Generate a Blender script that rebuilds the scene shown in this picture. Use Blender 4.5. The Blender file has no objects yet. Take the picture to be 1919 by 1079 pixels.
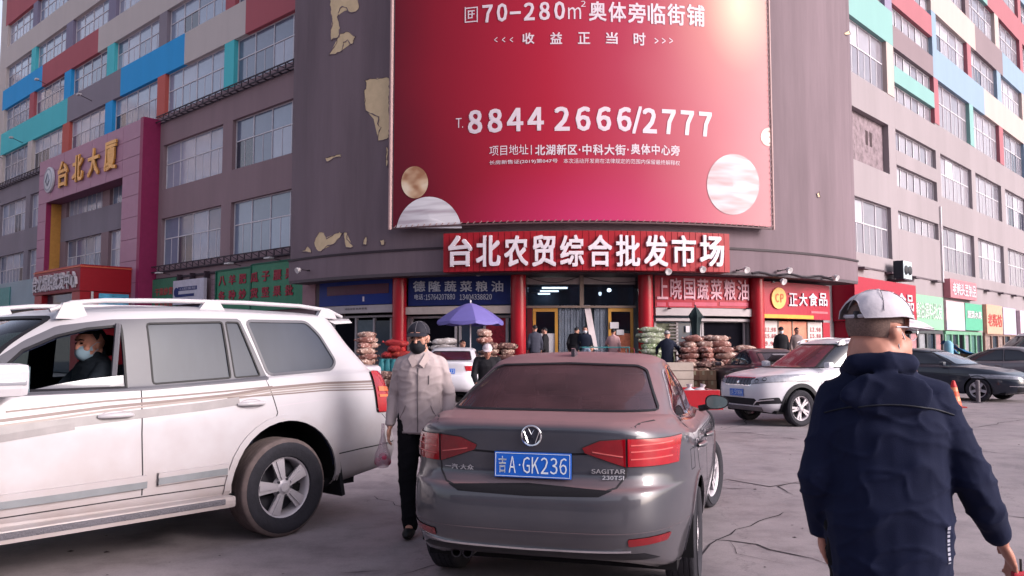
import bpy, bmesh, math, random
from mathutils import Vector, Matrix, noise
from mathutils.bvhtree import BVHTree
random.seed(7)
PI = math.pi
rad = math.radians
scene = bpy.context.scene
col = scene.collection

# ------------------------------------------------------------------ camera, sky, sun, exposure
FPX = 1550.0
PITCH = math.atan(110 / 1550)
cam_d = bpy.data.cameras.new('camera')
cam = bpy.data.objects.new('camera', cam_d)
col.objects.link(cam)
cam.location = (0, 0, 1.5)
cam.rotation_euler = (PI / 2 + PITCH, 0, 0)
cam_d.sensor_width = 36
cam_d.lens = FPX / 1919 * 36
cam_d.clip_start = 0.05
cam_d.clip_end = 2000
scene.camera = cam

SUN_AZ, SUN_EL = rad(116), rad(23)          # azimuth clockwise from +Y
world = bpy.data.worlds.new('World')
scene.world = world
world.use_nodes = True
wn = world.node_tree.nodes
wl = world.node_tree.links
bgn = wn['Background']
sky = wn.new('ShaderNodeTexSky')
sky.sky_type = 'NISHITA'
sky.sun_disc = False
sky.sun_elevation = SUN_EL
sky.sun_rotation = SUN_AZ
sky.dust_density = 4.0
hsv = wn.new('ShaderNodeHueSaturation')
hsv.inputs['Saturation'].default_value = 0.48
mul = wn.new('ShaderNodeMix')
mul.data_type = 'RGBA'
mul.blend_type = 'MULTIPLY'
mul.inputs[0].default_value = 1.0
mul.inputs[7].default_value = (0.99, 0.95, 1.02, 1)
wl.new(sky.outputs[0], hsv.inputs['Color'])
wl.new(hsv.outputs[0], mul.inputs[6])
wl.new(mul.outputs[2], bgn.inputs['Color'])
bgn.inputs['Strength'].default_value = 0.15

sun_d = bpy.data.lights.new('sun', 'SUN')
sun_d.energy = 1.7
sun_d.angle = rad(20)
sun_d.color = (1.0, 0.95, 0.91)
sun = bpy.data.objects.new('sun', sun_d)
col.objects.link(sun)
sdir = Vector((math.sin(SUN_AZ) * math.cos(SUN_EL), math.cos(SUN_AZ) * math.cos(SUN_EL), math.sin(SUN_EL)))
sun.rotation_euler = sdir.to_track_quat('Z', 'Y').to_euler()
sun.location = (20, -20, 30)

scene.view_settings.view_transform = 'Standard'
scene.view_settings.look = 'None'
scene.view_settings.exposure = 1.0
scene.view_settings.gamma = 1.0
scene.view_settings.use_curve_mapping = False

# ------------------------------------------------------------------ small maths
def pixel_ray(px, py):
    c, s = math.cos(PITCH), math.sin(PITCH)
    return Vector((px - 960, FPX * c - (540 - py) * s, FPX * s + (540 - py) * c))

def at_depth(px, py, Y):
    r = pixel_ray(px, py)
    k = Y / r.y
    return Vector((r.x * k, Y, 1.5 + r.z * k))

def on_ground(px, py, z=0.0):
    r = pixel_ray(px, py)
    k = (z - 1.5) / r.z
    return Vector((r.x * k, r.y * k, z))

SC = 1.2                                   # metres per survey unit of the market building
def Z(z):
    return 1.5 + (z - 1.5) * SC

def lin(c):
    c = c / 255.0
    return c / 12.92 if c <= 0.04045 else ((c + 0.055) / 1.055) ** 2.4

def rgb(r, g, b, k=1.0):
    return (min(1, lin(r) * k), min(1, lin(g) * k), min(1, lin(b) * k), 1)

# ------------------------------------------------------------------ materials
def mat(name, color, rough=0.6, metal=0.0, var=0.12, scale=4.0, bump=0.0, bscale=30.0, coat=0.0,
        streak=0.0, dust=None, dust_amt=0.0, spec=0.3, emit=0.0, alpha=1.0, trans=0.0, ior=1.45, low_dirt=None, ao=None):
    m = bpy.data.materials.new(name)
    m.use_nodes = True
    nt = m.node_tree
    N, Lk = nt.nodes, nt.links
    b = N['Principled BSDF']
    b.inputs['Roughness'].default_value = rough
    b.inputs['Metallic'].default_value = metal
    b.inputs['Specular IOR Level'].default_value = spec
    b.inputs['IOR'].default_value = ior
    b.inputs['Coat Weight'].default_value = coat
    b.inputs['Coat Roughness'].default_value = 0.05
    b.inputs['Alpha'].default_value = alpha
    b.inputs['Transmission Weight'].default_value = trans
    tc = N.new('ShaderNodeTexCoord')
    cur = None
    base = N.new('ShaderNodeRGB')
    base.outputs[0].default_value = color
    cur = base.outputs[0]
    if var > 0:
        nz = N.new('ShaderNodeTexNoise')
        nz.inputs['Scale'].default_value = scale
        nz.inputs['Detail'].default_value = 6
        nz.inputs['Roughness'].default_value = 0.65
        if streak > 0:
            mp = N.new('ShaderNodeMapping')
            mp.inputs['Scale'].default_value = (1, 1, 1 / (1 + 9 * streak))
            Lk.new(tc.outputs['Object'], mp.inputs[0])
            Lk.new(mp.outputs[0], nz.inputs['Vector'])
        else:
            Lk.new(tc.outputs['Object'], nz.inputs['Vector'])
        mr = N.new('ShaderNodeMapRange')
        mr.inputs[1].default_value = 0.3
        mr.inputs[2].default_value = 0.7
        mr.inputs[3].default_value = 1 - var
        mr.inputs[4].default_value = 1 + var
        Lk.new(nz.outputs['Fac'], mr.inputs[0])
        mx = N.new('ShaderNodeMix')
        mx.data_type = 'RGBA'
        mx.blend_type = 'MULTIPLY'
        mx.inputs[0].default_value = 1
        Lk.new(cur, mx.inputs[6])
        Lk.new(mr.outputs[0], mx.inputs[7])
        cur = mx.outputs[2]
    if dust is not None:
        geo = N.new('ShaderNodeNewGeometry')
        sp = N.new('ShaderNodeSeparateXYZ')
        Lk.new(geo.outputs['Normal'], sp.inputs[0])
        r2 = N.new('ShaderNodeMapRange')
        r2.inputs[1].default_value = 0.25
        r2.inputs[2].default_value = 0.95
        r2.inputs[3].default_value = 0.04
        r2.inputs[4].default_value = dust_amt
        Lk.new(sp.outputs[2], r2.inputs[0])
        nz2 = N.new('ShaderNodeTexNoise')
        nz2.inputs['Scale'].default_value = 9
        nz2.inputs['Detail'].default_value = 8
        Lk.new(tc.outputs['Object'], nz2.inputs['Vector'])
        mm = N.new('ShaderNodeMath')
        mm.operation = 'MULTIPLY_ADD'
        mm.use_clamp = True
        Lk.new(nz2.outputs['Fac'], mm.inputs[0])
        mm.inputs[1].default_value = 0.5
        mm.inputs[2].default_value = 0.75
        m3 = N.new('ShaderNodeMath')
        m3.operation = 'MULTIPLY'
        m3.use_clamp = True
        Lk.new(r2.outputs[0], m3.inputs[0])
        Lk.new(mm.outputs[0], m3.inputs[1])
        mx2 = N.new('ShaderNodeMix')
        mx2.data_type = 'RGBA'
        Lk.new(m3.outputs[0], mx2.inputs[0])
        Lk.new(cur, mx2.inputs[6])
        mx2.inputs[7].default_value = dust
        cur = mx2.outputs[2]
        rr = N.new('ShaderNodeMapRange')
        rr.inputs[3].default_value = rough
        rr.inputs[4].default_value = 0.75
        Lk.new(m3.outputs[0], rr.inputs[0])
        Lk.new(rr.outputs[0], b.inputs['Roughness'])
        cr = N.new('ShaderNodeMapRange')
        cr.inputs[3].default_value = coat
        cr.inputs[4].default_value = 0.0
        Lk.new(m3.outputs[0], cr.inputs[0])
        Lk.new(cr.outputs[0], b.inputs['Coat Weight'])
    if low_dirt is not None:                # splashed road dirt on the lowest half metre
        sp2 = N.new('ShaderNodeSeparateXYZ')
        Lk.new(tc.outputs['Object'], sp2.inputs[0])
        nz3 = N.new('ShaderNodeTexNoise')
        nz3.inputs['Scale'].default_value = 5
        nz3.inputs['Detail'].default_value = 8
        Lk.new(tc.outputs['Object'], nz3.inputs['Vector'])
        ad = N.new('ShaderNodeMath')
        ad.operation = 'MULTIPLY_ADD'
        Lk.new(nz3.outputs['Fac'], ad.inputs[0])
        ad.inputs[1].default_value = -0.7
        Lk.new(sp2.outputs[2], ad.inputs[2])
        r4 = N.new('ShaderNodeMapRange')
        r4.inputs[1].default_value = -0.05
        r4.inputs[2].default_value = 0.65
        r4.inputs[3].default_value = 0.7
        r4.inputs[4].default_value = 0.0
        Lk.new(ad.outputs[0], r4.inputs[0])
        mx4 = N.new('ShaderNodeMix')
        mx4.data_type = 'RGBA'
        Lk.new(r4.outputs[0], mx4.inputs[0])
        Lk.new(cur, mx4.inputs[6])
        mx4.inputs[7].default_value = low_dirt
        cur = mx4.outputs[2]
    Lk.new(cur, b.inputs['Base Color'])
    if emit > 0:
        Lk.new(cur, b.inputs['Emission Color'])
        b.inputs['Emission Strength'].default_value = emit
    if bump > 0:
        nb = N.new('ShaderNodeTexNoise')
        nb.inputs['Scale'].default_value = bscale
        nb.inputs['Detail'].default_value = 6
        Lk.new(tc.outputs['Object'], nb.inputs['Vector'])
        bp = N.new('ShaderNodeBump')
        bp.inputs['Strength'].default_value = bump
        bp.inputs['Distance'].default_value = 0.02
        Lk.new(nb.outputs['Fac'], bp.inputs['Height'])
        Lk.new(bp.outputs[0], b.inputs['Normal'])
    return m

def glass_mat(name, tint, clear=0.75, rough=0.02, dust=0.0, dcol=(.35, .28, .3, 1), ior=1.5):
    m = bpy.data.materials.new(name)
    m.use_nodes = True
    nt = m.node_tree
    N, Lk = nt.nodes, nt.links
    N.remove(N['Principled BSDF'])
    out = [n for n in N if n.type == 'OUTPUT_MATERIAL'][0]
    tr = N.new('ShaderNodeBsdfTransparent')
    tr.inputs[0].default_value = (clear * tint[0], clear * tint[1], clear * tint[2], 1)
    gl = N.new('ShaderNodeBsdfGlossy')
    gl.inputs['Roughness'].default_value = rough
    gl.inputs[0].default_value = (0.9, 0.9, 0.95, 1)
    fr = N.new('ShaderNodeFresnel')
    fr.inputs[0].default_value = ior
    mx = N.new('ShaderNodeMixShader')
    Lk.new(fr.outputs[0], mx.inputs[0])
    Lk.new(tr.outputs[0], mx.inputs[1])
    Lk.new(gl.outputs[0], mx.inputs[2])
    res = mx.outputs[0]
    if dust > 0:
        tc = N.new('ShaderNodeTexCoord')
        nz = N.new('ShaderNodeTexNoise'); nz.inputs['Scale'].default_value = 3.5; nz.inputs['Detail'].default_value = 8
        Lk.new(tc.outputs['Object'], nz.inputs['Vector'])
        mr = N.new('ShaderNodeMapRange'); mr.inputs[1].default_value = .3; mr.inputs[2].default_value = .75
        mr.inputs[3].default_value = dust * .5; mr.inputs[4].default_value = min(1, dust * 1.5)
        Lk.new(nz.outputs['Fac'], mr.inputs[0])
        df = N.new('ShaderNodeBsdfDiffuse'); df.inputs[0].default_value = dcol
        m2 = N.new('ShaderNodeMixShader')
        Lk.new(mr.outputs[0], m2.inputs[0]); Lk.new(res, m2.inputs[1]); Lk.new(df.outputs[0], m2.inputs[2])
        res = m2.outputs[0]
    Lk.new(res, out.inputs[0])
    return m

_mc = {}
def M(key, *a, **k):
    if key not in _mc:
        _mc[key] = mat(key, *a, **k)
    return _mc[key]

def flat(key, r, g, b, k=1.0, **kw):
    return M(key, rgb(r, g, b, k), **kw)

# ------------------------------------------------------------------ mesh builder
class MB:
    def __init__(self):
        self.v, self.f, self.mi, self.sm = [], [], [], []
    def add(self, vs, fs, mi=0, smooth=False, mtx=None):
        o = len(self.v)
        for p in vs:
            p = Vector(p)
            if mtx is not None:
                p = mtx @ p
            self.v.append(p)
        for f in fs:
            self.f.append([i + o for i in f])
            self.mi.append(mi)
            self.sm.append(smooth)
        return self
    def box(self, x0, x1, y0, y1, z0, z1, mi=0, mtx=None, bev=0.0):
        if x0 > x1: x0, x1 = x1, x0
        if y0 > y1: y0, y1 = y1, y0
        if z0 > z1: z0, z1 = z1, z0
        if bev > 0:
            bm = bmesh.new()
            bmesh.ops.create_cube(bm, size=1)
            for v in bm.verts:
                v.co = Vector(((x0 + x1) / 2 + v.co.x * (x1 - x0), (y0 + y1) / 2 + v.co.y * (y1 - y0), (z0 + z1) / 2 + v.co.z * (z1 - z0)))
            bmesh.ops.bevel(bm, geom=bm.edges[:], offset=bev, segments=2, affect='EDGES', profile=0.7)
            bm.verts.index_update()
            self.add([v.co.copy() for v in bm.verts], [[v.index for v in f.verts] for f in bm.faces], mi, False, mtx)
            bm.free()
            return self
        vs = [(x, y, z) for x in (x0, x1) for y in (y0, y1) for z in (z0, z1)]
        fs = [(0, 1, 3, 2), (4, 6, 7, 5), (0, 4, 5, 1), (2, 3, 7, 6), (0, 2, 6, 4), (1, 5, 7, 3)]
        return self.add(vs, fs, mi, False, mtx)
    def tube(self, pts, r, n=8, mi=0, caps=True, mtx=None, smooth=True):
        pts = [Vector(p) for p in pts]
        rs = r if isinstance(r, (list, tuple)) else [r] * len(pts)
        vs, fs = [], []
        up = Vector((0, 0, 1))
        for i, p in enumerate(pts):
            a = pts[max(0, i - 1)]
            c = pts[min(len(pts) - 1, i + 1)]
            t = (c - a)
            t = t.normalized() if t.length > 1e-9 else Vector((0, 0, 1))
            u = up if abs(t.dot(up)) < 0.95 else Vector((1, 0, 0))
            s = t.cross(u).normalized()
            w = s.cross(t).normalized()
            for k in range(n):
                an = 2 * PI * k / n
                vs.append(p + s * math.cos(an) * rs[i] + w * math.sin(an) * rs[i])
        for i in range(len(pts) - 1):
            for k in range(n):
                k2 = (k + 1) % n
                fs.append((i * n + k, i * n + k2, (i + 1) * n + k2, (i + 1) * n + k))
        if caps:
            fs.append(tuple(range(n)))
            fs.append(tuple(range((len(pts) - 1) * n, len(pts) * n)))
        return self.add(vs, fs, mi, smooth, mtx)
    def lathe(self, prof, n=24, mi=0, mtx=None, smooth=True, closed=False):
        """prof: list of (r, z) turned about the z axis."""
        vs, fs = [], []
        for r, z in prof:
            for k in range(n):
                a = 2 * PI * k / n
                vs.append((r * math.cos(a), r * math.sin(a), z))
        m = len(prof)
        for i in range(m - 1 + (1 if closed else 0)):
            j = (i + 1) % m
            for k in range(n):
                k2 = (k + 1) % n
                fs.append((i * n + k, i * n + k2, j * n + k2, j * n + k))
        return self.add(vs, fs, mi, smooth, mtx)
    def prism(self, poly, d0, d1, axis='y', mi=0, mtx=None):
        """poly: list of 2D points; extruded from d0 to d1 along axis."""
        def P(a, b, d):
            return (a, d, b) if axis == 'y' else ((d, a, b) if axis == 'x' else (a, b, d))
        n = len(poly)
        vs = [P(a, b, d0) for a, b in poly] + [P(a, b, d1) for a, b in poly]
        fs = [tuple(range(n)), tuple(range(n, 2 * n))] + [(i, (i + 1) % n, n + (i + 1) % n, n + i) for i in range(n)]
        return self.add(vs, fs, mi, False, mtx)
    def build(self, name, mats, parent=None, loc=None, rotz=None, recalc=True, matrix=None):
        me = bpy.data.meshes.new(name)
        me.from_pydata([tuple(p) for p in self.v], [], self.f)
        if not isinstance(mats, (list, tuple)):
            mats = [mats]
        for m in mats:
            me.materials.append(m)
        for i, p in enumerate(me.polygons):
            p.material_index = self.mi[i]
            p.use_smooth = self.sm[i]
        if recalc:
            bm = bmesh.new()
            bm.from_mesh(me)
            bmesh.ops.recalc_face_normals(bm, faces=bm.faces)
            bm.to_mesh(me)
            bm.free()
        if any(self.sm):
            me.set_sharp_from_angle(angle=rad(42))
        return link(name, me, parent, loc, rotz, matrix)

def link(name, me, parent=None, loc=None, rotz=None, matrix=None):
    o = bpy.data.objects.new(name, me)
    col.objects.link(o)
    o.parent = parent
    if matrix is not None:
        o.matrix_local = matrix
    if loc is not None:
        o.location = loc
    if rotz is not None:
        o.rotation_euler = (0, 0, rotz)
    return o

def tag(o, label=None, cat=None, group=None, kind=None):
    if label: o['label'] = label
    if cat: o['category'] = cat
    if group: o['group'] = group
    if kind: o['kind'] = kind
    return o

def thing(name, label, cat, loc=(0, 0, 0), rotz=0.0, group=None):
    o = bpy.data.objects.new(name, None)
    o.empty_display_size = 0.2
    col.objects.link(o)
    o.location = loc
    o.rotation_euler = (0, 0, rotz)
    return tag(o, label, cat, group)

_kids = None
def copy_tree(o, label=None, loc=None, rotz=None, scale=None):
    """copy of a thing with copies of its parts and sub-parts (mesh data shared)."""
    kids = {}
    for x in bpy.data.objects:
        if x.parent is not None:
            kids.setdefault(x.parent.name, []).append(x)
    def rec(a, par):
        c = a.copy()
        col.objects.link(c)
        if par is not None:
            c.parent = par
        for k in kids.get(a.name, []):
            rec(k, c)
        return c
    r = rec(o, None)
    if label: r['label'] = label
    if loc is not None: r.location = loc
    if rotz is not None: r.rotation_euler = (0, 0, rotz)
    if scale is not None: r.scale = scale if isinstance(scale, (tuple, list)) else (scale,) * 3
    return r

# ------------------------------------------------------------------ lettering
# a small side scene where lettering and fused shapes are evaluated; removed at the end
WS = bpy.data.scenes.new('workshop')
def evaluated_mesh(o):
    WS.collection.objects.link(o)
    with bpy.context.temp_override(scene=WS, view_layer=WS.view_layers[0]):
        WS.view_layers[0].update()
        dg = bpy.context.evaluated_depsgraph_get()
        me = bpy.data.meshes.new_from_object(o.evaluated_get(dg))
    WS.collection.objects.unlink(o)
    return me

_tc = {}
LATIN = None
try:                                        # Blender's own bundled sans; its default face otherwise
    import os
    _fp = os.path.join(bpy.utils.system_resource('DATAFILES'), 'fonts', 'Noto Sans CJK Regular.woff2')
    if os.path.exists(_fp):
        LATIN = bpy.data.fonts.load(_fp)
except Exception:
    LATIN = None
def glyphs(s, bold=0.0, res=2, spacing=1.0):
    """vertices and faces of a line of lettering, scaled to a 1 x 1 box."""
    key = (s, bold, res, spacing)
    if key in _tc:
        return _tc[key]
    cu = bpy.data.curves.new('lettering_source', 'FONT')
    cu.body = s
    if LATIN is not None and all(ord(c) < 0x2000 for c in s):
        cu.font = LATIN
    cu.size = 1
    cu.offset = bold
    cu.resolution_u = res
    cu.space_character = spacing
    o = bpy.data.objects.new('lettering_source', cu)
    me = evaluated_mesh(o)
    vs = [v.co.copy() for v in me.vertices]
    fs = [tuple(p.vertices) for p in me.polygons]
    bpy.data.objects.remove(o)
    bpy.data.curves.remove(cu)
    bpy.data.meshes.remove(me)
    x0 = min(v.x for v in vs); x1 = max(v.x for v in vs)
    y0 = min(v.y for v in vs); y1 = max(v.y for v in vs)
    asp = (x1 - x0) / max(1e-6, y1 - y0)
    vs = [((v.x - x0) / (x1 - x0), (v.y - y0) / (y1 - y0)) for v in vs]
    _tc[key] = (vs, fs, asp)
    return _tc[key]

def lettering(mb, s, place, thick=0.0, bold=0.0, mi=0, res=2):
    """place(a, b, d): point of the sign for a, b in 0..1 and height d off its face."""
    cjk = any(ord(c) > 0x2000 for c in s)
    vs, fs, asp = glyphs(s, 0.0, res, 1.10 if bold >= .02 and len(s) > 1 else 1.0)
    n = len(vs)
    reps = [(0, 0)]
    if bold > 0:
        bold = bold if cjk else bold * .9
        ex, ey = bold / max(asp, .3), bold
        reps = [(-ex, -ey), (ex, -ey), (ex, ey), (-ex, ey)]
    cnt = {}
    for f in fs:
        for i in range(len(f)):
            e = (f[i], f[(i + 1) % len(f)])
            k = (min(e), max(e))
            cnt[k] = None if k in cnt else e
    rim = [e for e in cnt.values() if e is not None]
    for j, (ox, oy) in enumerate(reps):
        th = thick + j * 0.0016
        out = [place(a * (1 - 2 * abs(ox)) + abs(ox) + ox, b * (1 - 2 * abs(oy)) + abs(oy) + oy, th) for a, b in vs]
        faces = list(fs)
        if thick > 0.008:
            out += [place(a * (1 - 2 * abs(ox)) + abs(ox) + ox, b * (1 - 2 * abs(oy)) + abs(oy) + oy, 0.0) for a, b in vs]
            faces += [(e[1], e[0], e[0] + n, e[1] + n) for e in rim]
        mb.add(out, faces, mi)
    return mb

# ------------------------------------------------------------------ helpers that need a root
def root_of(o):
    while o.parent is not None:
        o = o.parent
    return o

def inv_of(o):
    r = root_of(o)
    return (Matrix.Translation(r.location) @ r.rotation_euler.to_matrix().to_4x4()).inverted()

def W(mb, name, mats, parent):
    """build a part whose points were given in world coordinates."""
    mi = inv_of(parent)
    mb.v = [mi @ Vector(p) for p in mb.v]
    return mb.build(name, mats, parent)

# ------------------------------------------------------------------ ground
def ground_material():
    m = bpy.data.materials.new('worn_concrete')
    m.use_nodes = True
    nt = m.node_tree
    N, Lk = nt.nodes, nt.links
    b = N['Principled BSDF']
    b.inputs['Roughness'].default_value = 0.75
    tc = N.new('ShaderNodeTexCoord')
    def noise_(scale, detail, rough=0.6):
        n = N.new('ShaderNodeTexNoise')
        n.inputs['Scale'].default_value = scale
        n.inputs['Detail'].default_value = detail
        n.inputs['Roughness'].default_value = rough
        Lk.new(tc.outputs['Object'], n.inputs['Vector'])
        return n
    def ramp(src, stops):
        r = N.new('ShaderNodeValToRGB')
        e = r.color_ramp.elements
        e[0].position, e[0].color = stops[0][0], stops[0][1]
        e[1].position, e[1].color = stops[-1][0], stops[-1][1]
        for p, c in stops[1:-1]:
            x = e.new(p)
            x.color = c
        Lk.new(src, r.inputs[0])
        return r
    big = noise_(0.35, 5)
    r1 = ramp(big.outputs['Fac'], [(0.3, rgb(150, 138, 144, .66)), (0.52, rgb(164, 151, 156, .66)), (0.72, rgb(178, 165, 168, .66))])
    mid = noise_(2.6, 10, 0.75)
    r2 = ramp(mid.outputs['Fac'], [(0.33, (0.62, 0.61, 0.62, 1)), (0.5, (0.92, 0.92, 0.92, 1)), (0.72, (1.14, 1.12, 1.12, 1))])
    mx = N.new('ShaderNodeMix'); mx.data_type = 'RGBA'; mx.blend_type = 'MULTIPLY'; mx.inputs[0].default_value = 1
    Lk.new(r1.outputs[0], mx.inputs[6]); Lk.new(r2.outputs[0], mx.inputs[7])
    fine = noise_(60, 6, 0.8)
    r3 = ramp(fine.outputs['Fac'], [(0.3, (0.82, 0.82, 0.83, 1)), (0.7, (1.12, 1.12, 1.12, 1))])
    mx2 = N.new('ShaderNodeMix'); mx2.data_type = 'RGBA'; mx2.blend_type = 'MULTIPLY'; mx2.inputs[0].default_value = 1
    Lk.new(mx.outputs[2], mx2.inputs[6]); Lk.new(r3.outputs[0], mx2.inputs[7])
    # oil and tyre stains
    st = noise_(0.9, 7, 0.7)
    r4 = ramp(st.outputs['Fac'], [(0.50, (1, 1, 1, 1)), (0.60, (0.84, 0.83, 0.85, 1)), (0.74, (0.60, 0.59, 0.62, 1))])
    mx3 = N.new('ShaderNodeMix'); mx3.data_type = 'RGBA'; mx3.blend_type = 'MULTIPLY'; mx3.inputs[0].default_value = 1
    Lk.new(mx2.outputs[2], mx3.inputs[6]); Lk.new(r4.outputs[0], mx3.inputs[7])
    # hairline cracks
    wp = noise_(1.1, 8, 0.7)
    va = N.new('ShaderNodeVectorMath'); va.operation = 'SCALE'
    Lk.new(wp.outputs['Color'], va.inputs[0]); va.inputs['Scale'].default_value = 1.6
    vb = N.new('ShaderNodeVectorMath'); vb.operation = 'ADD'
    Lk.new(tc.outputs['Object'], vb.inputs[0]); Lk.new(va.outputs[0], vb.inputs[1])
    vo = N.new('ShaderNodeTexVoronoi'); vo.feature = 'DISTANCE_TO_EDGE'; vo.inputs['Scale'].default_value = 0.30
    Lk.new(vb.outputs[0], vo.inputs['Vector'])
    r5 = ramp(vo.outputs['Distance'], [(0.0, (0.6, 0.59, 0.61, 1)), (0.002, (0.85, 0.85, 0.85, 1)), (0.005, (1, 1, 1, 1))])
    mx4 = N.new('ShaderNodeMix'); mx4.data_type = 'RGBA'; mx4.blend_type = 'MULTIPLY'; mx4.inputs[0].default_value = 0.9
    Lk.new(mx3.outputs[2], mx4.inputs[6]); Lk.new(r5.outputs[0], mx4.inputs[7])
    Lk.new(mx4.outputs[2], b.inputs['Base Color'])
    bp = N.new('ShaderNodeBump'); bp.inputs['Strength'].default_value = 0.25; bp.inputs['Distance'].default_value = 0.01
    Lk.new(fine.outputs['Fac'], bp.inputs['Height']); Lk.new(bp.outputs[0], b.inputs['Normal'])
    rr = N.new('ShaderNodeMapRange'); rr.inputs[3].default_value = 0.5; rr.inputs[4].default_value = 0.9
    Lk.new(mid.outputs['Fac'], rr.inputs[0]); Lk.new(rr.outputs[0], b.inputs['Roughness'])
    return m

g = MB()
g.add([(-300, -300, 0), (300, -300, 0), (300, 400, 0), (-300, 400, 0)], [(0, 1, 2, 3)])
tag(g.build('ground', ground_material()), kind='structure')

# joints and tarred cracks: thin ragged strips lying on the concrete
TAR = flat('tar', 62, 54, 62, .5, rough=.8)
def crack(pts, w, seed, branches=0):
    rnd = random.Random(seed)
    mb = MB()
    def strip(P, w):
        V = []
        F = []
        fine = []
        for i in range(len(P) - 1):
            a, b = Vector(P[i]), Vector(P[i + 1])
            n = max(2, int((b - a).length / 0.18))
            for k in range(n):
                fine.append(a.lerp(b, k / n) + Vector((rnd.uniform(-1, 1), rnd.uniform(-1, 1))) * 0.035)
        fine.append(Vector(P[-1]))
        for i, p in enumerate(fine):
            t = (fine[min(i + 1, len(fine) - 1)] - fine[max(i - 1, 0)])
            nrm = Vector((-t.y, t.x)).normalized()
            ww = w * rnd.uniform(0.15, 1.1) * 0.42 * (1 if 0 < i < len(fine) - 1 else 0.1)
            V += [(p.x + nrm.x * ww, p.y + nrm.y * ww, 0.004), (p.x - nrm.x * ww, p.y - nrm.y * ww, 0.004)]
            if i:
                o = 2 * i
                F.append((o - 2, o - 1, o + 1, o))
        mb.add(V, F)
        return fine
    f = strip(pts, w)
    for _ in range(branches):
        p = rnd.choice(f)
        a = rnd.uniform(0, 2 * PI)
        L = rnd.uniform(0.4, 1.4)
        strip([p, p + Vector((math.cos(a), math.sin(a))) * L * .5, p + Vector((math.cos(a + .5), math.sin(a + .5))) * L], w * .5)
    return mb
def gp(x, y):
    p = on_ground(x, y)
    return (p.x, p.y)
crk = [([(1290, 905), (1370, 900), (1440, 912), (1500, 905), (1560, 918)], .055, 5),
       ([(1330, 1010), (1420, 1022), (1480, 1040), (1560, 1060), (1700, 1079)], .025, 1),
       ([(1310, 808), (1400, 812), (1500, 824)], .035, 1),
       ([(1790, 778), (1860, 783), (1930, 786)], .045, 1), ([(1815, 805), (1880, 792), (1960, 781)], .03, 0),
       ([(1810, 845), (1855, 848), (1890, 851)], .04, 0), ([(1860, 965), (1920, 972), (1990, 985)], .035, 1),
       ([(740, 1079), (800, 1062), (850, 1050)], .02, 0), ([(640, 1075), (720, 1070)], .02, 0),
       ([(700, 930), (780, 960)], .015, 0), ([(1340, 700), (1400, 795), (1350, 806)], .03, 0),
       ([(1250, 1078), (1350, 1012), (1400, 985), (1470, 960)], .02, 0)]
for i, (p, w, nb) in enumerate(crk):
    tag(crack([gp(*q) for q in p], w, 31 + i, nb).build('ground_crack', TAR), kind='structure')
# scraps and pebbles on the ground
sc_ = MB()
rnd = random.Random(5)
for i in range(900):
    x, y = rnd.uniform(-9, 11), rnd.uniform(2.6, 24)
    s = rnd.uniform(.003, .012) * (2.2 if rnd.random() < .12 else 1)
    a = rnd.uniform(0, PI)
    sc_.add([(x + s * math.cos(a + k * PI / 2) * rnd.uniform(.6, 1.3), y + s * math.sin(a + k * PI / 2), .003) for k in range(4)] + [(x, y, s * .5)],
            [(0, 1, 4), (1, 2, 4), (2, 3, 4), (3, 0, 4)])
tag(sc_.build('grit', flat('grit', 70, 62, 66, .7)), kind='stuff')

# ------------------------------------------------------------------ palette of the market building
BROWN = M('plaster_brown', rgb(132, 110, 116, 1.0), rough=.85, var=.10, scale=.5, streak=.6, bump=.15)
GREYW = M('plaster_grey_brown', rgb(122, 114, 124, 1.05), rough=.85, var=.10, scale=.5, streak=.6, bump=.15)
PALEW = M('plaster_pale', rgb(180, 168, 174, .52), rough=.85, var=.09, scale=.4, streak=.7, bump=.15)
BLOCK = M('plaster_purple_brown', rgb(114, 98, 106, .84), rough=.85, var=.20, scale=.7, streak=.8, bump=.2)
DARKIN = flat('dark_room', 30, 30, 40, .8, rough=.9)
ALU = M('white_window_frame', rgb(214, 208, 216, .82), rough=.5, var=.05)
def pane_m(key, r, g, b, k, rough=.12):
    return M(key, rgb(r, g, b, k), rough=rough, var=.10, scale=1.2, spec=.8)
PANES_L = [pane_m('pane_blue_grey', 146, 156, 180, .80), pane_m('pane_grey', 128, 138, 162, .78), pane_m('pane_curtained', 166, 168, 188, .78), pane_m('pane_dim', 112, 120, 144, .74)]
PANES_R = [pane_m('pane_pale', 186, 178, 190, .52), pane_m('pane_pink_grey', 172, 164, 176, .50), pane_m('pane_bright', 204, 200, 212, .56), pane_m('pane_soft_grey', 156, 150, 164, .50)]
PANE_OPEN = pane_m('pane_open_sash', 62, 64, 82, .7)
PANES_W = [pane_m('pane_white_blind', 222, 220, 232, .75)]
SP = {'red': rgb(184, 96, 106, .78), 'cream': rgb(206, 194, 192, .78), 'blue': rgb(44, 152, 216, .92), 'grey': rgb(142, 132, 144, .80),
      'teal': rgb(82, 190, 200, .90), 'orange': rgb(196, 98, 90, .82), 'mauve': rgb(142, 134, 160, .75),
      'lblue': rgb(168, 194, 220, .48), 'peach': rgb(226, 206, 202, .50), 'rose': rgb(200, 124, 136, .48), 'mint': rgb(156, 204, 202, .50), 'brown2': rgb(164, 144, 152, .48)}
SPM = {k: M('painted_' + k, v, rough=.8, var=.05, scale=.6, streak=.5) for k, v in SP.items()}

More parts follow.
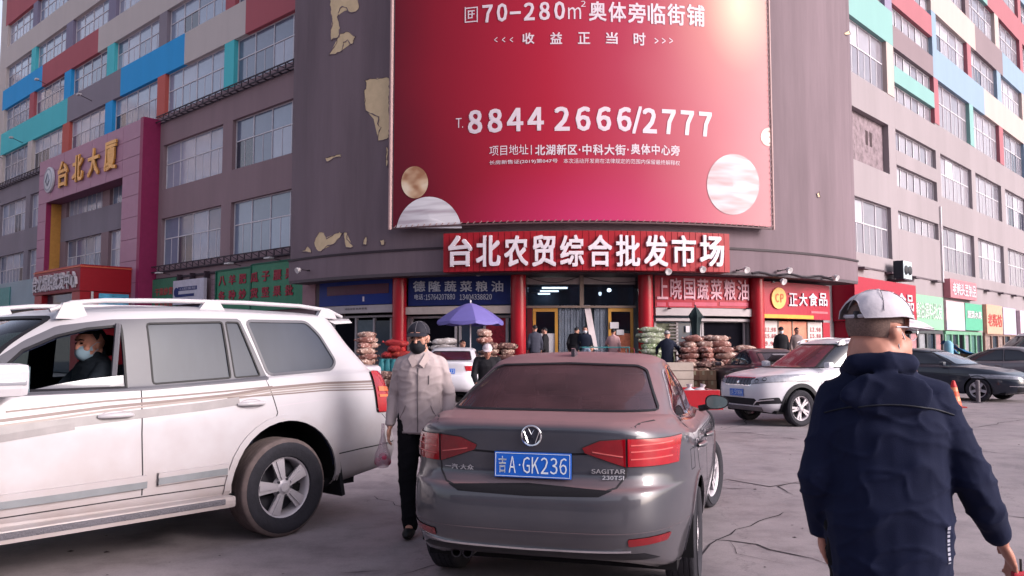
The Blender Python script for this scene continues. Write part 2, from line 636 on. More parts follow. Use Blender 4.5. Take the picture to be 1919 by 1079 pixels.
def wing(name, label, P, az, out, ends, wallm, rows, bays, spandrels, pillars, panesets, skip=lambda r, b: False, wall2=None, seed=1):
    """a wing of windows. out=+1: local +y faces the street, else -1. survey units scaled by SC."""
    dx, dy = math.sin(az), math.cos(az)
    rt = thing(name, label, 'building', (P[0], P[1], 0), math.atan2(dy, dx))
    rnd = random.Random(seed)
    def bx(mb, u0, u1, d0, d1, z0, z1, mi=0):
        mb.box(u0 * SC, u1 * SC, out * d0, out * d1, Z(z0), Z(z1), mi)
    u_lo, u_hi = ends
    T = -0.38                                    # thickness of the facade skin
    w1, w2 = MB(), MB()
    top = 25.6
    def band(z0, z1, key):
        spans = spandrels.get(key)
        if spans is None:
            spans = [(u_lo, u_hi, None)]
        for a, b, c in spans:
            if c is None or c == 'wall' or c == 'wall2':
                m = MB(); bx(m, a, b, T, 0, z0, z1)
                m.build('wall_band', wall2 if (c == 'wall2' and wall2) else wallm, rt)
            else:
                m = MB(); bx(m, a, b, T, 0.03, z0, z1)
                m.build('spandrel_panel', SPM[c], rt)
    zprev = -0.5 if True else 0
    for r, (z0, z1) in enumerate(rows):
        band(zprev if r else 1.5 - 1.5 / SC, z0, 'b%d' % r)
        zprev = z1
    band(zprev, top, 'b%d' % len(rows))
    # pillars between the bays
    edges = [u_lo] + [x for b in bays for x in b] + [u_hi]
    for r, (z0, z1) in enumerate(rows):
        for i in range(0, len(edges), 2):
            a, b = edges[i], edges[i + 1]
            if b - a < 0.02:
                continue
            c = pillars.get((r, i // 2))
            if c is None:
                m = MB(); bx(m, a, b, T, -0.002, z0, z1)
                m.build('pillar', wall2 if (wall2 and a > 24) else wallm, rt)
            else:
                m = MB(); bx(m, a, b, T, 0.026, z0, z1)
                m.build('pillar_panel', SPM[c], rt)
    bk = MB(); bx(bk, u_lo, u_hi, -9.0, -8.8, 0.3, top); bk.build('rear_wall', wallm, rt)
    bk = MB(); bx(bk, u_lo, u_hi, -9.0, 0.05, top + .002, top + .3); bk.build('roof', wallm, rt)
    bk = MB(); bx(bk, u_hi - .15, u_hi - .002, -8.79, T - .003, .3, top); bk.build('end_wall', wallm, rt)
    inn = MB()
    bx(inn, u_lo, u_hi, -1.6, -1.5, 1.5 - 1.5 / SC, top - .1)
    inn.build('room_backing', DARKIN, rt)
    shared = {}
    # windows
    for r, (z0, z1) in enumerate(rows):
        for bi, (a, b) in enumerate(bays):
            if skip(r, bi):
                continue
            wid = (b - a) * SC
            h = (z1 - z0) * SC
            nc = 4 if wid > 5.0 else 3
            key = (round(wid, 2), round(h, 2))
            if key not in shared:
                fr = MB()
                y0, y1 = out * -0.27, out * -0.20
                t = 0.05
                fr.box(0, wid, y0, y1, 0, t); fr.box(0, wid, y0, y1, h - t, h)
                fr.box(0, t, y0, y1, t, h - t); fr.box(wid - t, wid, y0, y1, t, h - t)
                hz = h * 0.57
                fr.box(t, wid - t, y0, y1, hz - t / 2, hz + t / 2)
                for k in range(1, nc):
                    x = wid * k / nc
                    fr.box(x - t / 2, x + t / 2, y0 + out * .002, y1 + out * .002, t, h - t)
                for k in range(nc):
                    x = wid * (k + .5) / nc
                    fr.box(x - .02, x + .02, y0 - out * .004, y1 - out * .02, t, hz - t / 2)
                fo = fr.build('window', ALU)
                fme = fo.data
                bpy.data.objects.remove(fo)
                pw = wid / nc - t
                pans = []
                for (ph) in (hz - 1.5 * t, h - hz - 1.5 * t):
                    p = MB()
                    p.box(0, pw, out * -0.245, out * -0.235, 0, ph)
                    po = p.build('pane', PANES_L[0])
                    pans.append(po.data)
                    bpy.data.objects.remove(po)
                variants = {}
                shared[key] = (fme, pans, hz, pw, variants)
            fme, pans, hz, pw, variants = shared[key]
            wo = link('window', fme, rt, loc=(a * SC, 0, Z(z0)))
            ps = panesets(r, bi)
            bias = rnd.randrange(len(ps))
            for k in range(nc):
                for lvl in (0, 1):
                    mi = bias if rnd.random() < .6 else rnd.randrange(len(ps))
                    dark = lvl == 0 and rnd.random() < .05
                    pmat = PANE_OPEN if dark else ps[mi]
                    vk = (lvl, pmat.name)
                    if vk not in variants:
                        me = pans[lvl].copy()
                        me.materials[0] = pmat
                        variants[vk] = me
                    link('pane', variants[vk], wo, loc=(wid * k / nc + .025, 0, (.05 if lvl == 0 else hz + .025)))
    return rt, bx

AZL, AZR = rad(-47.2), rad(43.4)
PL = (-8.3 * SC, 31.0 * SC)
PR = (13.25 * SC, 31.9 * SC)
ROWS_L = [(5.27, 7.5), (8.87, 11.0), (12.45, 14.47), (15.95, 17.58), (18.95, 20.5), (21.9, 23.5)]
BAYS_L = [(-1.0, 4.68), (5.5, 11.16), (12.0, 17.35), (18.3, 23.5), (24.55, 29.8), (30.6, 35.75)]
spL = {'b0': [(-3, 24, 'wall'), (24, 37.2, 'wall2')],
       'b1': [(-3, 12.5, 'wall'), (12.5, 37.2, 'wall2')], 'b2': [(-3, 12.5, 'wall'), (12.5, 37.2, 'wall2')],
       'b3': [(-3, 3.78, 'red'), (3.78, 9.25, 'cream'), (9.25, 16.4, 'blue'), (16.4, 23.9, 'grey'), (23.9, 36.2, 'teal'), (36.2, 37.2, 'cream')],
       'b4': [(-3, 3, 'grey'), (3, 9, 'red'), (9, 19.6, 'cream'), (19.6, 28.4, 'red'), (28.4, 36.2, 'blue'), (36.2, 37.2, 'cream')],
       'b5': [(-3, 6, 'teal'), (6, 12, 'blue'), (12, 18.5, 'teal'), (18.5, 37.2, 'cream')],
       'b6': [(-3, 12, 'cream'), (12, 22.8, 'teal'), (22.8, 36.2, 'red'), (36.2, 37.2, 'cream')]}
plL = {(2, 1): 'teal', (2, 2): 'orange', (2, 3): 'blue', (2, 4): 'orange', (2, 5): 'cream', (2, 6): 'cream',
       (3, 1): 'red', (3, 2): 'grey', (3, 3): 'teal', (3, 4): 'blue', (3, 5): 'red', (3, 6): 'cream',
       (4, 1): 'teal', (4, 2): 'mauve', (4, 3): 'mauve', (4, 4): 'mauve', (4, 5): 'teal', (4, 6): 'cream',
       (5, 1): 'mauve', (5, 2): 'mauve', (5, 3): 'mauve', (5, 4): 'mauve', (5, 5): 'mauve', (5, 6): 'cream'}
lw, bxL = wing('office_wing', 'long left wing with teal, blue, red and cream bands between its window rows', PL, AZL, +1, (-3.0, 37.2), BROWN, ROWS_L, BAYS_L,
          spL, plL, lambda r, b: PANES_L, wall2=GREYW, seed=3)

ROWS_R = [(5.2, 7.42), (8.87, 11.02), (12.4, 14.7), (16.25, 18.08), (19.6, 21.62), (23.1, 24.6)]
BAYS_R = [(-1.2, 4.28), (5.15, 10.75), (11.45, 16.85), (17.6, 23.05), (24.0, 29.3), (30.1, 35.4)]
spR = {'b3': [(-3, 5.15, 'mint'), (5.15, 10.75, None), (10.75, 11.5, 'lblue'), (11.5, 20.0, 'lblue'), (20.0, 30.0, 'peach'), (30.0, 37.2, 'rose')],
       'b4': [(-3, 5.15, 'brown2'), (5.15, 10.75, None), (10.75, 18.6, 'peach'), (18.6, 24.6, 'brown2'), (24.6, 37.2, 'lblue')],
       'b5': [(-3, 5.15, 'rose'), (5.15, 10.75, None), (10.75, 18.5, 'lblue'), (18.5, 21.6, 'mint'), (21.6, 37.2, 'rose')],
       'b6': [(-3, 11, 'peach'), (11, 20, 'mint'), (20, 37.2, 'lblue')]}
# the stair bay keeps bands of its own: leave it out of the coloured bands
for k in ('b0', 'b1', 'b2'):
    spR[k] = [(-3, 5.15, 'wall'), (10.75, 37.2, 'wall')]
for k in list(spR):
    spR[k] = [s for s in spR[k] if s[2] is not None]
plR = {(2, 1): 'peach', (2, 2): 'rose', (2, 3): 'mint', (2, 4): 'rose', (2, 5): 'lblue',
       (3, 1): 'mauve', (3, 2): 'lblue', (3, 3): 'rose', (3, 4): 'lblue', (3, 5): 'peach',
       (4, 1): 'lblue', (4, 2): 'lblue', (4, 3): 'brown2', (4, 4): 'peach', (4, 5): 'rose',
       (5, 1): 'mint', (5, 2): 'peach', (5, 3): 'mint', (5, 4): 'brown2', (5, 5): 'rose'}
rw, bxR = wing('office_wing', 'pale right wing with pastel mint, rose and light blue bands above grey pink walls', PR, AZR, -1, (-3.0, 37.2), PALEW, ROWS_R, BAYS_R,
          spR, plR, lambda r, b: (PANES_W + [PANES_R[0]]) if (r, b) == (1, 2) else PANES_R, skip=lambda r, b: b == 1 or (r, b) == (1, 0), seed=9)
# stair bay of the right wing: half height windows between bands
stair_w = [(6.62, 7.42), (8.5, 9.45), (10.1, 11.03), (12.3, 13.13), (13.88, 14.7), (15.7, 16.7), (17.75, 18.6), (19.6, 20.5), (21.6, 22.5), (23.5, 24.3)]
stair_c = [None, None, None, None, 'mint', 'brown2', 'rose', 'lblue', 'peach', 'mint', 'rose']
zp = 1.5 - 1.5 / SC
for i, (z0, z1) in enumerate(stair_w + [(25.6, 25.6)]):
    if stair_c[i] is None:
        m = MB(); bxR(m, 5.15, 10.75, -.38, 0.001, zp, z0); m.build('wall_band', PALEW, rw)
    else:
        m = MB(); bxR(m, 5.15, 10.75, -.38, .03, zp, z0); m.build('spandrel_panel', SPM[stair_c[i]], rw)
    zp = z1
    if z0 == z1:
        break
    fr = MB(); 
    for (a, b, c, d) in ((5.15, 10.75, z0, z0 + .05), (5.15, 10.75, z1 - .05, z1)):
        bxR(fr, a, b, -.27, -.2, c, d)
    for k in range(7):
        u = 5.15 + k * (5.6 - .05) / 6
        bxR(fr, u, u + .05, -.272, -.198, z0 + .05, z1 - .05)
    wo = fr.build('window', ALU, rw)
    for k in range(6):
        pm = MB(); u = 5.15 + k * (5.6 - .05) / 6
        bxR(pm, u + .055, u + .88, -.245, -.235, z0 + .05, z1 - .05)
        pm.build('pane', PANES_R[random.randrange(4)], wo)
# bricked up window next to the corner block
bk = MB(); bxR(bk, -1.2, 4.28, -.36, -.30, 8.87, 11.02)
bk.build('bricked_up_window', M('mottled_render', rgb(150, 132, 140, .6), rough=.9, var=.45, scale=3.0, bump=.6, bscale=8), rw)
bk = MB(); bxR(bk, 2.3, 2.55, -.31, -.29, 9.85, 10.45); bxR(bk, 2.75, 3.0, -.31, -.288, 9.85, 10.45)
bk.build('vent_slot', flat('slot_dark', 66, 36, 46, .5), rw)
# cable trays: dark latticed strips under the window rows, ledge lines
RUST = flat('dark_steel', 62, 48, 60, .7, rough=.7)
def tray(bx, rt, u0, u1, z, d=.28):
    m = MB()
    bx(m, u0, u1, d, d + .04, z, z + .05); bx(m, u0, u1, d, d + .04, z + .26, z + .31); bx(m, u0, u1, .03, .06, z, z + .05)
    u = u0
    k = 0
    while u < u1 - .3:
        bx(m, u, u + .05, .03, d + .038, z + .002, z + .045)
        bx(m, u, u + .06, d + .003, d + .037, z + .05, z + .26)
        a = Vector((u * SC, (d + .02), Z(z + .05))); b = Vector(((u + .5) * SC, (d + .02), Z(z + .26)))
        if bx is bxR: a.y, b.y = -a.y, -b.y
        m.tube([a, b], .022, 4)
        u += .55
    m.build('cable_tray', RUST, rt)
tray(bxL, lw, -2.5, 11.5, 12.08)
tray(bxL, lw, -2.5, 11.5, 4.93)
tray(bxL, lw, 26.3, 36.5, 12.08)
lg = MB(); bxL(lg, -2.5, 11.6, .002, .10, 4.60, 4.68); lg.build('ledge', RUST, lw)
lg = MB(); bxR(lg, -2.5, 37, .002, .06, 4.60, 4.66)
for u in range(0, 34, 3):
    bxR(lg, u + .3, u + 1.0, .06, .35, 4.52, 4.60)
lg.build('ledge', flat('ledge_grey', 110, 96, 106, .6), rw)
for u in (10.98,):
    lg = MB(); lg.tube([(u * SC, -.07, Z(4.6)), (u * SC, -.07, Z(8.3))], .05, 6); lg.build('rain_pipe', ALU, rw)

# cream block of flats glimpsed past the left wing's end
far = thing('apartment_block', 'cream rendered block glimpsed beyond the far left end of the coloured wing', 'building', (-62, 66, 0), rad(42))
m = MB(); m.box(-14, 12, 0, 12, 0, 27.5); m.build('wall', M('cream_render', rgb(206, 190, 188, .6), rough=.9, var=.06, scale=.3), far)
m = MB(); m.box(-14.3, 12.3, -.3, 12.3, 27.5, 28.0); m.build('roof', M('cream_coping', rgb(190, 176, 178, .6), rough=.9), far)
for r in range(7):
    for k in range(6):
        m = MB(); m.box(-12 + k * 4, -9.8 + k * 4, -.06, -.02, 2.5 + r * 3.5, 4.4 + r * 3.5)
        m.build('window', PANES_L[k % 3], far)

# ------------------------------------------------------------------ pink portal on the left wing
portal = thing('entrance_portal', 'tall pink tiled entrance portal framing the middle of the left wing', 'portal', (PL[0], PL[1], 0), math.atan2(math.cos(AZL), math.sin(AZL)))
PINK = M('pink_tile', rgb(172, 124, 148, .84), rough=.5, var=.05, scale=2)
MAG = M('magenta_tile', rgb(142, 40, 86, .85), rough=.5, var=.08)
YEL = M('yellow_lit_jamb', rgb(196, 140, 70, .8), rough=.6)  # yellow light on the inner jamb, painted as its colour
OUTP = .95
def tiles(u0, u1, z0, z1, nu, nz):
    first = None
    for i in range(nu):
        for j in range(nz):
            a = u0 + (u1 - u0) * i / nu; b = u0 + (u1 - u0) * (i + 1) / nu
            c = z0 + (z1 - z0) * j / nz; d = z0 + (z1 - z0) * (j + 1) / nz
            m = MB(); bxL(m, a + .012, b - .012, OUTP, OUTP + .03, c + .012, d - .012)
            m.build('tile', PINK, portal)
U0, U1 = 11.85, 25.6
m = MB()
bxL(m, U0, 13.75, .002, OUTP, .3, 12.25)
bxL(m, 24.3, U1, .002, OUTP, .3, 12.25)
bxL(m, 13.75, 24.3, .002, OUTP, 9.72, 12.25)
m.build('frame', M('portal_core', rgb(120, 76, 100, .9), rough=.7), portal)
tiles(U0, 13.75, .3, 9.72, 1, 9); tiles(24.3, U1, .3, 9.72, 1, 9); tiles(U0, U1, 9.72, 12.25, 7, 3)
m = MB(); bxL(m, U0 - .32, U0 - .002, .002, OUTP + .04, .3, 12.3); m.build('side_panel', MAG, portal)
m = MB(); bxL(m, 24.27, 24.297, .002, OUTP - .3, .3, 9.7); bxL(m, 24.27, 24.297, OUTP - .3, OUTP + .02, .3, 9.7, 1); m.build('jamb_panel', [YEL, MAG], portal)
# gold characters and emblem
GOLD = M('gold_metal', rgb(214, 160, 84, .9), rough=.35, metal=.5, var=.1)
sg = thing('building_sign', 'raised golden characters with a round white emblem on the pink portal', 'sign', (PL[0], PL[1], 0), math.atan2(math.cos(AZL), math.sin(AZL)))
chs = '台北大厦'
for i, c in enumerate(chs):
    ua, ub = 22.2 - i * 2.15, 20.75 - i * 2.15
    m = MB()
    lettering(m, c, lambda a, b, d: (SC * (ua + (ub - ua) * a), OUTP + .10 + d, Z(10.25 + 1.45 * b)), thick=.10, bold=.022)
    m.build('character', GOLD, sg)
m = MB()
mx_ = Matrix.Translation((SC * 23.7, OUTP + .06, Z(10.95))) @ Matrix.Rotation(-PI / 2, 4, 'X')
m.lathe([(0, .16), (.8, .16), (.88, .12), (.88, 0), (0, 0)], 32, 0, mx_)
em = m.build('emblem', M('emblem_white', rgb(206, 206, 216, .75), rough=.4), sg)
m = MB(); m.lathe([(.66, .163), (.72, .175), (.78, .163)], 32, 0, mx_)
mx2_ = mx_ @ Matrix.Translation((0, 0, .17))
m.tube([mx2_ @ Vector((-.35, .1, 0)), mx2_ @ Vector((0, .4, 0)), mx2_ @ Vector((.35, .1, 0)), mx2_ @ Vector((0, -.4, 0)), mx2_ @ Vector((-.35, .1, 0))], .05, 6)
m.build('emblem_ring', M('emblem_grey', rgb(150, 156, 172, .7), rough=.4), em)

# ------------------------------------------------------------------ the rounded corner building
CC = Vector((2.1 * SC, 37.0 * SC, 0))
R0 = 13.0 * SC
def hit(px, py, r):
    """angle and height where a view line meets the upright cylinder of radius r about the corner's centre."""
    q = pixel_ray(px, py)
    a = q.x * q.x + q.y * q.y
    b = -2 * (q.x * CC.x + q.y * CC.y)
    c = CC.x ** 2 + CC.y ** 2 - r * r
    k = (-b - math.sqrt(b * b - 4 * a * c)) / (2 * a)
    x, y = q.x * k - CC.x, q.y * k - CC.y
    return math.atan2(x, -y), 1.5 + q.z * k
def ang(px, r, py=620):
    return hit(px, py, r)[0]
def arc_pt(r, a, z):
    return Vector((CC.x + r * math.sin(a), CC.y - r * math.cos(a), z))
def arc_box(mb, r0, r1, a0, a1, z0, z1, seg=None, mi=0, smooth=False):
    seg = seg or max(1, int(abs(a1 - a0) / rad(2.2)))
    vs, fs = [], []
    for i in range(seg + 1):
        a = a0 + (a1 - a0) * i / seg
        vs += [arc_pt(r0, a, z0), arc_pt(r1, a, z0), arc_pt(r1, a, z1), arc_pt(r0, a, z1)]
    for i in range(seg):
        o = 4 * i
        for k in range(4):
            fs.append((o + k, o + (k + 1) % 4, o + 4 + (k + 1) % 4, o + 4 + k))
    fs += [(0, 1, 2, 3), (4 * seg, 4 * seg + 1, 4 * seg + 2, 4 * seg + 3)]
    mb.add(vs, fs, mi, smooth)
    return mb
def px_box(mb, x0, x1, y0, y1, r, t=.05, mi=0):
    """a curved plate whose outline in the survey photograph is x0..x1, y0..y1 (y measured at its middle)."""
    a0, a1 = ang(x0, r), ang(x1, r)
    xm = (x0 + x1) / 2
    z0, z1 = hit(xm, y1, r)[1], hit(xm, y0, r)[1]
    arc_box(mb, r - t, r, a0, a1, z0, z1, None, mi)
    return a0, a1, z0, z1

A_L, A_R = rad(-48.6), rad(49.0)
corner = thing('corner_building', 'rounded dark purple brown corner building with peeling plaster and shops below', 'building', tuple(CC))
Zf, Zl, Ztop = Z(3.75), Z(4.46), 31.0
m = MB(); arc_box(m, R0 - .4, R0, A_L, A_R, Zl, Ztop, 64, 0, True)
# return walls
for a in (A_L, A_R):
    p = arc_pt(R0, a, 0); n = Vector((-math.sin(a), math.cos(a), 0)); t = Vector((math.cos(a), math.sin(a), 0)) * (1 if a < 0 else -1)
    vs = [p + n * .002, p + n * 5.5, p + n * 5.5 + t * .3, p + n * .002 + t * .3]
    m.add([v + Vector((0, 0, z)) for z in (Zf, Ztop) for v in vs], [(0, 1, 2, 3), (4, 5, 6, 7), (0, 1, 5, 4), (1, 2, 6, 5), (2, 3, 7, 6), (3, 0, 4, 7)])
W(m, 'wall', BLOCK, corner)
m = MB(); arc_box(m, R0 - .5, R0 + .03, A_L - .004, A_R + .004, Zf, Zl - .05, 64, 0, True)
W(m, 'fascia', BLOCK, corner)
m = MB(); arc_box(m, R0 - .45, R0 + .07, A_L - .005, A_R + .005, Zl - .05, Zl + .03, 64, 0, True)
W(m, 'ledge', flat('ledge_dark', 58, 44, 54, .6), corner)
m = MB(); arc_box(m, R0 - 7, R0 + .04, A_L, A_R, Zf - .12, Zf - .002, 48, 0, True)
W(m, 'soffit', flat('soffit', 90, 78, 86, .6), corner)
m = MB(); arc_box(m, .5, R0 - .41, A_L, A_R, Ztop - .4, Ztop - .1, 32)
W(m, 'roof', flat('roof_felt', 80, 76, 80, .6), corner)
PF = 0.5                                          # platform height
m = MB(); arc_box(m, R0 - 7, R0 + 1.3, A_L - .03, A_R + .03, 0.0, PF, 56)
W(m, 'platform', M('platform_concrete', rgb(132, 118, 124, .55), rough=.9, var=.2, scale=2, bump=.3), corner)
m = MB(); arc_box(m, R0 + 1.3, R0 + 1.65, A_L - .03, A_R + .03, 0, .33, 56); arc_box(m, R0 + 1.65, R0 + 2.0, A_L - .03, A_R + .03, 0, .166, 56)
W(m, 'step', M('step_concrete', rgb(140, 126, 132, .55), rough=.9, var=.2, scale=2), corner)
m = MB(); arc_box(m, R0 - 7.2, R0 - 7, A_L, A_R, 0, Zf, 32)
W(m, 'inner_wall', flat('inner_wall', 112, 126, 144, .9, rough=.9), corner)

# peeling plaster: ochre undercoat showing in ragged patches
OCH = M('ochre_undercoat', rgb(222, 196, 160, .80), rough=.9, var=.10, scale=3, bump=.3)
def patch(pts, holes=0, seed=1):
    rnd = random.Random(seed)
    P = []
    n = len(pts)
    for i in range(n):
        a, b = Vector(pts[i]), Vector(pts[(i + 1) % n])
        k = max(2, int((b - a).length / 4))
        for j in range(k):
            P.append(a.lerp(b, j / k) + Vector((rnd.uniform(-1, 1), rnd.uniform(-1, 1))) * 1.1)
    bm = bmesh.new()
    vs = []
    for p in P:
        a, z = hit(p.x, p.y, R0)
        vs.append(bm.verts.new(arc_pt(R0 + .008, a, z)))
    f = bm.faces.new(vs)
    bmesh.ops.triangulate(bm, faces=[f])
    for _ in range(2):
        bmesh.ops.subdivide_edges(bm, edges=[e for e in bm.edges if e.calc_length() > .45], cuts=1)
    bmesh.ops.triangulate(bm, faces=bm.faces[:])
    for v in bm.verts:
        q = Vector((v.co.x - CC.x, v.co.y - CC.y)).normalized() * (R0 + .010)
        v.co.x, v.co.y = CC.x + q.x, CC.y + q.y
    mb = MB()
    bm.verts.index_update()
    mb.add([v.co.copy() for v in bm.verts], [[v.index for v in q.verts] for q in bm.faces])
    bm.free()
    ring_ = [arc_pt(R0 + .012, *hit(p.x, p.y, R0)) for p in P]
    o = W(mb, 'peeled_patch', OCH, corner)
    mb = MB(); mb.tube(ring_ + [ring_[0]], [rnd.uniform(.008, .03) for _ in range(len(ring_) + 1)], 5, caps=False)
    W(mb, 'torn_edge', BLOCK, o)
z3 = lambda L: [(540 + x / 3.371, y / 3.371) for x, y in L]
z7 = lambda L: [(540 + x / 3.371, 400 + y / 3.371) for x, y in L]
patch(z3([(275, -60), (430, -60), (452, 25), (445, 62), (410, 82), (380, 75), (372, 48), (345, 42), (325, 70), (315, 110), (330, 165), (325, 235), (290, 245), (272, 262), (268, 215), (285, 150), (275, 90), (268, 30)]), seed=1)
patch(z3([(320, 225), (352, 208), (380, 198), (425, 232), (415, 275), (395, 280), (380, 255), (352, 270), (342, 320), (300, 342), (262, 345), (290, 300), (310, 270)]), seed=2)
patch(z3([(520, 497), (570, 500), (610, 490), (642, 492), (640, 640), (642, 870), (600, 892), (568, 888), (575, 840), (590, 810), (570, 780), (575, 740), (520, 715), (488, 700), (490, 640), (482, 590), (498, 540), (490, 510)]), seed=3)
patch(z3([(622, 930), (634, 935), (632, 1060), (620, 1050), (618, 990)]), seed=4)
patch(z3([(235, 995), (335, 975), (340, 990), (290, 1000), (262, 1022), (245, 1018)]), seed=5)
patch(z7([(168, 175), (200, 115), (230, 120), (245, 160), (330, 115), (345, 125), (300, 190), (245, 210), (210, 245), (180, 230)]), seed=6)
patch(z7([(360, 120), (378, 125), (378, 165), (415, 205), (400, 222), (370, 218), (362, 185), (355, 150)]), seed=7)
patch(z7([(490, 145), (502, 150), (498, 185), (502, 200), (475, 200), (480, 180)]), seed=8)
patch(z7([(580, 172), (612, 165), (610, 200), (590, 205)]), seed=9)
patch(z7([(680, 285), (720, 255), (765, 258), (795, 280), (780, 330), (745, 332), (728, 300), (712, 335), (700, 320), (705, 290)]), seed=10)
patch(z7([(78, 238), (110, 232), (125, 205), (140, 215), (148, 245), (100, 248)]), seed=11)
patch([(1582, 62), (1592, 58), (1594, 64), (1586, 66)], seed=12)
patch([(1530, 363), (1536, 360), (1537, 371), (1532, 370)], seed=13)

# ------------------------------------------------------------------ the big billboard
RB = R0 + .42
bb = thing('billboard', 'huge curved red property billboard with white phone number and pearl spheres', 'billboard', tuple(arc_pt(RB, 0, Z(5.1))))
def billboard_material():
    m = bpy.data.materials.new('printed_vinyl')
    m.use_nodes = True
    nt = m.node_tree; N, Lk = nt.nodes, nt.links
    b = N['Principled BSDF']
    b.inputs['Roughness'].default_value = .55
    b.inputs['Specular IOR Level'].default_value = .2
    uv = N.new('ShaderNodeUVMap'); uv.uv_map = 'print'
    sp = N.new('ShaderNodeSeparateXYZ'); Lk.new(uv.outputs[0], sp.inputs[0])
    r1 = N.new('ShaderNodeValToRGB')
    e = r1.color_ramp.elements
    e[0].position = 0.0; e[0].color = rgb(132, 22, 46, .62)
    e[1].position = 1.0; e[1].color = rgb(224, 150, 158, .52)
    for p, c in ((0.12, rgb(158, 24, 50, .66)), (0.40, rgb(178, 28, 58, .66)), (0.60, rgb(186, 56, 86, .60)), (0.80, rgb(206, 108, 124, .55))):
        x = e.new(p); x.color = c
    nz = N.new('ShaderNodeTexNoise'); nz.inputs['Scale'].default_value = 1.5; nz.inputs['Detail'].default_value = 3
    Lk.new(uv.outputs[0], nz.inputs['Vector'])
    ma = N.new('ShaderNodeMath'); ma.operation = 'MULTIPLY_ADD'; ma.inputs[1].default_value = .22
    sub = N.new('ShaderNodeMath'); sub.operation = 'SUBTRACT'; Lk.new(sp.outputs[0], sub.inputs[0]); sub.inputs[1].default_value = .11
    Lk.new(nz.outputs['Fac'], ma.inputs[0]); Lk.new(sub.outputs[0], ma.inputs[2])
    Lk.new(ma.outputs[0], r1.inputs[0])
    # printed magenta glow low in the middle ; sun glare painted in gold high on the right
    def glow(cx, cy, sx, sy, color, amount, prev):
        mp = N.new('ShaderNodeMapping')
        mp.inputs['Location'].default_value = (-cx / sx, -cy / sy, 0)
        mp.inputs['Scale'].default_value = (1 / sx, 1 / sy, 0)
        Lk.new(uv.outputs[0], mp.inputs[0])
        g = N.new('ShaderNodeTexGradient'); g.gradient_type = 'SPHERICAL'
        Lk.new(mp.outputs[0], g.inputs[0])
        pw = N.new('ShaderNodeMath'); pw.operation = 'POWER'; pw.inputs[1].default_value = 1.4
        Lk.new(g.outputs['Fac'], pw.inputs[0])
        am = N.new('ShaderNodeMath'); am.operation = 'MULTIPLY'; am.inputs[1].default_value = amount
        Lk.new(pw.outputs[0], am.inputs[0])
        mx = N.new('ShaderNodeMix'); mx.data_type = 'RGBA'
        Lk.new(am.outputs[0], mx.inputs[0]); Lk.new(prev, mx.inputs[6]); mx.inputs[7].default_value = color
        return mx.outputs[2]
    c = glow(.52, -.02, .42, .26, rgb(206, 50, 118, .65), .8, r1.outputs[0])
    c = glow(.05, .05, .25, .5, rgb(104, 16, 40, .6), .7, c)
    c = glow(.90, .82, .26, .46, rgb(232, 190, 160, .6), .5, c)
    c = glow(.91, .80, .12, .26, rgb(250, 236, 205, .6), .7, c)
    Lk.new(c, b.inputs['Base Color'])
    return m
aB0, aB1 = ang(737, RB, 430), ang(1446, RB, 425)
zB0, zB1 = Z(5.13), Z(13.6)
seg = 48
vs, fs = [], []
for i in range(seg + 1):
    a = aB0 + (aB1 - aB0) * i / seg
    vs += [tuple(arc_pt(RB, a, zB0) - bb.location), tuple(arc_pt(RB, a, zB1) - bb.location)]
for i in range(seg):
    fs.append((2 * i, 2 * i + 2, 2 * i + 3, 2 * i + 1))
me = bpy.data.meshes.new('print')
me.from_pydata(vs, [], fs)
uvl = me.uv_layers.new(name='print')
for p in me.polygons:
    p.use_smooth = True
    for li in p.loop_indices:
        vi = me.loops[li].vertex_index
        uvl.data[li].uv = ((vi // 2) / seg, vi % 2)
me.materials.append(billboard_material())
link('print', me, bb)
m = MB(); arc_box(m, RB - .34, RB - .01, aB0, aB1, zB0 + .02, zB1 - .02, 40)
W(m, 'backing', flat('billboard_back', 90, 80, 86, .5), bb)
FR = M('frame_pinkish', rgb(196, 160, 160, .6), rough=.5, var=.1)
for k, a in enumerate((aB0 - .0075, aB1 + .0055)):
    m = MB(); m.tube([arc_pt(RB + .02, a, zB0 - .1), arc_pt(RB + .02, a, zB1)], .07 if k == 0 else .05, 8)
    W(m, 'frame_post', FR, bb)
m = MB(); arc_box(m, RB - .02, RB + .05, aB0, aB1, zB0 - .10, zB0 - .045, 40); W(m, 'frame_rail', flat('frame_dark', 96, 70, 76, .6), bb)
m = MB()
n = 60
for i in range(n):                              # rope lacing under the print
    a = aB0 + (aB1 - aB0) * (i + .5) / n
    m.tube([arc_pt(RB + .03, a - .003, zB0 - .04), arc_pt(RB + .04, a + .002, zB0 + .03)], .016, 4)
W(tag and m, 'lacing', FR, bb)['kind'] = 'stuff'
m = MB()
for i in range(46):
    z = zB0 + (zB1 - zB0) * i / 46
    m.tube([arc_pt(RB + .03, aB1 - .001, z), arc_pt(RB + .035, aB1 + .0045, z + .08)], .018, 4)
W(m, 'side_lacing', FR, bb)['kind'] = 'stuff'

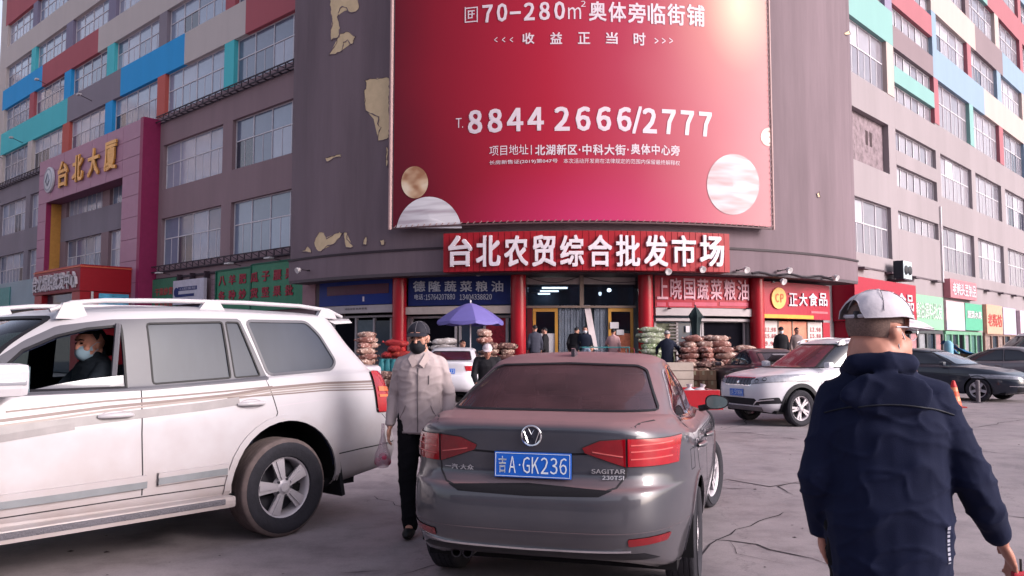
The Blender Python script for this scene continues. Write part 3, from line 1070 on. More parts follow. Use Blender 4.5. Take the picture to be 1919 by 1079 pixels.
WHITE = M('print_white', rgb(232, 214, 226, .68), rough=.5, var=.02)
def px_text(mb, s, x0, y0, x1, y1, r, off=.012, thick=.0, bold=.02, mi=0, res=2):
    """lettering whose outline in the survey photograph is the given box, bent round radius r."""
    xm = (x0 + x1) / 2
    a0, a1 = ang(x0, r), ang(x1, r)
    yt, yb = min(y0, y1), max(y0, y1)
    zt, zb = hit(xm, yt, r)[1], hit(xm, yb, r)[1]
    lettering(mb, s, lambda a, b, d: arc_pt(r + off + d, a0 + (a1 - a0) * a, zb + (zt - zb) * b), thick=thick, bold=bold, mi=mi, res=res)
    return mb
def bb_text(s, x0, y0, x1, y1, bold=.02, mt=WHITE, name='lettering'):
    m = MB(); px_text(m, s, x0, y0, x1, y1, RB, bold=bold)
    o = W(m, name, mt, bb); o['kind'] = 'stuff'
    return o
# first line
bb_text('70', 903, 8, 951, 42, .03); bb_text('-', 956, 22, 977, 27, .02)
bb_text('280', 983, 4, 1062, 38, .03); bb_text('m', 1068, 14, 1093, 36, .0); bb_text('2', 1093, 2, 1102, 13, .0)
for i, c in enumerate('奥体旁临街铺'):
    x = 1108 + i * 37.7
    bb_text(c, x, 3 + i * 1.5, x + 34, 40 + i * 2.1, .018)
m = MB()
for (x0, y0, x1, y1) in ((869, 14, 894, 16), (869, 40, 894, 42), (869, 14, 871, 42), (892, 14, 894, 42), (875, 20, 888, 22), (875, 26, 888, 28), (875, 20, 877, 36), (882, 20, 884, 34), (875, 33, 884, 35)):
    px_box(m, x0, x1, y0, y1, RB + .012, .004)
o = W(m, 'seal_mark', WHITE, bb); o['kind'] = 'stuff'
for i, c in enumerate('收益正当时'):
    x = 980 + i * 53.4
    bb_text(c, x, 62 - (1 if 0 < i < 4 else 0), x + 23, 83 + (3 if i == 4 else 0), .018)
for i in range(3):
    bb_text('<', 926 + i * 15, 70, 932 + i * 15, 80, .0); bb_text('>', 1234 + i * 14, 72, 1241 + i * 14, 83, .0)
bb_text('T', 853, 222, 864, 240, .0); bb_text('.', 865, 237, 867, 240, .0)
bb_text('8844', 876, 203, 1021, 248, .036); bb_text('2666', 1041, 200, 1188, 246, .036)
bb_text('/', 1189, 200, 1208, 251, .03); bb_text('2777', 1209, 206, 1341, 253, .036)
bb_text('项目地址', 917, 272, 991, 291, .0)
m = MB(); px_box(m, 996, 997.5, 272, 290, RB + .012, .004); W(m, 'divider', WHITE, bb)
for s, x0, x1 in (('北湖新区', 1004, 1084), ('·', 1087, 1090), ('中科大街', 1094, 1176), ('·', 1179, 1182), ('奥体中心旁', 1186, 1279)):
    bb_text(s, x0, 271 if s != '·' else 279, x1, 291 if s != '·' else 283, .02)
bb_text('长房新售证(2019)第047号', 917, 299, 1047, 308, .006)
bb_text('本次活动开发商在法律规定的范围内保留最终解释权', 1058, 298, 1279, 307, .0)
# printed pearl spheres
def disc(px, py, w, h, mt, name, cut=None, off=.014):
    m = MB(); vs = []; n = 48
    for k in range(n):
        t = 2 * PI * k / n
        x, y = px + w * math.cos(t), py + h * math.sin(t)
        if cut is not None: y = min(y, cut)
        x = max(741, min(1444, x))
        a, z = hit(x, y, RB); vs.append(arc_pt(RB + off, a, z))
    a, z = hit(min(px, 1443), py if cut is None else min(py, cut) - h * .3, RB)
    vs.append(arc_pt(RB + off, a, z))
    m.add(vs, [(k, (k + 1) % n, n) for k in range(n)])
    W(m, name, mt, bb)
def pearl(key, ca, cb, cc, scale, rot=0.5):
    m = bpy.data.materials.new(key); m.use_nodes = True
    nt = m.node_tree; N, Lk = nt.nodes, nt.links
    b = N['Principled BSDF']; b.inputs['Roughness'].default_value = .4
    tc = N.new('ShaderNodeTexCoord')
    mp = N.new('ShaderNodeMapping'); mp.inputs['Rotation'].default_value = (0, rot, 0); mp.inputs['Scale'].default_value = (.5, .5, scale)
    Lk.new(tc.outputs['Generated'], mp.inputs[0])
    nz = N.new('ShaderNodeTexNoise'); nz.inputs['Scale'].default_value = 1.6; nz.inputs['Detail'].default_value = 2
    Lk.new(mp.outputs[0], nz.inputs['Vector'])
    r = N.new('ShaderNodeValToRGB'); e = r.color_ramp.elements
    e[0].position = .36; e[0].color = ca; e[1].position = .62; e[1].color = cc
    x = e.new(.48); x.color = cb
    Lk.new(nz.outputs['Fac'], r.inputs[0]); Lk.new(r.outputs[0], b.inputs['Base Color'])
    return m
disc(778, 342, 25, 30, pearl('pearl_gold', rgb(176, 120, 84, .7), rgb(226, 186, 150, .7), rgb(244, 222, 196, .75), 1.2), 'printed_pearl')
disc(805, 440, 62, 71, pearl('pearl_white', rgb(196, 180, 190, .7), rgb(222, 214, 222, .72), rgb(238, 232, 238, .75), 3.5, .9), 'printed_pearl', cut=428)
disc(1374, 346, 49, 57, pearl('pearl_pale', rgb(196, 140, 152, .40), rgb(206, 180, 194, .40), rgb(222, 212, 222, .44), 4.0, .2), 'printed_pearl')
disc(1440, 257, 14, 17, pearl('pearl_small', rgb(216, 150, 140, .5), rgb(234, 204, 190, .5), rgb(244, 228, 216, .55), 1.0), 'printed_pearl')

# ------------------------------------------------------------------ the red market sign
RS = R0 + .55
ms = thing('market_sign', 'wide bright red market name sign with ten raised white characters above the entrance', 'sign', tuple(arc_pt(RS, 0, Z(3.9))))
SIGNRED = M('sign_red', rgb(172, 20, 38, .6), rough=.45, var=.06, scale=2)
a0, a1 = ang(831, RS, 470), ang(1368, RS, 470)
zs0, zs1 = hit(1090, 507, RS)[1], hit(1090, 432, RS)[1]
m = MB(); arc_box(m, RS - .5, RS - .03, a0, a1, zs0, zs1, 30); W(m, 'sign_box', M('sign_side', rgb(140, 20, 34, .7), rough=.5), ms)
nr = 46
for k in range(nr):
    m = MB(); arc_box(m, RS - .028, RS, a0 + (a1 - a0) * (k + .04) / nr, a0 + (a1 - a0) * (k + .96) / nr, zs0 + .01, zs1 - .01, 1)
    W(m, 'panel_strip', SIGNRED, ms)
LET = M('letter_white', rgb(228, 214, 224, .74), rough=.5, var=.04)
for i, c in enumerate('台北农贸综合批发市场'):
    x = 840 + i * 52.4
    m = MB(); px_text(m, c, x + 1, 441 - (0 if 2 < i < 8 else -1), x + 46, 500, RS, off=0.004, thick=.09, bold=.022, res=3)
    W(m, 'character', LET, ms)

# floodlights above and below the signs
LAMPW = flat('lamp_white', 214, 206, 210, .7, rough=.4)
LAMPD = flat('lamp_bracket', 60, 50, 58, .6, rough=.5)
def floodlight(p, aim, label, dark=False):
    t = thing('floodlight', label, 'floodlight', tuple(p), aim, 'floodlights over the shop signs')
    m = MB(); m.tube([(0, .5, 0), (0, .1, .02)], .018, 6); m.box(-.06, .06, .42, .5, -.03, .03); m.build('bracket', LAMPD, t)
    m = MB(); m.lathe([(0, 0), (.05, .01), (.10, .08), (.12, .2), (.105, .2), (0, .16)], 14, 0, Matrix.Rotation(rad(115), 4, 'X') @ Matrix.Translation((0, 0, -.1)))
    m.build('lamp_head', LAMPW, t)
    return t
for i, (px, py, lab) in enumerate([(560, 506, 'small white floodlight at the left lower edge of the brown corner'), (1252, 508, 'white floodlight under the right half of the big red sign'), (1316, 504, 'white floodlight beneath the last character of the big red sign'),
                        (1398, 505, 'small grey floodlight left of the right corner floodlights'), (1478, 506, 'white floodlight right of the big red sign on the fascia'), (1467, 527, 'white floodlight hanging over the round yellow logo'),
                        (1566, 520, 'white floodlight at the right end of the fascia')]):
    a, z = hit(px, py, R0 + .6)
    floodlight(arc_pt(R0 + .6, a, z), -PI + a + PI, lab)
m = MB(); pts = []
for k in range(14):
    t = k / 13
    a = ang(1412 + 152 * t, R0 + .3)
    pts.append(arc_pt(R0 + .3, a, Zf - .06 + .05 * math.sin(t * 17)))
m.tube(pts, .05, 6)
o = W(m, 'awning_roll', flat('dark_roll', 40, 30, 40, .7), corner)

# ------------------------------------------------------------------ columns
RC = 14.85
COLR = M('column_red', rgb(180, 20, 40, .6), rough=.35, var=.08, scale=2, coat=.2)
for px in (560, 749, 972, 1211, 1420):
    a = ang(px, RC)
    p = arc_pt(RC, a, 0)
    if px == 560:
        continue
    m = MB(); m.lathe([(.27, PF), (.27, Zf - .13)], 28, 0, Matrix.Translation(p), True)
    m.lathe([(.33, PF), (.33, PF + .25), (.275, PF + .27)], 28, 0, Matrix.Translation(p), False)
    W(m, 'column', COLR, corner)

# ------------------------------------------------------------------ shop fronts
RW = 14.55                                        # radius of the shop walls
SHUT = M('shutter_grey', rgb(186, 174, 178, .66), rough=.5, var=.06)
FRAMEG = M('frame_grey', rgb(176, 166, 172, .62), rough=.5, var=.06)
def piece(root, x0, x1, y0, y1, mt, name, r=RW, t=.06):
    m = MB(); px_box(m, x0, x1, y0, y1, r, t)
    return W(m, name, mt, root)
def base_loc(px, r=RW):
    p = arc_pt(r, ang(px, r), PF)
    return tuple(p)
GLASSD = M('shop_glass', rgb(52, 62, 76, .8), rough=.05, var=.1, spec=.8)
DARKN = flat('shop_dark', 22, 20, 30, .5, rough=.9, spec=.05)
FLOORY = 712
def shopfront(label, x0, x1, ytop, posts, fills, name='storefront'):
    t = thing(name, label, 'storefront', base_loc((x0 + x1) / 2))
    m = MB(); arc_box(m, RW - .12, RW - .04, ang(x0, RW), ang(x1, RW), hit((x0 + x1) / 2, ytop, RW)[1] - .08, hit((x0 + x1) / 2, ytop, RW)[1]); W(m, 'lintel', FRAMEG, t)
    for px in posts:
        a = ang(px, RW)
        m = MB(); arc_box(m, RW - .14, RW - .02, a - .0028, a + .0028, PF, hit(px, ytop, RW)[1] - .081, 1); W(m, 'frame_post', FRAMEG, t)
    for (xa, xb, ya, mt, nm) in fills:
        m = MB(); a0, a1 = ang(xa, RW), ang(xb, RW)
        arc_box(m, RW - .10, RW - .07, a0, a1, PF + .02, hit((xa + xb) / 2, ya, RW)[1], None)
        W(m, nm, mt, t)
    return t
NAVY = M('sign_navy', rgb(20, 40, 112, .95), rough=.5, spec=.2, var=.10, scale=.8)
NAVY2 = M('sign_navy_dark', rgb(24, 34, 86, .95), rough=.5, spec=.2, var=.15)
# bay A
sA = thing('shop_sign', 'navy shop sign with a dull dark red display strip, left of the first column', 'sign', base_loc(668))
piece(sA, 598, 735, 517, 572, NAVY, 'sign_board', 14.75, .1)
piece(sA, 612, 728, 534, 552, flat('led_panel', 84, 20, 54, .7, rough=.4), 'display_strip', 14.765, .012)
piece(sA, 679, 682, 556, 565, WHITE, 'mark', 14.76, .008)
for px in (603, 663, 709):
    a, z = hit(px, 523, 14.9); m = MB(); m.lathe([(0, 0), (.07, .01), (.09, .036), (0, .07)], 10, 0, Matrix.Translation(arc_pt(14.9, a, z))); W(m, 'lamp', LAMPW, sA)
piece(corner, 566, 590, 522, 572, M('pale_poster', rgb(170, 130, 140, .6), rough=.7, var=.1), 'pale_panel', 14.78, .08)
piece(corner, 590, 598, 517, 600, flat('brown_edge', 84, 62, 72, .6), 'pilaster', 14.75, .1)
bx_ = thing('shutter_box', 'light grey shutter housing under the leftmost navy sign', 'shutter box', base_loc(668), 0, 'roller shutter housings'); piece(bx_, 600, 735, 573, 587, SHUT, 'housing', 14.85, .28)
m = MB(); px_text(m, '诚信经营 批发零售', 646, 577, 688, 581, 14.86, bold=.0); o = W(m, 'lettering', flat('print_black', 40, 36, 44, .6), bx_); o['kind'] = 'stuff'
SIL = M('shutter_metal', rgb(150, 140, 146, .6), rough=.5)
shopfront('grey framed sliding windows of the shop under the leftmost navy sign', 600, 735, 592, (602, 625, 666, 700, 732),
          [(604, 624, 600, DARKN, 'doorway'), (627, 664, 600, DARKN, 'doorway'), (702, 730, 601, GLASSD, 'glass'), (668, 698, 600, M('glass_grey', rgb(94, 106, 116, .7), rough=.1), 'glass')])
# bay B
sB = thing('shop_sign', 'dark navy shop sign with white vegetable, grain and oil characters and phone numbers', 'sign', base_loc(860))
piece(sB, 765, 957, 515, 572, NAVY2, 'sign_board', 14.75, .1)
LETG = M('letter_grey', rgb(196, 196, 208, .7), rough=.5)
for i, c in enumerate('德隆蔬菜粮油'):
    x = 775 + i * 29.3
    m = MB(); px_text(m, c, x, 527, x + 22, 547, 14.755, off=.006, thick=.03, bold=.012); W(m, 'character', LETG, sB)
for s, xa, xb in (('电话', 777, 793), (':', 795, 796), ('15764207880', 798, 853), ('13404338820', 862, 922)):
    m = MB(); px_text(m, s, xa, 551.5 if s != ':' else 554, xb, 562, 14.755, off=.008, bold=.008); o = W(m, 'lettering', LETG, sB); o['kind'] = 'stuff'
for px in (812, 897):
    a, z = hit(px, 518, 14.9); m = MB(); m.lathe([(0, 0), (.07, .01), (.09, .036), (0, .07)], 10, 0, Matrix.Translation(arc_pt(14.9, a, z))); W(m, 'lamp', LAMPW, sB)
bx_ = thing('shutter_box', 'cream shutter housing right behind the purple parasol', 'shutter box', base_loc(860), 0, 'roller shutter housings'); piece(bx_, 760, 957, 574, 588, M('shutter_cream', rgb(206, 188, 182, .66), rough=.5), 'housing', 14.85, .28)
shopfront('shop opening behind the parasol with red goods at its right', 760, 957, 592, (765, 771, 854, 862, 908, 950),
          [(772, 853, 600, DARKN, 'doorway'), (863, 907, 596, GLASSD, 'glass'), (910, 949, 596, M('red_goods', rgb(150, 30, 50, .7), rough=.6, var=.5, scale=9), 'poster')])
# bay C: market entrance
en = thing('market_entrance', 'glazed market entrance with gold framed doors and plastic strip curtain between red columns', 'entrance', base_loc(1092))
BEAM = M('beam_cream', rgb(176, 160, 160, .6), rough=.6)
piece(en, 987, 1089, 520, 533, BEAM, 'blind_panel', RW - .05); piece(en, 1095, 1192, 520, 533, BEAM, 'blind_panel', RW - .05)
def shop_glass_clear():
    return glass_mat('clear_glass', (.7, .8, .9), .75)
CG = shop_glass_clear()
piece(en, 990, 1087, 534, 572, CG, 'transom_pane', RW - .06, .02); piece(en, 1096, 1190, 534, 572, CG, 'transom_pane', RW - .06, .02)
TF = M('transom_frame', rgb(150, 128, 118, .6), rough=.5)
piece(en, 1087.5, 1095, 516, 574, TF, 'mullion', RW); piece(en, 987, 1193, 573, 577, TF, 'transom_bar', RW + .02)
GF = M('door_gold', rgb(206, 150, 70, .62), rough=.4, var=.08)
def gold_door(x0, x1, fills):
    a0, a1 = ang(x0, RW), ang(x1, RW)
    zt = hit((x0 + x1) / 2, 577.5, RW)[1]
    d = MB(); w = .0075
    arc_box(d, RW - .09, RW - .03, a0, a0 + w, PF, zt, 1); arc_box(d, RW - .09, RW - .03, a1 - w, a1, PF, zt, 1)
    arc_box(d, RW - .09, RW - .03, a0 + w, a1 - w, zt - .13, zt, 1); arc_box(d, RW - .09, RW - .03, a0 + w, a1 - w, PF, PF + .2, 1)
    f = W(d, 'door_frame', GF, en)
    for (za, zb, mt, nm) in fills:
        q = MB(); arc_box(q, RW - .08, RW - .06, a0 + w, a1 - w, PF + .2 + (zt - .33 - PF) * za, PF + .2 + (zt - .33 - PF) * zb - .004, 1); W(q, nm, mt, f)
POSTERW = M('poster_white', rgb(210, 204, 210, .7), rough=.6, var=.08)
gold_door(999, 1046, [(0, .62, POSTERW, 'poster'), (.62, 1, CG, 'glass')])
gold_door(1141, 1188, [(0, .62, M('poster_orange', rgb(208, 120, 90, .6), rough=.6, var=.5, scale=5), 'poster'), (.62, 1, CG, 'glass')])
piece(en, 1144, 1160, 604, 616, POSTERW, 'notice', RW + .01, .01); piece(en, 1156, 1170, 618, 628, POSTERW, 'notice', RW + .012, .01)
piece(en, 988, 998, 578, 700, flat('dark_red_jamb', 92, 24, 34, .7), 'jamb', RW)
# strip curtain
STRIP = M('plastic_strip', rgb(150, 158, 176, .6), rough=.25, alpha=.55, var=.2)
rnd = random.Random(4)
for k in range(17):
    x = 1048 + k * 5.6
    a0, a1 = ang(x, RW), ang(x + 5.0, RW)
    if 9 <= k <= 11:
        continue
    q = MB(); arc_box(q, RW - .12 - .02 * (k % 2), RW - .112 - .02 * (k % 2), a0, a1, PF + .1, Z(2.78), 1); W(q, 'curtain_strip', STRIP, en)
q = MB()
a = ang(1098, RW); b = ang(1113, RW + .5)
q.add([arc_pt(RW - .1, a - .003, Z(2.76)), arc_pt(RW - .1, a + .012, Z(2.76)), arc_pt(RW + .3, b + .012, PF + .9), arc_pt(RW + .3, b - .004, PF + .9)], [(0, 1, 2, 3)])
W(q, 'curtain_strip', M('plastic_strip_lit', rgb(226, 210, 214, .7), rough=.3, var=.1), en)
# lit tubes inside
TUBE = M('lit_tube', (1, 1, 1, 1), var=0, emit=2.2)
for k, (px, py, dy) in enumerate(((1040, 540, 27.5), (1030, 546, 27), (1020, 551, 26.5))):
    t = thing('ceiling_tube_light', ('brightest front', 'middle', 'rearmost')[k] + ' ceiling tube light seen through the left transom pane', 'ceiling light', tuple(at_depth(px, py, 32.5 + 1.5 * k)))
    q = MB(); q.box(-.5 + .12 * k, .5 - .12 * k, -.05, .05, -.03, .03); q.build('tube', TUBE, t)
    q = MB(); q.box(-.55, .55, -.08, .08, .035, .08); q.build('housing', LAMPW, t)
for k, (px, py) in enumerate(((1142, 544), (1125, 551))):
    t = thing('pendant_lamp', ('larger bright', 'smaller dim')[k] + ' round lamp seen through the right transom pane', 'lamp', tuple(at_depth(px, py, 33)))
    q = MB(); q.lathe([(0, -.08), (.07 - .02 * k, -.05), (.09 - .03 * k, 0), (.06, .06), (0, .08)], 14); q.build('bulb', M('bulb%d' % k, (1, 1, 1, 1), var=0, emit=3.5 - 1.8 * k), t)
    q = MB(); q.tube([(0, 0, .08), (0, 0, .6)], .01, 5); q.build('cord', LAMPD, t)
# bay D
sD = thing('shop_sign', 'red shop sign with tall pinkish white characters, right of the entrance', 'sign', base_loc(1318))
REDD = M('sign_red_deep', rgb(186, 28, 54, .58), rough=.45, var=.08)
piece(sD, 1229, 1407, 518, 577, REDD, 'sign_board', 14.75, .1)
LETP = M('letter_pink', rgb(232, 176, 192, .7), rough=.5)
for i, c in enumerate('上晓国蔬菜粮油'):
    x = 1232 + i * 25.2
    m = MB(); px_text(m, c, x, 521 + i * .7, x + 21, 561 + i * .4, 14.755, off=.006, thick=.03, bold=.014); W(m, 'character', LETP, sD)
for xa, xb in ((1232, 1249), (1254, 1298), (1303, 1345), (1350, 1404)):
    piece(sD, xa, xb, 567, 574, M('strip_pink', rgb(206, 96, 118, .65), rough=.6), 'strip', 14.765, .01)
bx_ = thing('shutter_box', 'pinkish grey shutter housing under the tall character red sign', 'shutter box', base_loc(1320), 0, 'roller shutter housings'); piece(bx_, 1230, 1411, 578, 592, SHUT, 'housing', 14.85, .28)
piece(bx_, 1230, 1406, 597, 602, SHUT, 'rail', 14.7, .1)
for px in (1255, 1402):
    a, z = hit(px, 580, 14.95); m = MB(); m.lathe([(0, 0), (.06, .01), (.08, .036), (0, .07)], 10, 0, Matrix.Translation(arc_pt(14.95, a, z))); W(m, 'lamp', LAMPD, bx_)
LOUV = M('louvre', rgb(120, 112, 112, .6), rough=.6)
sfD = shopfront('open grey framed shop with louvres and crates, right of the entrance', 1227, 1408, 600, (1229, 1270, 1313, 1318, 1396, 1404),
          [(1232, 1268, 606, M('goods_green', rgb(116, 120, 100, .6), rough=.7, var=.5, scale=10), 'display'), (1272, 1311, 606, GLASSD, 'glass'), (1320, 1394, 604, DARKN, 'doorway')])
for k in range(9):
    piece(sfD, 1255, 1272, 608 + k * 6, 611 + k * 6, LOUV, 'slat', RW + .06, .04)
piece(sfD, 1286, 1293, 611, 623, POSTERW, 'notice', RW + .01, .02)
# bay E
CR = M('sign_crimson', rgb(186, 24, 58, .58), rough=.4, var=.06)
sE = thing('shop_sign', 'crimson food shop sign with round yellow logo and four white characters', 'sign', base_loc(1494))
piece(sE, 1431, 1557, 531, 598, CR, 'sign_board', 14.9, .25)
piece(sE, 1431, 1526, 590, 597, M('yellow_strip', rgb(226, 160, 60, .8), rough=.5), 'yellow_strip', 14.93, .03)
piece(sE, 1522, 1553, 584, 588, M('strip_pink2', rgb(214, 120, 130, .6), rough=.5), 'small_strip', 14.91, .01)
def logo(root, px, py, w, h, r, tilt=0):
    m = MB(); n = 32; vs = []
    for rr in (RB, ):
        for k in range(n):
            t = 2 * PI * k / n
            a, z = hit(px + w * math.cos(t), py + h * math.sin(t), r + .05); vs.append(arc_pt(r + .06, a, z))
        for k in range(n):
            t = 2 * PI * k / n
            a, z = hit(px + w * math.cos(t), py + h * math.sin(t), r + .05); vs.append(arc_pt(r + .005, a, z))
    m.add(vs, [tuple(range(n))] + [(k, (k + 1) % n, n + (k + 1) % n, n + k) for k in range(n)])
    o = W(m, 'logo_disc', M('logo_yellow', rgb(238, 178, 100, .75), rough=.4), root)
    m = MB(); px_text(m, 'CP', px - w * .55, py - h * .42, px + w * .6, py + h * .42, r, off=.068, bold=.03); W(m, 'logo_letters', M('logo_orange', rgb(214, 96, 60, .7), rough=.5), o)
logo(sE, 1460, 559, 13.5, 20, 14.9)
for i, c in enumerate('正大食品'):
    x = 1479 + i * 18.6
    m = MB(); px_text(m, c, x, 550, x + 15.5, 574, 14.9, off=.006, thick=.04, bold=.016); W(m, 'character', LET, sE)
sfE = thing('storefront', 'orange lit food shop front with white price posters under the crimson sign', 'storefront', base_loc(1490))  # orange by the colour of its doors, not lit
POST2 = M('poster_price', rgb(222, 206, 206, .62), rough=.6, var=.06)
OR1 = M('orange_panel', rgb(222, 138, 112, .66), rough=.5, var=.25, scale=3)  # orange is the door panels' own colour
for (xa, xb, mt, nm) in ((1432, 1458, POST2, 'poster'), (1461, 1484, OR1, 'door'), (1487, 1512, OR1, 'door'), (1515, 1541, POST2, 'poster'), (1543, 1556, REDD, 'pier')):
    m = MB(); arc_box(m, RW - .05, RW + .0, ang(xa, RW), ang(xb, RW), PF, Z(2.33), None); W(m, nm, mt, sfE)
for x in (1459, 1485, 1513):
    m = MB(); a = ang(x, RW); arc_box(m, RW - .06, RW + .03, a - .002, a + .002, PF, Z(2.33), 1); W(m, 'frame_post', TF, sfE)
for xa in (1434, 1518):
    for (ya, s) in ((614, '12.98'), (626, '15.80'), (640, '9.90')):
        m = MB(); px_text(m, s, xa, ya, xa + 20, ya + 8, RW, off=.012, bold=.02); o = W(m, 'price', flat('print_red', 176, 60, 70, .7), sfE); o['kind'] = 'stuff'

# ------------------------------------------------------------------ street level of the right wing
def on_wing(root_name_label_cat, P, az, group=None):
    n, l, c = root_name_label_cat
    return thing(n, l, c, (P[0], P[1], 0), math.atan2(math.cos(az), math.sin(az)), group)
def bxs(bx, root, name, mt, u0, u1, d0, d1, z0, z1):
    m = MB(); bx(m, u0, u1, d0, d1, z0, z1)
    return m.build(name, mt, root)
def wing_text(bx, root, s, u0, u1, z0, z1, d, mt, thick=.02, bold=.014, name='lettering', stuff=True):
    o = 1 if bx is bxL else -1
    m = MB()
    if bx is bxL:      # seen from the street the left wing reads towards smaller u
        lettering(m, s, lambda a, b, dd: (SC * (u1 + (u0 - u1) * a), (d + .006 + dd), Z(z0 + (z1 - z0) * b)), thick=thick, bold=bold)
    else:
        lettering(m, s, lambda a, b, dd: (SC * (u0 + (u1 - u0) * a), -(d + .006 + dd), Z(z0 + (z1 - z0) * b)), thick=thick, bold=bold)
    ob = m.build(name, mt, root)
    if stuff: ob['kind'] = 'stuff'
    return ob
RWING = (PR, AZR)
# second crimson sign turning the corner
s2 = on_wing(('shop_sign', 'long crimson sign on the right wing with a round yellow logo, behind the white cap', 'sign'), *RWING)
bxs(bxR, s2, 'sign_board', CR, -2.2, 4.45, .02, 1.0, 2.42, 4.05)
bxs(bxR, s2, 'yellow_strip', _mc['yellow_strip'], -2.2, 2.0, 1.002, 1.03, 2.42, 2.52)
m = MB(); mt_ = Matrix.Translation((-.9 * SC, -1.03, Z(3.25))) @ Matrix.Rotation(PI / 2, 4, 'X'); m.lathe([(0, .05), (.42, .05), (.44, 0), (0, 0)], 28, 0, mt_); m.build('logo_disc', _mc['logo_yellow'], s2)
wing_text(bxR, s2, '正大食品', .2, 4.0, 2.95, 3.65, 1.0, LET, .04)
sg2 = on_wing(('storefront', 'crimson framed shop front on the right wing hidden behind the white capped man', 'storefront'), *RWING)
bxs(bxR, sg2, 'pier', CR, -2.1, -.9, .02, .9, .3, 2.40)
bxs(bxR, sg2, 'glass', GLASSD, -.88, 4.3, .02, .06, .3, 2.40)
def rsign(name, label, u0, u1, z0, z1, mt, texts=(), d=.25, extra=None):
    s = on_wing((name, label, 'sign'), *RWING)
    bxs(bxR, s, 'sign_board', mt, u0, u1, .02, d, z0, z1)
    for (t, a, b, c, e, tm) in texts:
        wing_text(bxR, s, t, a, b, c, e, d, tm)
    return s
GRN = M('sign_green_pale', rgb(150, 206, 170, .62), rough=.5, var=.06)
GRN2 = M('sign_green', rgb(92, 184, 150, .62), rough=.5, var=.06)
PKP = M('panel_pinkish', rgb(226, 196, 204, .62), rough=.5, var=.12)
LTG = M('letter_mint', rgb(212, 234, 220, .66), rough=.5)
s = rsign('shop_sign', 'pale green shop sign with mint characters beyond the white cap brim', 4.9, 10.3, 2.28, 3.82, GRN, [('粮油调料批发', 6.2, 10.0, 2.75, 3.5, LTG)])
bxs(bxR, s, 'side_panel', M('panel_cream', rgb(222, 200, 170, .62)), 5.0, 6.0, .252, .27, 2.45, 3.7)
s = rsign('shop_sign', 'pinkish white faded sign board between two green boards', 10.75, 13.75, 2.30, 3.72, PKP)
bxs(bxR, s, 'lower_band', M('panel_blue_pale', rgb(190, 200, 226, .6)), 10.75, 13.75, .252, .262, 2.32, 2.75)
s = rsign('shop_sign', 'small mid green shop sign with white characters', 13.9, 17.0, 2.34, 3.72, GRN2, [('蔬菜水果', 14.2, 16.8, 2.95, 3.35, LET)])
s = rsign('wall_sign', 'red and white sign mounted high above the green shop signs', 11.1, 15.6, 3.88, 4.78, M('sign_dusty_red', rgb(206, 130, 142, .6), rough=.5), [('老韩头豆制品', 11.4, 15.4, 4.02, 4.64, LET)], d=.4)
s = rsign('shop_sign', 'peach sign board with bold red characters near the far right', 17.9, 21.2, 2.2, 3.8, M('sign_peach', rgb(226, 176, 150, .62), rough=.5), [('老街坊', 18.1, 21.0, 2.6, 3.3, M('letter_red', rgb(200, 76, 76, .66)))])
s = rsign('shop_sign', 'pale lilac sign board beside the peach sign', 21.4, 24.3, 2.2, 3.75, M('sign_lilac', rgb(206, 196, 222, .62)))
s = rsign('shop_sign', 'pale pink sign board at the far right edge', 25.4, 32, 2.2, 3.7, M('sign_pink_pale', rgb(236, 206, 222, .62)))
# green and grey shop fronts below
FG = M('frame_green', rgb(120, 178, 146, .6), rough=.5)
def rfront(label, u0, u1, bays_, mt, post):
    s = on_wing(('storefront', label, 'storefront'), *RWING)
    bxs(bxR, s, 'lintel', post, u0, u1, .02, .16, 2.10, 2.26)
    for k in range(bays_ + 1):
        u = u0 + (u1 - u0) * k / bays_
        bxs(bxR, s, 'frame_post', post, u - .08, u + .08, .022, .15, .25, 2.098)
    for k in range(bays_):
        a = u0 + (u1 - u0) * k / bays_ + .09; b = u0 + (u1 - u0) * (k + 1) / bays_ - .09
        bxs(bxR, s, 'glass', mt[k % len(mt)], a, b, .02, .05, .25, 2.09)
PKG = M('glass_posters', rgb(190, 140, 146, .6), rough=.3, var=.4, scale=3)
rfront('shop front with pink posters under the pale green sign', 4.6, 10.4, 5, [GLASSD, PKG, M('glass_pale', rgb(170, 170, 178, .6), rough=.15, var=.2)], flat('frame_dark2', 80, 84, 88, .6))
rfront('green framed shop front with dark doorway under the small green sign', 10.8, 17.1, 6, [M('glass_teal', rgb(96, 136, 130, .6), rough=.2), GLASSD, DARKN, _mc['glass_pale']], FG)
rfront('brown shop front under the peach sign', 17.8, 24.5, 5, [M('goods_brown', rgb(150, 130, 126, .6), rough=.7, var=.6, scale=6), GLASSD], flat('frame_brown', 150, 120, 110, .6))
rfront('pale shop front at the far right end of the right wing', 25.0, 35, 6, [_mc['glass_pale']], SHUT)
# air conditioner
ac = on_wing(('air_conditioner', 'grey air conditioner unit with two fans bracketed to the right wing', 'air conditioner'), *RWING)
bxs(bxR, ac, 'casing', M('ac_casing', rgb(196, 208, 216, .75), rough=.5), 3.55, 4.55, .35, .80, 4.32, 5.05)
bxs(bxR, ac, 'side_panel', flat('ac_dark', 44, 54, 66, .6), 3.50, 3.548, .33, .79, 4.31, 5.06)
for k in (0, 1):
    m = MB(); m.lathe([(0, .03), (.2, .03), (.24, .0), (0, 0)], 18, 0, Matrix.Translation((SC * (3.82 + .46 * k), -.835, Z(4.68))) @ Matrix.Rotation(PI / 2, 4, 'X')); m.build('fan_grille', flat('fan_dark', 52, 54, 62, .6), ac)
bxs(bxR, ac, 'bracket', RUST, 3.5, 4.6, .03, .85, 4.24, 4.30)

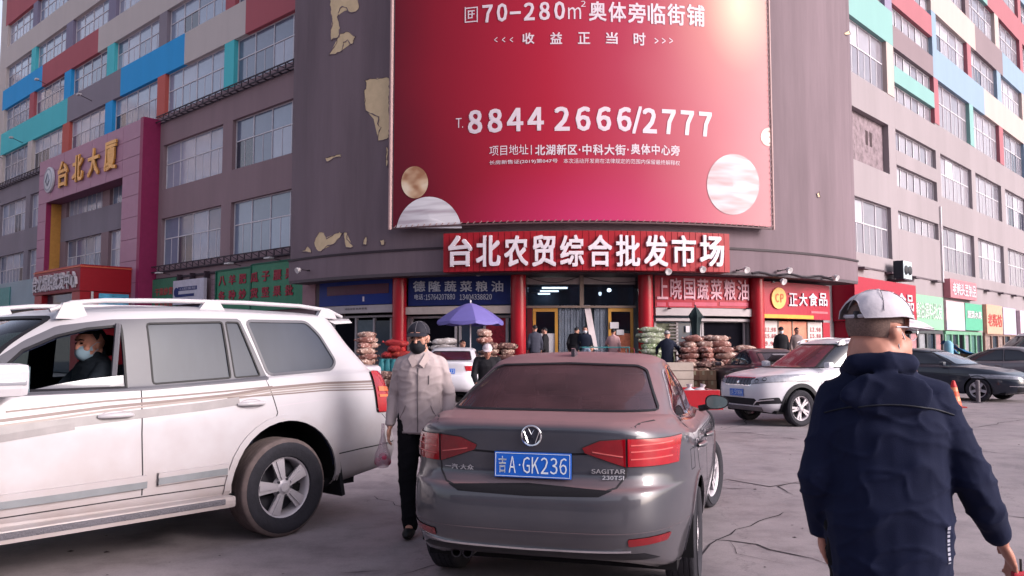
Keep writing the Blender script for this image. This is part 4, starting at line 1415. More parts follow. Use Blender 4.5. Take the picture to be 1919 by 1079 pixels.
# ------------------------------------------------------------------ street level of the left wing
LWING = (PL, AZL)
GR = M('sign_emerald', rgb(40, 136, 100, .60), rough=.45, var=.10)
RDL = M('letter_dull_red', rgb(160, 44, 64, .72), rough=.6)
s = on_wing(('shop_sign', 'large emerald green double sign with two rows of red characters beside the brown corner', 'sign'), *LWING)
bxs(bxL, s, 'sign_board', GR, 2.62, 5.35, .02, .22, 2.9, 4.62)
bxs(bxL, s, 'sign_board', GR, -1.2, 2.52, .02, .24, 2.9, 4.70)
FRM = flat('frame_green_dark', 20, 92, 74, .7)
for (a, b, c, d) in ((5.35, 5.43, 2.9, 4.66), (2.525, 2.615, 2.9, 4.72), (-1.28, -1.2, 2.9, 4.74)):
    bxs(bxL, s, 'frame_post', FRM, a, b, .02, .27, c, d)
bxs(bxL, s, 'frame_rail', FRM, 2.62, 5.35, .02, .26, 4.625, 4.68); bxs(bxL, s, 'frame_rail', FRM, -1.2, 2.52, .02, .27, 4.705, 4.76)
for j, row in enumerate(('八羊肥瓜子腰果', '各种炒货坚果批')):
    for i, c in enumerate(row):
        u = 5.15 - i * .83 - (0.1 if i > 2 else 0)
        wing_text(bxL, s, c, u - .55, u, 4.02 - j * .62, 4.42 - j * .62, .245 if u < 2.6 else .225, RDL, .02, .03, 'character', False)
s = on_wing(('shop_sign', 'small green sign with pale red characters left of the white board', 'sign'), *LWING)
bxs(bxL, s, 'sign_board', M('sign_green_dull', rgb(70, 132, 104, .66), rough=.5, var=.12), 9.15, 11.6, .02, .2, 3.0, 4.62)
wing_text(bxL, s, '干果炒货', 9.4, 11.2, 3.85, 4.2, .2, M('letter_pale_red', rgb(184, 84, 84, .7)), .02, .02)
wing_text(bxL, s, '批发零售', 9.4, 11.2, 3.25, 3.6, .2, _mc['letter_pale_red'], .02, .02)
s = on_wing(('shop_sign', 'white tilted board with a navy round mark and two navy bars', 'sign'), *LWING)
bxs(bxL, s, 'sign_board', M('board_white', rgb(206, 200, 216, .7), rough=.5), 6.15, 9.0, .25, .42, 3.35, 4.42)
NV = M('print_navy', rgb(30, 44, 104, .8))
bxs(bxL, s, 'navy_bar', NV, 6.75, 8.5, .425, .432, 3.95, 4.12); bxs(bxL, s, 'navy_bar', NV, 7.0, 8.6, .425, .433, 3.68, 3.80)
m = MB(); m.lathe([(0, .012), (.25, .012), (.26, 0), (0, 0)], 20, 0, Matrix.Translation((SC * 8.68, .425, Z(3.9))) @ Matrix.Rotation(-PI / 2, 4, 'X')); m.build('round_mark', NV, s)
wing_text(bxL, s, '口腔医院', 6.85, 8.3, 3.98, 4.09, .433, _mc['board_white'], 0, .0)
for u in (6.3, 7.6, 8.8):
    bxs(bxL, s, 'support_arm', RUST, u, u + .08, .02, .3, 4.42, 4.72)
bxs(bxL, lw, 'awning_edge', flat('navy_edge', 34, 40, 76, .7), 6.3, 8.9, .02, .4, 3.18, 3.26)
m = MB()
for i in range(5):
    for j in range(9):
        bxL(m, 5.46 + i * .14, 5.58 + i * .14, .002, .03, 2.6 + j * .22, 2.79 + j * .22)
o = m.build('wall_tiles', M('tile_pinkish', rgb(176, 146, 156, .6), rough=.4, var=.2, scale=6), lw); o['kind'] = 'stuff'
for (u, lab) in ((3.6, 'white floodlight above the left leaf of the emerald sign'), (.6, 'white floodlight above the right leaf of the emerald sign'), (9.9, 'white floodlight over the small green sign')):
    t = on_wing(('floodlight', lab, 'floodlight'), *LWING, 'floodlights over the shop signs')
    m = MB(); m.tube([(u * SC, .1, Z(4.78)), (u * SC, .75, Z(4.86))], .02, 5); m.build('bracket', LAMPD, t)
    m = MB(); m.box(u * SC - .25, u * SC + .25, .6, .85, Z(4.8), Z(4.86), bev=.02); m.build('lamp_head', LAMPW, t)

# red entrance lobby projecting from the portal
lob = on_wing(('entrance_lobby', 'red boxed entrance lobby with white characters projecting from the pink portal', 'lobby'), *LWING)
LR = M('lobby_red', rgb(172, 20, 40, .62), rough=.4, var=.06)
LRD = M('lobby_red_dark', rgb(134, 34, 56, .8), rough=.5, var=.08)
bxs(bxL, lob, 'fascia_box', LR, 12.3, 18.4, 1.0, 3.7, 4.02, 5.22)
bxs(bxL, lob, 'trim', M('trim_orange', rgb(214, 100, 74, .7), rough=.5), 12.26, 18.42, .98, 3.76, 5.10, 5.16)
bxs(bxL, lob, 'front_board', LRD, 12.3, 18.4, 3.702, 3.74, 4.05, 5.05)
wing_text(bxL, lob, '台北纺织批发中心', 12.5, 18.2, 4.15, 4.95, 3.742, M('letter_silver', rgb(206, 198, 208, .7), rough=.4), .12, .022)
bxs(bxL, lob, 'pier', LR, 12.35, 13.3, 1.0, 3.68, .3, 4.0); bxs(bxL, lob, 'pier', LR, 17.3, 18.3, 1.0, 3.68, .3, 4.0)
bxs(bxL, lob, 'glass_door', GLASSD, 13.32, 17.28, 3.3, 3.36, .3, 4.0)
m = MB(); m.tube([(12.31 * SC, 3.1, .3), (12.31 * SC, 3.1, Z(4.0))], .07, 8); m.v = [Vector((p.x - .12, p.y, p.z)) for p in m.v]; m.build('pipe', LAMPW, lob)
pb = on_wing(('poster_board', 'sky blue printed poster on the side of the red entrance lobby', 'poster'), *LWING)
def poster_mat():
    return M('poster_blue', rgb(92, 176, 214, .7), rough=.4, var=.5, scale=1.4)
bxs(bxL, pb, 'print', poster_mat(), 12.20, 12.25, 1.15, 2.75, 2.4, 3.93)
# grey teal sign boards left of the lobby
s = on_wing(('shop_sign', 'grey blue panelled sign board left of the red entrance lobby', 'sign'), *LWING)
bxs(bxL, s, 'sign_board', M('sign_grey_blue', rgb(140, 164, 180, .62), rough=.4, var=.1, scale=.8), 18.6, 24.5, 3.0, 3.5, 3.42, 4.95)
bxs(bxL, s, 'teal_panel', M('sign_teal', rgb(60, 150, 150, .62), rough=.4, var=.2), 22.6, 24.6, 3.51, 3.55, 3.55, 4.7)
bxs(bxL, s, 'sign_board', _mc['sign_grey_blue'], 24.52, 33, 3.0, 3.48, 3.42, 4.95)
s = on_wing(('storefront', 'cream walled kiosk under the grey blue sign board', 'storefront'), *LWING)
bxs(bxL, s, 'wall', M('kiosk_cream', rgb(196, 184, 172, .6), rough=.8, var=.08), 18.6, 33, .96, 3.2, .3, 3.41)
bxs(bxL, s, 'window', GLASSD, 21.4, 22.2, 3.2, 3.24, 2.35, 2.9)
for u, lab in ((15.0, 'left'), (20.0, 'far left')):
    pass

# ------------------------------------------------------------------ vehicles
def interp(prof, x):
    if not isinstance(prof, (list, tuple)):
        return prof
    if x <= prof[0][0]: return prof[0][1]
    for (a, va), (b, vb) in zip(prof, prof[1:]):
        if x <= b:
            t = (x - a) / (b - a)
            t = t * t * (3 - 2 * t) * .5 + t * .5
            return va + (vb - va) * t
    return prof[-1][1]

def ring_pts(xf, xr, w, nf, nr, zp, N):
    xc = (xf + xr) / 2
    a = (xf - xr) / 2
    dense = []
    K = 720
    for k in range(K + 1):
        t = PI * k / K
        n = nf if t < PI / 2 else nr
        c, s = math.cos(t), math.sin(t)
        dense.append((xc + a * math.copysign(abs(c) ** (2 / n), c), w * abs(s) ** (2 / n)))
    L = [0]
    for p, q in zip(dense, dense[1:]):
        L.append(L[-1] + math.hypot(q[0] - p[0], q[1] - p[1]))
    out, j = [], 0
    for i in range(N + 1):
        d = L[-1] * i / N
        while j < K - 1 and L[j + 1] < d: j += 1
        f = (d - L[j]) / max(1e-9, L[j + 1] - L[j])
        x = dense[j][0] + (dense[j + 1][0] - dense[j][0]) * f
        y = dense[j][1] + (dense[j + 1][1] - dense[j][1]) * f
        out.append(Vector((x, y, interp(zp, x))))
    return out

def catmull(p0, p1, p2, p3, t):
    return 0.5 * ((2 * p1) + (p2 - p0) * t + (2 * p0 - 5 * p1 + 4 * p2 - p3) * t * t + (3 * p1 - p0 - 3 * p2 + p3) * t ** 3)

VIEWS = {'L': (0, 2, 1, 1), 'R': (0, 2, 1, -1), 'B': (1, 2, 0, -1), 'F': (1, 2, 0, 1), 'T': (0, 1, 2, 1)}

class Car:
    def __init__(self, name, label, cat, loc, az, rings, N=90, sub=4, group=None):
        self.root = thing(name, label, cat, (loc[0], loc[1], 0), PI / 2 - az, group)
        ctrl = [(ring_pts(*r[:6], N), (len(r) > 6 and r[6])) for r in rings]
        rows = []
        n = len(ctrl)
        for j in range(n - 1):
            a, b = ctrl[j], ctrl[j + 1]
            pa = ctrl[j - 1][0] if (j > 0 and not a[1]) else None
            pb = ctrl[j + 2][0] if (j + 2 < n and not b[1]) else None
            for s in range(sub):
                t = s / sub
                row = []
                for i in range(N + 1):
                    p1, p2 = a[0][i], b[0][i]
                    p0 = pa[i] if pa else p1 + (p1 - p2)
                    p3 = pb[i] if pb else p2 + (p2 - p1)
                    row.append(catmull(p0, p1, p2, p3, t))
                rows.append(row)
        rows.append(ctrl[-1][0])
        bm = bmesh.new()
        grid = []
        for row in rows:
            full = [bm.verts.new((p.x, max(p.y, 0) if 0 < i < N else 0, p.z)) for i, p in enumerate(row)]
            mir = [bm.verts.new((p.x, -p.y, p.z)) for p in row[1:N]]
            grid.append(full + mir[::-1])
        M_ = len(grid[0])
        for j in range(len(grid) - 1):
            for i in range(M_):
                i2 = (i + 1) % M_
                try:
                    bm.faces.new((grid[j][i], grid[j][i2], grid[j + 1][i2], grid[j + 1][i]))
                except ValueError:
                    pass
        bm.faces.new(grid[-1])
        self.bottom = [v.co.copy() for v in grid[0]]
        bmesh.ops.recalc_face_normals(bm, faces=bm.faces)
        bmesh.ops.triangulate(bm, faces=[f for f in bm.faces if len(f.verts) > 6])
        c = Vector((0, 0, 0.9))
        f = max(bm.faces, key=lambda f: f.calc_center_median().z)
        if f.normal.z < 0:
            bmesh.ops.reverse_faces(bm, faces=bm.faces)
        self.bm = bm
        self.bvh = BVHTree.FromBMesh(bm)
        self.vn = None
    def proj(self, view, a, b):
        ia, ib, ic, s = VIEWS[view]
        o = Vector((0, 0, 0)); d = Vector((0, 0, 0))
        o[ia], o[ib], o[ic] = a, b, s * 6.0
        d[ic] = -s
        hit_ = self.bvh.ray_cast(o, d)
        return hit_[0], hit_[1]
    def carve(self, poly, view, test=None, keep=False):
        ia, ib, ic, s = VIEWS[view]
        poly = [Vector(p) for p in poly]
        area = sum(poly[i].x * poly[(i + 1) % len(poly)].y - poly[(i + 1) % len(poly)].x * poly[i].y for i in range(len(poly)))
        if area < 0: poly = poly[::-1]
        x0, x1 = min(p.x for p in poly), max(p.x for p in poly)
        y0, y1 = min(p.y for p in poly), max(p.y for p in poly)
        cur = []
        for f in self.bm.faces:
            if f.normal[ic] * s < 0.02: continue
            vs = [v.co for v in f.verts]
            if max(v[ia] for v in vs) < x0 or min(v[ia] for v in vs) > x1: continue
            if max(v[ib] for v in vs) < y0 or min(v[ib] for v in vs) > y1: continue
            m = f.calc_center_median()
            if m[ic] * s < 0 and view != 'T': continue
            if test and not test(m): continue
            cur.append(f)
        for i in range(len(poly)):
            a, b = poly[i], poly[(i + 1) % len(poly)]
            e = b - a
            if e.length < 1e-6: continue
            nrm = Vector((0, 0, 0)); nrm[ia], nrm[ib] = -e.y, e.x      # inward
            co = Vector((0, 0, 0)); co[ia], co[ib] = a.x, a.y
            nrm.normalize()
            gset = set(cur)
            geom = list(cur) + list({ed for f in cur for ed in f.edges}) + list({v for f in cur for v in f.verts})
            ret = bmesh.ops.bisect_plane(self.bm, geom=geom, dist=1e-5, plane_co=co, plane_no=nrm)
            cur = [g for g in ret['geom'] if isinstance(g, bmesh.types.BMFace) and (g.calc_center_median() - co).dot(nrm) > 0]
            if not cur: break
        cur = list(set(cur))
        self._last = cur
        vs, idx, fs = [], {}, []
        for f in cur:
            q = []
            for v in f.verts:
                if v not in idx:
                    idx[v] = len(vs); vs.append((v.co.copy(), v.normal.copy()))
                q.append(idx[v])
            fs.append(q)
        if not keep:
            bmesh.ops.delete(self.bm, geom=cur, context='FACES')
        return vs, fs
    def paint(self, poly, view, k, test=None):
        """give the faces inside an outline the material slot k (they become a part of their own in finish)."""
        before = set(self.bm.faces)
        self._mark = k
        vs = self.carve(poly, view, test, keep=True)
        for f in self._last: f.material_index = k
    def panel(self, name, polys, view, mt, off=0.0, test=None, parent=None, keep=False, rim=0.0, rim_mat=None, rim_name='seal'):
        if not isinstance(polys[0][0], (list, tuple)): polys = [polys]
        mb = MB()
        for p in polys:
            vs, fs = self.carve(p, view, test, keep)
            mb.add([co + n * off for co, n in vs], fs, 0, True)
        o = mb.build(name, mt, parent or self.root, recalc=False)
        if rim > 0:
            for p in polys:
                self.strip(rim_name, view, list(p) + [p[0]], rim, .004, rim_mat, parent=o)
        return o
    def strip(self, name, view, pts, width, off, mt, thick=True, parent=None, mb=None, dens=.04, build=True):
        fine = []
        for a, b in zip(pts, pts[1:]):
            a, b = Vector(a), Vector(b)
            n = max(1, int((b - a).length / dens))
            for k in range(n): fine.append(a.lerp(b, k / n))
        fine.append(Vector(pts[-1]))
        own = mb is None
        mb = mb or MB()
        row = None
        cl = (Vector(pts[0]) - Vector(pts[-1])).length < 1e-6
        for i, p in enumerate(fine):
            q0 = fine[i - 1] if i > 0 else (fine[-2] if cl else fine[0])
            q1 = fine[i + 1] if i < len(fine) - 1 else (fine[1] if cl else fine[-1])
            t = q1 - q0
            if t.length < 1e-9: continue
            n2 = Vector((-t.y, t.x)).normalized() * width / 2
            h1, n1 = self.proj(view, p.x + n2.x, p.y + n2.y)
            h2, m2 = self.proj(view, p.x - n2.x, p.y - n2.y)
            if h1 is None or h2 is None:
                row = None
                continue
            new = [h1 - n1 * .004, h1 + n1 * off, h2 + m2 * off, h2 - m2 * .004]
            if row is not None:
                mb.add(row + new, [(0, 1, 5, 4), (1, 2, 6, 5), (2, 3, 7, 6)], 0, False)
            row = new
        if own and build:
            return mb.build(name, mt, parent or self.root)
        return mb
    def text(self, name, s, view, x0, z0, x1, z1, mt, off=.006, bold=.01, parent=None):
        mb = MB()
        def place(a, b, d):
            h, n = self.proj(view, x0 + (x1 - x0) * a, z0 + (z1 - z0) * b)
            return (h if h else Vector((0, 0, 0))) + (n * (off + d) if n else Vector((0, 0, 0)))
        lettering(mb, s, place, 0.0, bold)
        o = mb.build(name, mt, parent or self.root); o['kind'] = 'stuff'
        return o
    def circle(self, cx, cz, r, n=26, squash=1.0):
        return [(cx + r * math.cos(2 * PI * k / n), cz + squash * r * math.sin(2 * PI * k / n)) for k in range(n)]
    def arch(self, cx, cz, r, lipm, lip=.045, off=.012, depth=.42, sides='LR'):
        for v in 'LR':
            self.carve(self.circle(cx, cz, r), v)
        for v in 'LR':
            pts = [(cx + (r + lip * .45) * math.cos(t), cz + (r + lip * .45) * math.sin(t)) for t in [rad(-25) + rad(230) * k / 22 for k in range(23)]]
            self.strip('arch_lip', v, pts, lip, off, lipm)
            s = 1 if v == 'L' else -1
            m = MB()
            w = self.width - .03
            A = [rad(-12) + rad(204) * k / 18 for k in range(19)]
            R_ = r + .02
            vs = [(cx + R_ * math.cos(t), s * (w - q), cz + R_ * math.sin(t)) for q in (0, depth) for t in A] + [(cx, s * (w - depth), cz)]
            m.add(vs, [(k, k + 1, k + 20, k + 19) for k in range(18)] + [(19 + k, 20 + k, 38) for k in range(18)], 0, True)
            m.build('wheel_well', WELL, self.root)
    def floor(self, z=.24):
        m = MB()
        x0, x1 = min(p.x for p in self.bottom) + .32, max(p.x for p in self.bottom) - .15
        w = self.width - .12
        m.box(x0, x1, -w, w, z, z + .06)
        m.build('underbody', WELL, self.root)
    def finish(self, mt, lining=None, name='body', ang_=32, extra=None):
        me = bpy.data.meshes.new(name)
        bm = self.bm
        bm.normal_update()
        if lining is not None:
            mb = MB(); idx = {v: i for i, v in enumerate(bm.verts)}
            mb.add([v.co - v.normal * .035 for v in bm.verts], [[idx[v] for v in f.verts][::-1] for f in bm.faces if f.calc_center_median().z > .5], 0, True)
            mb.build('interior_lining', lining, self.root, recalc=False)
        for k, (nm, mk) in (extra or {}).items():
            fs = [f for f in bm.faces if f.material_index == k]
            if not fs: continue
            mb = MB(); idx, vs, F = {}, [], []
            for f in fs:
                q = []
                for v in f.verts:
                    if v not in idx: idx[v] = len(vs); vs.append(v.co + v.normal * .002)
                    q.append(idx[v])
                F.append(q)
            mb.add(vs, F, 0, True)
            mb.build(nm, mk, self.root, recalc=False)
            bmesh.ops.delete(bm, geom=fs, context='FACES')
        bm.to_mesh(me)
        me.materials.append(mt)
        for p in me.polygons: p.use_smooth = True
        try:
            me.set_sharp_from_angle(angle=rad(ang_))
        except Exception:
            pass
        o = link(name, me, self.root)
        bm.free()
        return o

RUB = M('tyre_rubber', rgb(46, 44, 52, .7), rough=.85, var=.25, scale=6, bump=.2, bscale=40)
RUBD = M('tyre_dusty_tread', rgb(122, 106, 106, .55), rough=.95, var=.3, scale=8)
WELL = M('wheel_well_black', rgb(20, 18, 24, .6), rough=.95, var=0)
ALLOY = M('alloy', rgb(200, 192, 200, .66), rough=.4, metal=.2, var=.08)
ALLOYD = M('alloy_dark', rgb(70, 68, 76, .6), rough=.5, metal=.3)
RUBBER = flat('rubber_black', 28, 26, 32, .7, rough=.6)
SEAM = flat('seam_dark', 60, 56, 62, .5, rough=.9)
CHROME = M('chrome', (.75, .75, .78, 1), rough=.12, metal=1.0, var=0)
_wheels = {}
def wheel_meshes(R, w, rr, style):
    key = (R, w, rr, style)
    if key in _wheels: return _wheels[key]
    Rx = Matrix.Rotation(-PI / 2, 4, 'X')        # lathe axis z -> +y (outer face towards +y)
    t = MB()
    hw = w / 2
    prof = [(rr, -hw * .7), (rr + .01, -hw * .86), ((R + rr) / 2, -hw), (R - .03, -hw * .93), (R - .006, -hw * .80)]
    for g_ in (-.5, -.17, .17, .5):
        prof += [(R, hw * (g_ - .13)), (R, hw * (g_ - .02)), (R - .012, hw * (g_ - .015)), (R - .012, hw * (g_ + .015)), (R, hw * (g_ + .02))]
    prof += [(R, hw * .72), (R - .006, hw * .80), (R - .03, hw * .93), ((R + rr) / 2 + .02, hw), ((R + rr) / 2 - .005, hw * .985), (rr + .01, hw * .86), (rr, hw * .7)]
    t.lathe(prof, 44, 0, Rx)
    nt_ = len(t.f)
    o = t.build('tyre_src', [RUB, RUBD])
    for p in o.data.polygons:
        c = p.center
        if math.hypot(c.x, c.z) > R - .02: p.material_index = 1 if style in ('suv',) else 0
    tm = o.data; bpy.data.objects.remove(o)
    m = MB()
    m.lathe([(rr - .015, -hw * .7), (rr - .02, hw * .5), (rr - .005, hw * .72), (rr + .012, hw * .78), (rr + .012, hw * .70)], 40, 0, Rx)
    def spoke(a, r0, r1, w0, w1, y0, y1, th=.02, mi=0):
        c, s = math.cos(a), math.sin(a)
        vs = []
        for r, ww, y in ((r0, w0, y0), (r1, w1, y1)):
            for sx, yy in ((-1, y), (1, y), (.8, y - th), (-.8, y - th)):
                vs.append((r * c - sx * ww * s, yy, r * s + sx * ww * c))
        m.add(vs, [(0, 1, 5, 4), (1, 2, 6, 5), (2, 3, 7, 6), (3, 0, 4, 7), (4, 5, 6, 7), (0, 1, 2, 3)], mi)
    y = hw * .62
    if style == 'suv':
        for k in range(5):
            a = rad(90) + 2 * PI * k / 5
            spoke(a, .05, rr - .01, .028, .058, y + .012, y + .005, .035)
            for sg in (-1, 1):
                da = sg * .09
                spoke(a + da * .5, .07, rr - .012, .007, .012, y + .022, y + .016, .02)
    elif style == 'multi':
        for k in range(5):
            a = rad(90) + 2 * PI * k / 5
            for sg in (-1, 1):
                spoke(a + sg * .16, .04, rr - .01, .018, .02, y, y, .03)
    else:
        for k in range(5):
            a = rad(90) + 2 * PI * k / 5
            spoke(a, .04, rr - .01, .03, .042, y, y, .03)
    m.lathe([(0, y + .03), (.035, y + .028), (.045, y + .015), (.075, y + .008), (.085, y - .03), (.0, y - .03)], 24, 0, Rx)
    o = m.build('rim_src', [ALLOY]); rm = o.data; bpy.data.objects.remove(o)
    m = MB(); m.lathe([(0, -.01), (rr - .03, -.01), (rr - .03, -.03), (0, -.03)], 28, 0, Rx)
    o = m.build('disc_src', [ALLOYD]); dm = o.data; bpy.data.objects.remove(o)
    m = MB()
    for k in range(5):
        a = rad(90) + 2 * PI * k / 5 + (PI / 5 if style == 'suv' else PI / 5)
        m.lathe([(0, 0), (.011, 0), (.011, .014), (0, .014)], 8, 0, Matrix.Translation((.066 * math.cos(a), y + .005, .066 * math.sin(a))) @ Rx)
    o = m.build('nut_src', [ALLOYD]); nm = o.data; bpy.data.objects.remove(o)
    _wheels[key] = (tm, rm, dm, nm)
    return _wheels[key]
def wheel(car, x, y, R, w, rr, style='five', steer=0.0, spin=0.0):
    tm, rm, dm, nm = wheel_meshes(R, w, rr, style)
    s = 1 if y > 0 else -1
    o = link('wheel', tm, car.root, loc=(x, y, R))
    o.rotation_euler = (0, spin * 1.0, (0 if s > 0 else PI) + steer)
    link('rim', rm, o); link('brake_disc', dm, o)
    q = link('wheel_nut', nm, o); q['kind'] = 'stuff'
    return o
def rounded(poly, r=.04, n=4):
    out = []
    N_ = len(poly)
    for i in range(N_):
        a, b, c = Vector(poly[i - 1]), Vector(poly[i]), Vector(poly[(i + 1) % N_])
        u, v = (a - b), (c - b)
        k = min(r, u.length * .45, v.length * .45)
        p, q = b + u.normalized() * k, b + v.normalized() * k
        for j in range(n + 1):
            t = j / n
            x = p.lerp(b, t).lerp(b.lerp(q, t), t)
            out.append((x.x, x.y))
    return out
def flat_plate(car, face, yc, zc, xs, text_l, text_r, w=.44, h=.14, tilt=0.0, yaw=0.0, blue=True):
    """licence plate fixed to the nose ('F') or tail ('B')."""
    s = -1 if face == 'B' else 1
    m = MB()
    T = Matrix.Translation((xs, yc, zc)) @ Matrix.Rotation(tilt, 4, 'Y')
    m.box(-.006, .006, -w / 2, w / 2, -h / 2, h / 2, 0, T, bev=.003)
    pl = m.build('number_plate', M('plate_blue', rgb(28, 92, 190, .85), rough=.35, var=.04), car.root)
    PW = M('plate_white', rgb(220, 226, 236, .8), rough=.4, var=0)
    m = MB()
    for (a, b, c, d) in ((-w / 2 + .006, w / 2 - .006, h / 2 - .009, h / 2 - .006), (-w / 2 + .006, w / 2 - .006, -h / 2 + .006, -h / 2 + .009), (-w / 2 + .006, -w / 2 + .009, -h / 2 + .009, h / 2 - .009), (w / 2 - .009, w / 2 - .006, -h / 2 + .009, h / 2 - .009)):
        m.box(s * .0062, s * .0072, a, b, c, d, 0, T)
    m.build('plate_border', PW, pl)
    if text_l:
        m = MB()
        def mk(s_, y0, y1, z0, z1, bold=0):
            # seen from the tail, +y is on the left
            lettering(m, s_, lambda a, b, d: T @ Vector((s * .0085, -s * (0) + ((y0 + (y1 - y0) * a) * (1 if s > 0 else -1)), z0 + (z1 - z0) * b)), 0, bold)
        mk(text_l[0], -.195, -.150, -.045, .045, .018)
        mk(text_l[1], -.135, -.095, -.045, .045, .0)
        mk('·', -.077, -.068, -.005, .005)
        xs_ = -.055
        for ch in text_r:
            mk(ch, xs_, xs_ + .042, -.045, .045, .0); xs_ += .0525
        q = m.build('plate_characters', PW, pl); q['kind'] = 'stuff'
    return pl

# ---------------------------------------- the big white off-road car on the left
WHITEP = M('paint_white', rgb(216, 210, 218, .49), rough=.42, var=.05, scale=1.5, coat=.2, low_dirt=rgb(168, 150, 146, .6))
FRG = M('window_frame_grey', rgb(122, 120, 130, .42), rough=.4, var=.05)
TINT = M('tinted_glass', rgb(82, 88, 106, .30), rough=.30, var=.35, scale=.9, streak=.6, spec=.3)  # streaks in the tint stand for cloud reflections, put into the colour
LINING = M('cabin_dark', rgb(30, 36, 58, .9), rough=.8, var=.1)
suvR = [
    (2.10, -2.52, .90, 6, 8, [(-2.5, .40), (-1.9, .34), (2.1, .36)]),
    (2.30, -2.74, .965, 5, 7.5, [(-2.6, .44), (-1.9, .42), (2.2, .46)]),
    (2.36, -2.80, .985, 5, 7.5, .56),
    (2.38, -2.80, .99, 5, 7.5, .64, True),
    (2.36, -2.76, .985, 5, 7.5, .78),
    (2.34, -2.74, .980, 5, 7.5, .95),
    (2.30, -2.70, .968, 5, 7.5, [(-2.6, 1.10), (2.3, 1.0)]),
    (2.20, -2.64, .940, 4.5, 7, [(-2.6, 1.25), (-1.5, 1.24), (.6, 1.18), (1.2, 1.14), (2.2, 1.06)]),
    (1.45, -2.53, .905, 4, 7, [(-2.5, 1.30), (-1.8, 1.285), (-.3, 1.21), (1.0, 1.20), (1.4, 1.19)]),
    (1.08, -2.49, .885, 4, 7, [(-2.5, 1.34), (-1.8, 1.32), (-.3, 1.25), (1.05, 1.24)]),
    (.72, -2.30, .830, 4, 6.5, [(-2.4, 1.54), (.7, 1.50)]),
    (.34, -2.16, .765, 4, 6, [(-2.2, 1.735), (-.8, 1.745), (.34, 1.70)]),
    (.18, -2.13, .70, 4, 6, [(-2.2, 1.77), (-.8, 1.785), (.2, 1.745)]),
    (.00, -1.95, .52, 4, 5, [(-2.0, 1.80), (-.8, 1.815), (.0, 1.78)]),
    (-.5, -1.5, .10, 3, 3, 1.825),
]
suv = Car('off_road_car', 'big white dusty off-road car with roof rails and a masked driver at the open window', 'car', (-3.46, 6.20), rad(220), suvR, N=120, sub=5)
suv.width = .985
side_wins = [
    [(.70, 1.215), (.42, 1.48), (.24, 1.565), (.05, 1.62), (-.17, 1.645), (-.17, 1.225)],
]
win2 = rounded([(-.36, 1.235), (-.35, 1.665), (-.945, 1.69), (-.97, 1.262)], .02, 2)
win2b = rounded([(-1.005, 1.262), (-.975, 1.69), (-1.085, 1.69), (-1.225, 1.272)], .015, 2)
win3 = rounded([(-1.30, 1.275), (-1.155, 1.705), (-1.74, 1.71), (-1.86, 1.60), (-1.99, 1.37), (-1.93, 1.305)], .05, 4)
FARG = glass_mat('car_glass_clear', (.55, .72, .72), .8)
for v in 'LR':
    suv.paint(rounded([(.90, 1.19), (.62, 1.40), (.42, 1.54), (.22, 1.64), (-.1, 1.69), (-.6, 1.712), (-1.10, 1.72), (-1.29, 1.24), (-.3, 1.195)], .02, 1), v, 1)
for v in 'LR':
    gm = TINT if v == 'L' else FARG
    if v == 'L':
        suv.panel('lowered_window', [(.46, 1.218), (-.17, 1.228), (-.17, 1.305), (.08, 1.285), (.28, 1.255)], v, M('glass_lowered', rgb(140, 138, 150, .36), rough=.1, var=.05, spec=.5), -.006)
        suv.carve([(.71, 1.217), (.44, 1.475), (.24, 1.57), (.05, 1.622), (-.17, 1.648), (-.17, 1.22)], v)
    else:
        suv.panel('side_window', [(.71, 1.217), (.44, 1.475), (.24, 1.57), (.05, 1.622), (-.17, 1.648), (-.17, 1.22)], v, gm, -.006)
    suv.panel('side_window', win2, v, gm, -.006, rim=.014, rim_mat=RUBBER)
    suv.panel('side_window', win2b, v, gm, -.006, rim=.012, rim_mat=RUBBER)
    suv.panel('side_window', win3, v, gm, -.006, rim=.022, rim_mat=FRG)
    suv.strip('window_seal', v, [(.71, 1.217), (.44, 1.475), (.24, 1.57), (.05, 1.622), (-.17, 1.648), (-.17, 1.22), (.71, 1.217)], .016, .004, RUBBER)
WSC = glass_mat('windscreen_glass', (.7, .85, .92), .7)
suv.panel('windscreen', rounded([(-.74, 1.30), (.74, 1.30), (.60, 1.70), (-.60, 1.70)], .06), 'F', WSC, -.004, test=lambda m: .15 < m.x < 1.4 and m.z > 1.24, rim=.02, rim_mat=RUBBER)
suv.panel('rear_window', rounded([(-.72, 1.34), (.72, 1.34), (.62, 1.70), (-.62, 1.70)], .06), 'B', TINT, -.004, test=lambda m: m.x < -1.9, rim=.02, rim_mat=RUBBER)
# lamps
TAILR = M('tail_lamp_red', rgb(196, 18, 38, .48), rough=.15, var=.25, scale=7, coat=.8)
TAILO = M('tail_lamp_orange', rgb(238, 120, 60, .6), rough=.12, var=.1, coat=.8)
for s_ in (1, -1):
    v = 'L' if s_ > 0 else 'R'
    tl = suv.panel('tail_lamp', rounded([(-2.40, .92), (-2.95, .90), (-2.95, 1.25), (-2.37, 1.27)], .02, 2), v, TAILR, .020, rim=.012, rim_mat=SEAM)
    suv.panel('tail_lamp', [(s_ * .76, .93), (s_ * 1.0, .93), (s_ * 1.0, 1.25), (s_ * .78, 1.25)], 'B', TAILR, .012, test=lambda m: m.x < -2.4)
    suv.strip('lamp_band', v, [(-2.42, 1.12), (-2.70, 1.10)], .04, .026, TAILO, parent=tl)
    suv.strip('lamp_band', v, [(-2.42, 1.06), (-2.70, 1.045)], .022, .026, TAILO, parent=tl)
for s_ in (1, -1):
    suv.panel('headlight', rounded([(s_ * .55, .86), (s_ * .98, .90), (s_ * .98, 1.06), (s_ * .50, 1.0)], .03), 'F', M('headlamp', rgb(206, 206, 214, .7), rough=.1, coat=.8), .006, test=lambda m: m.x > 1.5)
